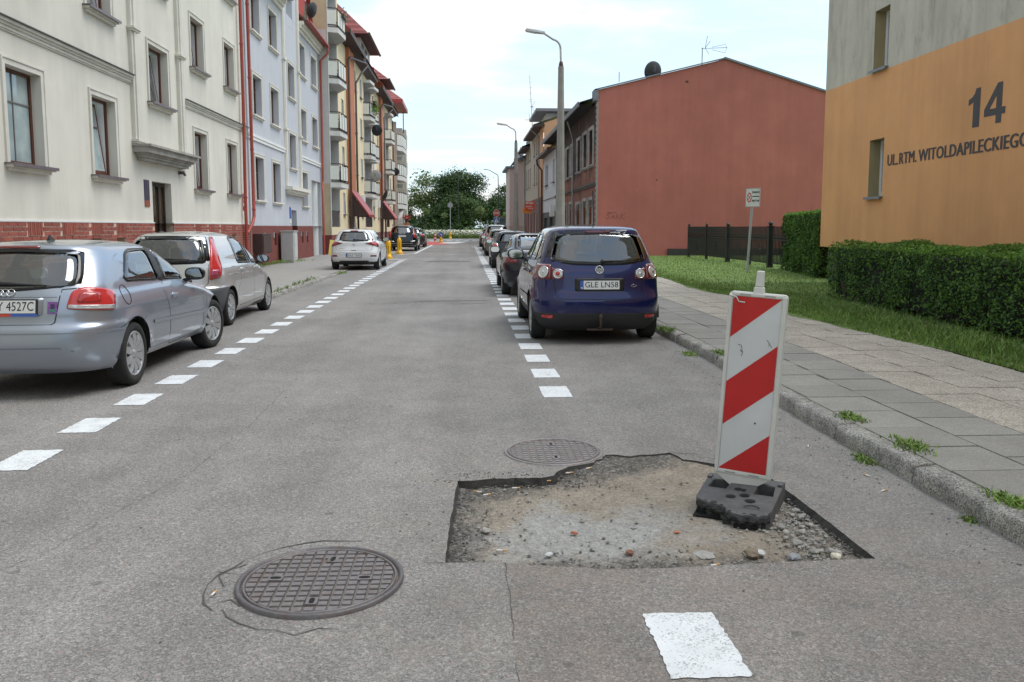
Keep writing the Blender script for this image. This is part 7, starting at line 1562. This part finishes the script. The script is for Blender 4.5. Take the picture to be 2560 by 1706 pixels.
for sg in (-1, 1):
    for a0, a1, z0, z1, cx_, rr_ in ((.475, .635, .865, 1.015, .55, .066), (.645, .96, .86, 1.055, .755, .082)):
        q = [(a0 * sg, z0), (a1 * sg, z0), (a1 * sg, z1), (a0 * sg, z1 - .04 * (a0 < .6))]; q = q if sg > 0 else q[::-1]; lt = c.patch('tail_light', 'rear', q, REDD, .010, .02)
        cz = (z0 + z1) / 2 - .005
        T = c.badge_T(cx_ * sg, cz, .011); b = MB().lathe([(rr_, 0), (rr_, .006), (rr_ * .9, .010), (rr_ * .84, .008), (rr_ * .80, .003)], 28, T=T, cap=False); b.build('lamp_ring', CHROME, lt); b = MB().lathe([(rr_ * .82, .004), (rr_ * .5, .010), (.001, .013)], 24, T=T, cap=False); b.build('lamp_lens', CLEARL, lt)
        if a0 < .6 and sg < 0: MB().lathe([(.03, .012), (.02, .018), (.001, .02)], 16, T=T, cap=False).build('lamp_centre', REDL, lt)
        else: MB().lathe([(.022, .013), (.001, .02)], 16, T=T, cap=False).build('lamp_bulb', CHROME, lt)
    q = [(.62 * sg, .345), (.80 * sg, .35), (.80 * sg, .385), (.62 * sg, .388)]; c.patch('reflector', 'rear', q if sg > 0 else q[::-1], REDL, .006, .015)
c.patch('plate_recess', 'rear', [(-.33, .705), (.33, .705), (.33, .875), (-.33, .875)], TRIMB, .002, .03); c.plate(.785, 'GLE LN58')
T = c.badge_T(0, .985, .006); b = MB().lathe([(.056, 0), (.056, .008), (.05, .010), (.046, .006)], 32, T=T, cap=False)
for seg in ([(-.034, .032), (-.013, -.003)], [(.034, .032), (.013, -.003)], [(-.013, -.003), (0, .02)], [(.013, -.003), (0, .02)], [(-.040, .016), (-.016, -.045)], [(.040, .016), (.016, -.045)], [(-.016, -.045), (0, -.006)], [(.016, -.045), (0, -.006)]):
    p, q = Vector(seg[0]), Vector(seg[1]); b.tube([T @ Vector((p.x, p.y, .007)), T @ Vector((q.x, q.y, .007))], .0048, 4)
b.build('emblem', CHROME, c.o); MB().lathe([(.047, .003), (.001, .0035)], 24, T=T, cap=False).build('emblem_disc', TRIMB, c.o)
T = c.badge_T(.47, .775, .004); b = MB()
for sg in (1, -1): b.tube([T @ Vector((-.045 + .08 * t, sg * .017 * math.sin(math.pi * min(1, t * 1.22)), 0)) for t in [k / 8 for k in range(9)]], .003, 4)
b.build('fish_badge', CHROME, c.o); c.wiper(.05, 1.085, .38, 1.10); c.antenna(.95, .5, .25, .05)
b = MB().tube([(0, .2, .22), (0, .02, .22), (0, -.06, .24), (0, -.07, .30), (0, -.07, .36)], .016, 8); b.lathe([(.016, .35), (.025, .37), (.025, .39), (.012, .41)], 12, T=Matrix.Translation((0, -.07, 0))); b.box(-.17, .17, .0, .04, .19, .21); b.build('towball', G('rusty_steel', (.07, .045, .035), .7, var=.4), c.o)
b = MB(); b.add([(x_, y_, z_) for x_, y_, z_ in ((-.5, .3, 1.04), (-.3, .34, 1.16), (0, .34, 1.15), (.2, .3, 1.06), (.2, .55, 1.02), (-.5, .55, 1.02))], [(0, 1, 2, 3, 4, 5)]); b.build('parcel', G('pale_bag', (.35, .48, .5), .8), c.o)

# --- silver blue three door hatchback, nearest on the left
SLB = car_paint('silver_blue', (.36, .40, .47), .7, .33); H = 1.42
c = Car('parked_car', 'silver blue three door hatchback cut off by the picture edge, nearest car on its side', -4.115, 7.47, 4.2, {**hatch_prof(H, 4.2,
    [(.235, .80), (.28, .835), (.40, .868), (.60, .883), (.78, .872), (.90, .838), (.965, .805), (1.0, .795), (1.15, .735), (1.27, .68), (1.34, .635), (1.375, .575), (1.40, .45), (1.412, .28), (1.42, .03)], .96,
    [(.235, .12), (.29, .06), (.40, .015), (.50, .0), (.60, .008), (.655, .02), (.675, .055), (.80, .075), (.93, .10), (1.0, .135), (1.05, .18), (1.15, .27), (1.27, .375), (1.34, .43), (1.365, .43), (1.385, .53), (1.405, .78), (1.42, 1.3)],
    [(.18, 4.05), (.3, 4.17), (.5, 4.2), (.62, 4.15), (.72, 3.98), (.80, 3.72), (.88, 3.32), (.95, 2.98), (1.05, 2.80), (1.2, 2.5), (1.3, 2.27), (1.37, 2.02), (1.40, 1.8), (1.42, 1.4)])}, SLB, wheels=(.80, 3.36), Rw=.312, tw=.195, group=CG)
rg = [(-.62, 1.02), (0, .995), (.62, 1.02), (.59, 1.16), (.545, 1.305), (0, 1.325), (-.545, 1.305), (-.59, 1.16)]
c.frame('rear', [(-.655, 1.02), (0, .97), (.655, 1.02), (.62, 1.17), (.568, 1.338), (0, 1.352), (-.568, 1.338), (-.62, 1.17)], rg, .05); c.hole('rear', rg); c.patch('rear_window', 'rear', rg, c.glass, .004, .06)
c.patch('brake_light', 'rear', [(-.19, 1.353), (.19, 1.353), (.19, 1.377), (-.19, 1.377)], REDD, .006, .008)
c.window_pair([(.80, 1.025), (1.68, .99), (1.70, 1.315), (1.25, 1.305), (1.13, 1.28)], .028, .06); c.window_pair([(1.80, .985), (2.82, .935), (2.66, 1.03), (2.5, 1.17), (2.28, 1.28), (1.84, 1.32)], .028, .04)
c.patch('pillar_trim', 1, [(1.69, .975), (1.80, .97), (1.83, 1.335), (1.71, 1.335)], TRIMB, .0052, .01); c.patch('pillar_trim', -1, [(1.69, .975), (1.80, .97), (1.83, 1.335), (1.71, 1.335)], TRIMB, .0052, .01)
wsh = [(-.6, 1.0), (.6, 1.0), (.48, 1.33), (-.48, 1.33)]; c.hole('front', wsh); c.patch('windscreen', 'front', wsh, c.glass, .004, .06)
c.body(); c.wheels(10, 'cover', -.16); c.mirror(2.58, .94, 1.0); c.handle(1.93, .80); c.cabin(SEATM, ((1.15, .6, 1), (2.1, .55, 0)), .5, 1.12)
for sg in (-1, 1):
    q = [(.545 * sg, .815), (1.0 * sg, .785), (1.04 * sg, .945), (.88 * sg, .985), (.66 * sg, 1.005), (.58 * sg, .97)]; q = q if sg > 0 else q[::-1]; lt = c.patch('tail_light', 'rear', q, REDL, .010, .03, rings=6, step=.04)
    q = [(.56 * sg, .822), (.99 * sg, .795), (1.0 * sg, .83), (.565 * sg, .855)]; c.patch('reverse_lens', 'rear', q if sg > 0 else q[::-1], CLEARL, .0125, .01, lt, 3, .04)
    q = [(.62 * sg, .87), (.84 * sg, .86), (.83 * sg, .95), (.65 * sg, .965)]; c.patch('brake_lens', 'rear', q if sg > 0 else q[::-1], G('brake_lens', (.36, .008, .008), .1, coat=1), .0122, .03, lt, 3, .04)
c.line('bumper_crease', 'rear', [(-1.2, .60), (-.6, .605), (.6, .605), (1.2, .60)], .012, G('crease_shade', (.20, .22, .26), .4))
c.line('tailgate_gap', 'rear', [(-.66, 1.0), (-.50, .99), (-.47, .78), (-.455, .70), (-.42, .68), (.42, .68), (.455, .70), (.47, .78), (.50, .99), (.66, 1.0)], .009); c.line('tailgate_crease', 'rear', [(-.47, .925), (.47, .925)], .007, G('crease_shade', (.20, .22, .26), .4)); c.line('bumper_crease', 'rear', [(-.62, .44), (-.5, .475), (.5, .475), (.62, .44)], .014, G('crease_shade', (.20, .22, .26), .4))
c.line('door_gap', 1, [(1.77, 1.33), (1.74, .97), (1.68, .86), (1.75, .66), (1.77, .30), (1.82, .27), (2.85, .29), (2.93, .36), (2.94, .75), (2.90, .93)], .008); c.line('bumper_seam', 1, [(.44, .60), (.72, .665), (.78, .66)], .006); c.line('hood_gap', 1, [(3.02, .93), (3.4, .86), (3.8, .72)], .007); c.line('side_moulding', 1, [(1.28, .575), (2.96, .52)], .035, SLB, .01); c.line('sill_line', 1, [(1.25, .30), (2.95, .30)], .012, G('crease_shade', (.20, .22, .26), .4))
b = MB().tube([c.at(1, .72 + .085 * math.cos(t), .90 + .095 * math.sin(t))[0] + np.array([.002, 0, 0]) for t in [k * math.pi / 10 for k in range(21)]], .0035, 4); b.build('fuel_flap', SEAM, c.o); c.patch('side_repeater', 1, [(3.1, .80), (3.16, .795), (3.16, .815), (3.1, .82)], CLEARL, .006, .006)
c.patch('plate_recess', 'rear', [(-.36, .765), (.36, .765), (.36, .925), (-.36, .925)], SLB, .001, .03); po, T = c.plate(.84, None, .045)
me = text_mesh('Y 4527C', .104, .0005, bold=0, wide=.92); X = [v.co.x for v in me.vertices]; me.transform(Matrix.Diagonal((0.315 / (max(X) - min(X)), 1.1, 1, 1)) @ Matrix.Translation((-(max(X) + min(X)) / 2, 0, 0))); me.transform(T @ Matrix.Translation((.088, -.0122, .001)) @ Matrix.Rotation(R(90), 4, 'X')); me.materials.append(SBK); obj('lettering', me, po)
b = MB().box(-.275, .05, -.0115, -.009, -.085, -.06, 0, T=T); b.box(.05, .275, -.0115, -.009, -.085, -.06, 1, T=T); b.build('plate_strip', [G('strip_red', (.55, .06, .03), .5), PBL], po)
b = MB()
for k in range(4):
    T = c.badge_T(-.075 + .05 * k, .965, .006); b.tube([T @ Vector((.034 * math.cos(t), .034 * math.sin(t), 0)) for t in [2 * math.pi * i / 20 for i in range(21)]], .0046, 6)
b.build('emblem', CHROME, c.o); T = c.badge_T(.335 + .1, .83, .003); b = MB().box(-.04, .04, -.055, .055, 0, .001, 0, T=T); b.box(-.015, .02, -.02, .035, .0012, .002, 1, T=T); b.box(-.025, .025, -.04, -.01, .0012, .0022, 2, T=T); b.build('sticker', [G('sticker_violet', (.24, .09, .34), .4, var=.4, vs=40), G('sticker_dark', (.06, .03, .10), .4), G('sticker_green', (.06, .25, .18), .4, var=.4, vs=50)], c.o)
c.wiper(-.06, 1.03, .36, 1.015); b = MB(); b.add([(-.018, .98, H - .006), (.018, .98, H - .006), (.012, 1.10, H - .004), (-.012, 1.10, H - .004), (0, 1.0, H + .055), (0, 1.02, H + .06)], [(0, 1, 4), (1, 2, 5, 4), (2, 3, 5), (3, 0, 4, 5)]); b.build('shark_fin_antenna', TRIMB, c.o)

# --- silver five door hatchback with tall tail lights
SIL = car_paint('warm_silver', (.62, .62, .61), .65, .34); H = 1.48
def punto_dark(s_, y, z): return y < .58 or y > 3.45
c = Car('parked_car', 'silver five door hatchback with tall red pillar lights and dark grey bumper', -4.51, 12.62, 3.86, {**hatch_prof(H, 3.86,
    [(.17, .72), (.25, .79), (.45, .822), (.65, .828), (.82, .815), (.92, .785), (.97, .755), (1.15, .675), (1.30, .60), (1.39, .54), (1.435, .475), (1.46, .38), (1.472, .28), (1.48, .03)], .95,
    [(.17, .18), (.28, .05), (.45, .0), (.58, .0), (.62, .03), (.65, .06), (.80, .075), (1.0, .105), (1.1, .14), (1.25, .20), (1.37, .27), (1.41, .30), (1.44, .40), (1.46, .58), (1.475, .9), (1.48, 1.2)],
    [(.17, 3.72), (.4, 3.84), (.55, 3.83), (.68, 3.74), (.78, 3.52), (.88, 3.22), (.96, 2.98), (1.1, 2.76), (1.25, 2.5), (1.36, 2.25), (1.43, 1.95), (1.465, 1.6), (1.48, 1.35)]), 'rr': [(.17, .42), (.6, .45), (.95, .36), (1.2, .28), (1.48, .3)]}, SIL, wheels=(.66, 3.12), Rw=.288, tw=.175, zdark=.625, dark=G('bumper_grey', (.075, .08, .088), .6, var=.12), group=CG)
c.darkfn = lambda y, z: y < .66 or y > 3.35
rg = [(-.58, 1.04), (0, 1.02), (.58, 1.04), (.545, 1.2), (.50, 1.36), (0, 1.375), (-.50, 1.36), (-.545, 1.2)]
c.frame('rear', [(-.66, 1.0), (0, .98), (.66, 1.0), (.625, 1.2), (.58, 1.405), (0, 1.415), (-.58, 1.405), (-.625, 1.2)], rg, .04); c.hole('rear', rg); c.patch('rear_window', 'rear', rg, c.glass, .004, .04)
c.window_pair([(1.28, .97), (2.02, .945), (2.0, 1.37), (1.62, 1.385), (1.42, 1.36)], .025, .05); c.window_pair([(2.12, .94), (2.98, .91), (2.62, 1.17), (2.35, 1.34), (2.1, 1.37)], .025, .04)
wsh = [(-.56, 1.0), (.56, 1.0), (.46, 1.38), (-.46, 1.38)]; c.hole('front', wsh); c.patch('windscreen', 'front', wsh, c.glass, .004, .06)
c.body(); c.wheels(9, 'cover'); c.mirror(2.6, .93, .95, TRIMB); c.handle(1.36, .86); c.handle(2.28, .85); c.cabin(SEATM, ((1.0, .6, 1), (1.9, .55, 0)), .55, 1.16)
for sg in (-1, 1):
    q = [(.645 * sg, .745), (.84 * sg, .79), (.90 * sg, 1.0), (.885 * sg, 1.2), (.81 * sg, 1.39), (.655 * sg, 1.395)]; lt = c.patch('tail_light', 'rear', q if sg > 0 else q[::-1], REDL, .012, .025, rings=5, step=.04, dome=.008); q = [(.67 * sg, .80), (.785 * sg, .83), (.80 * sg, .90), (.675 * sg, .90)]; c.patch('indicator', 'rear', q if sg > 0 else q[::-1], G('pinkish_lens', (.35, .05, .12), .15, coat=1), .022, .02, lt, 2)
c.line('tailgate_gap', 'rear', [(-.63, .98), (-.63, .70), (-.58, .65), (.58, .65), (.63, .70), (.63, .98)], .008); c.line('door_gap', 1, [(1.24, .96), (1.24, .70), (1.05, .52)], .007); c.line('door_gap', 1, [(2.06, 1.0), (2.06, .28), (1.2, .27)], .007); c.line('door_gap', 1, [(2.98, .91), (2.94, .70), (2.88, .30), (2.06, .28)], .007); c.line('fuel_flap', 1, [(.86, .80), (1.02, .80), (1.02, .92), (.86, .92), (.86, .80)], .005, both=False); c.wiper(-.02, 1.06, .36, 1.05); c.plate(.55, None)

# --- white hatchback
WHT = car_paint('white_car', (.72, .73, .74), .0, .4); H = 1.474
c = Car('parked_car', 'white hatchback with wide red tail lights parked half on the pavement', -3.965, 29.82, 4.03, {**hatch_prof(H, 4.03,
    [(.18, .72), (.26, .80), (.5, .855), (.7, .865), (.88, .85), (.97, .80), (1.02, .76), (1.2, .69), (1.33, .625), (1.41, .55), (1.45, .42), (1.466, .28), (1.474, .03)], 1.0,
    [(.18, .2), (.3, .06), (.45, .0), (.6, .0), (.72, .04), (.85, .08), (1.0, .10), (1.05, .15), (1.15, .22), (1.3, .31), (1.365, .34), (1.40, .36), (1.43, .48), (1.455, .75), (1.474, 1.3)],
    [(.18, 3.9), (.5, 4.03), (.7, 3.95), (.82, 3.7), (.92, 3.3), (1.0, 3.0), (1.15, 2.75), (1.3, 2.4), (1.4, 2.1), (1.45, 1.8), (1.474, 1.4)])}, WHT, GLS, wheels=(.70, 3.27), Rw=.308, zdark=.30, dark=TRIMB, fine=1, z=.015, group=CG)
rg = [(-.55, 1.06), (0, 1.04), (.55, 1.06), (.50, 1.22), (.45, 1.33), (0, 1.34), (-.45, 1.33), (-.50, 1.22)]; c.frame('rear', [(-.74, 1.04), (0, 1.01), (.74, 1.04), (.66, 1.24), (.57, 1.37), (0, 1.375), (-.57, 1.37), (-.66, 1.24)], rg, .05); c.hole('rear', rg); c.patch('rear_window', 'rear', rg, c.glass, .004, .05)
c.patch('brake_light', 'rear', [(-.15, 1.375), (.15, 1.375), (.13, 1.405), (-.13, 1.405)], REDD, .012, .01)
for pts in ([(.98, 1.05), (1.72, 1.03), (1.7, 1.37), (1.3, 1.36)], [(1.82, 1.02), (2.85, .99), (2.4, 1.26), (2.1, 1.36), (1.80, 1.37)]): c.window_pair(pts)
wsh = [(-.6, 1.05), (.6, 1.05), (.48, 1.36), (-.48, 1.36)]; c.hole('front', wsh); c.patch('windscreen', 'front', wsh, c.glass, .004, .06); c.body(); c.wheels(5, 'alloy'); c.mirror(2.62, 1.0, 1.1, TRIMB); c.cabin(SEATL, ((1.1, .6, 1), (2.0, .55, 0)), .55, 1.2); c.handle(1.1, .9); c.handle(1.95, .88)
for sg in (-1, 1):
    q = [(.38 * sg, .955), (.62 * sg, .89), (.80 * sg, .85), (1.02 * sg, .80), (1.05 * sg, .93), (.85 * sg, 1.03), (.6 * sg, 1.0)]; lt = c.patch('tail_light', 'rear', q if sg > 0 else q[::-1], REDD, .012, .02, rings=5, step=.04); q = [(.62 * sg, .93), (.9 * sg, .87), (.9 * sg, .97), (.68 * sg, .985)]; c.patch('brake_lens', 'rear', q if sg > 0 else q[::-1], REDL, .0145, .03, lt, 3)
    q = [(.56 * sg, .485), (.86 * sg, .475), (.86 * sg, .53), (.62 * sg, .54)]; c.patch('reflector', 'rear', q if sg > 0 else q[::-1], REDD, .006, .02)
c.patch('diffuser', 'rear', [(-.62, .20), (.62, .20), (.5, .34), (-.5, .34)], TRIMB, .006, .03); c.line('tailgate_gap', 'rear', [(-.70, .99), (-.64, .74), (-.58, .70), (.58, .70), (.64, .74), (.70, .99)], .01, G('gap_grey', (.25, .26, .27), .6)); c.patch('tailgate_handle', 'rear', [(-.1, .69), (.1, .69), (.08, .71), (-.08, .71)], TRIMB, .005, .008); c.line('bumper_crease', 'rear', [(-.56, .64), (.56, .64)], .01, G('gap_grey', (.25, .26, .27), .6)); c.plate(.53, 'GLE YE67'); c.wiper(.0, 1.075, .34, 1.06); c.antenna(.85, .22, -.2)
T = c.badge_T(0, .90, .006); b = MB().tube([T @ Vector((.062 * math.cos(t), .034 * math.sin(t), 0)) for t in [2 * math.pi * i / 20 for i in range(21)]], .005, 5); b.tube([T @ Vector(p) for p in ((-.03, -.022, 0), (-.015, .024, 0))], .005, 4); b.tube([T @ Vector(p) for p in ((.015, -.024, 0), (.03, .022, 0))], .005, 4); b.tube([T @ Vector(p) for p in ((-.022, -.004, 0), (.022, .004, 0))], .005, 4); b.build('emblem', CHROME, c.o)
b = MB()
for x0_, x1_ in ((-.53, -.33), (.40, .52)): T = c.badge_T((x0_ + x1_) / 2, .775, .004); b.box(-(x1_ - x0_) / 2, (x1_ - x0_) / 2, -.008, .008, 0, .002, T=T)
b.build('model_badge', CHROME, c.o)

# --- cars further off (same construction, fewer details)
def far_car(label, x, y, paint, H, L, W, kind, wheels, Rw, tl=None, glass=GLS_D, rails=False, ry=0, wz=None, mcol=None, zd=None):
    b_ = H * .655; w = W / 2; rear = {'suv': [(.25, .2), (.4, .03), (.6, .0), (.75, .02), (1.0, .07), (b_ + .05, .10), (H - .35, .22), (H - .13, .42), (H - .06, .45), (H - .03, .6), (H - .012, .9), (H, 1.4)],
        'hatch': [(.2, .2), (.35, .03), (.55, .0), (.7, .03), (b_, .10), (b_ + .1, .17), (H - .2, .33), (H - .1, .40), (H - .05, .48), (H - .025, .7), (H, 1.3)],
        'mini': [(.2, .18), (.32, .04), (.5, .0), (.62, .03), (.85, .08), (b_ + .02, .12), (H - .2, .27), (H - .09, .34), (H - .05, .40), (H - .02, .7), (H, 1.3)],
        'coupe': [(.2, .2), (.35, .04), (.55, .0), (.8, .03), (.95, .08), (1.0, .16), (1.03, .45), (1.06, .62), (1.15, .85), (1.25, 1.12), (1.33, 1.42), (H - .02, 1.75), (H, 2.2)]}[kind]
    zb_ = rear[0][0]; front = [(zb_, L - .15), (.5, L), (.7, L - .08), (.85, L - .5), (b_, L - 1.05), (b_ + .15, L - 1.3), (H - .15, L - 1.75), (H - .05, L - 2.05), (H - .015, L - 2.3), (H, L - 2.6)]
    if kind == 'coupe': front = [(zb_, L - .15), (.5, L), (.7, L - .1), (.85, L - .6), (.95, L - 1.35), (1.1, L - 1.65), (1.28, L - 2.05), (H - .03, L - 2.3), (H, L - 2.4)]
    c = Car('parked_car', label, x, y, L, {'w': [(zb_, w - .12), (zb_ + .1, w - .05), (.5, w - .005), (.75, w), (b_ - .08, w - .03), (b_, w - .08), (b_ + .05, w - .12), (H - .3, w - .2), (H - .12, w - .28), (H - .05, w - .38), (H - .015, w - .55), (H, .03)], 'yr': rear, 'yf': front, 'rr': [(zb_, .5), (b_, .45), (H, .35)], 'rf': [(zb_, .8), (b_, .8), (H, .5)]}, paint, glass, ry, wheels, Rw, zdark=zd, dark=TRIMB, fine=0, group=CG)
    z0, z1 = (b_ + .06, H - .12) if kind != 'coupe' else (1.06, H - .05)
    k0, k1 = (w - .28, w - .38) if kind != 'coupe' else (w - .36, w - .42)
    rg = [(-k0, z0), (k0, z0), (k1, z1), (-k1, z1)]; c.frame('rear', [(-k0 - .09, z0 - .03), (k0 + .09, z0 - .03), (k1 + .07, z1 + .035), (-k1 - .07, z1 + .035)], rg, .05); c.hole('rear', rg); c.patch('rear_window', 'rear', rg, glass, .004, .05)
    if kind == 'coupe': sw = [[(1.15, 1.04), (1.9, 1.02), (1.95, 1.33), (1.65, 1.31)], [(2.0, 1.02), (3.15, .98), (2.75, 1.22), (2.4, 1.34), (2.03, 1.34)]]
    else: y0 = .95 if kind != 'suv' else 1.15; sw = [[(y0, b_ + .07), (y0 + .8, b_ + .06), (y0 + .8, H - .12), (y0 + .2, H - .13)], [(y0 + .9, b_ + .05), (L - 1.35, b_ + .03), (L - 1.8, H - .2), (L - 2.05, H - .12), (y0 + .9, H - .12)]]
    for p in sw: c.window_pair(p)
    ws_ = [(-w + .3, b_ + .12), (w - .3, b_ + .12), (w - .4, H - .12), (-w + .4, H - .12)]; c.hole('front', ws_); c.patch('windscreen', 'front', ws_, glass, .004, .05)
    c.body(); c.wheels(5, 'alloy'); c.mirror(L * .64, b_ + .0, 1.1, mcol); c.cabin(SEATM, ((1.2, .6, 1), (2.15, .55, 0)), .55, H - .3)
    for sg in (-1, 1):
        if tl: q = [(a * sg, z) for a, z in tl]; c.patch('tail_light', 'rear', q if sg > 0 else q[::-1], REDL if kind != 'coupe' else REDD, .012, .03, rings=3)
    if rails:
        for sg in (-1, 1): b = MB().tube([(sg * (w - .27), .9, H - .04), (sg * (w - .27), 1.0, H + .03), (sg * (w - .27), L - 2.3, H + .03), (sg * (w - .27), L - 2.2, H - .04)], .02, 6); b.build('roof_rail', rails, c.o)
    c.line('tailgate_gap', 'rear', [(-w + .25, b_), (-w + .27, .72), (w - .27, .72), (w - .25, b_)], .01); c.handle(1.25 if kind != 'mini' else 2.0, b_ - .12); return c
BLK = car_paint('black_car', (.008, .008, .010), .2, .25); BLK2 = car_paint('dark_navy_car', (.010, .011, .022), .3, .28); BEIG = car_paint('champagne_car', (.22, .20, .175), .6, .35); SIL2 = car_paint('silver_car', (.42, .43, .44), .65, .35); DRED = car_paint('dark_plum_car', (.035, .022, .026), .4, .3); GREY = car_paint('dark_grey_car', (.05, .052, .056), .5, .32)
c = far_car('black coupe with pale blue rear window reflection behind the dark blue car', 1.73, 18.25, BLK2, 1.41, 4.6, 1.80, 'coupe', (.85, 3.62), .325, [(.55, .76), (.98, .74), (1.0, .90), (.6, .92)]); c.wiper(.0, 1.08, .01, 1.081) if 0 else None
c = far_car('small dark city car with round chrome edged red tail lamps', 1.83, 30.95, BLK2, 1.42, 3.72, 1.70, 'mini', (.58, 3.05), .31, None)
for sg in (-1, 1):
    q = [(.60 * sg, .66), (.82 * sg, .66), (.84 * sg, .80), (.82 * sg, .955), (.62 * sg, .955), (.59 * sg, .80)]; q = q if sg > 0 else q[::-1]; lt = c.patch('tail_light', 'rear', q, CHROME, .012, .09, rings=3); cq = np.mean(q, 0); c.patch('lamp_lens', 'rear', [tuple(cq + (np.array(p) - cq) * .84) for p in q], REDL, .016, .08, lt, 3)
far_car('champagne hatchback with small red tail lights behind the dark city car', 1.97, 44.2, BEIG, 1.44, 4.1, 1.76, 'hatch', (.72, 3.3), .31, [(.55, .82), (.9, .80), (.9, .96), (.6, .98)], GLS)
far_car('silver sport utility wagon with roof rails, taller than its neighbours', 2.1, 53.9, SIL2, 1.70, 4.5, 1.84, 'suv', (.85, 3.5), .345, [(.72, .95), (.92, .95), (.86, 1.25), (.74, 1.25)], GLS_D, GALV)
far_car('dark plum hatchback, farthest parked car on the right', 2.05, 64.1, DRED, 1.5, 4.2, 1.8, 'hatch', (.75, 3.4), .32, [(.6, .85), (.95, .82), (.95, 1.05), (.65, 1.05)], GLS_D)
c = far_car('black sport utility car with tall red tail lights behind the yellow bollards', -4.03, 53.55, BLK, 1.66, 4.69, 1.9, 'suv', (.88, 3.75), .36, [(.74, .88), (1.02, .86), (1.0, 1.0), (.86, 1.06), (.84, 1.46), (.74, 1.46)], GLS_D, BLKM)
c.plate(.97, 'GD 7CX48'); b = MB(); me = text_mesh('VOLVO', .075, .002, space=1.9, bold=.002); T = c.badge_T(0, 1.14, .006); me.transform(T); me.materials.append(CHROME); obj('lettering', me, c.o)
for sg in (-1, 1): q = [(.5 * sg, .60), (.85 * sg, .60), (.88 * sg, .68), (.55 * sg, .66)]; c.patch('bumper_trim', 'rear', q if sg > 0 else q[::-1], CHROME, .006, .02)
c.line('bumper_trim', 'rear', [(-.7, .5), (.7, .5)], .02, CHROME); c.line('bumper_trim', 'rear', [(-.8, .36), (.8, .36)], .02, CHROME)
far_car('dark grey car mostly hidden ahead of the black sport utility car', -3.95, 63.5, GREY, 1.5, 4.4, 1.8, 'hatch', (.8, 3.5), .32, [(.6, .85), (.95, .82), (.95, 1.0), (.65, 1.0)], GLS_D)
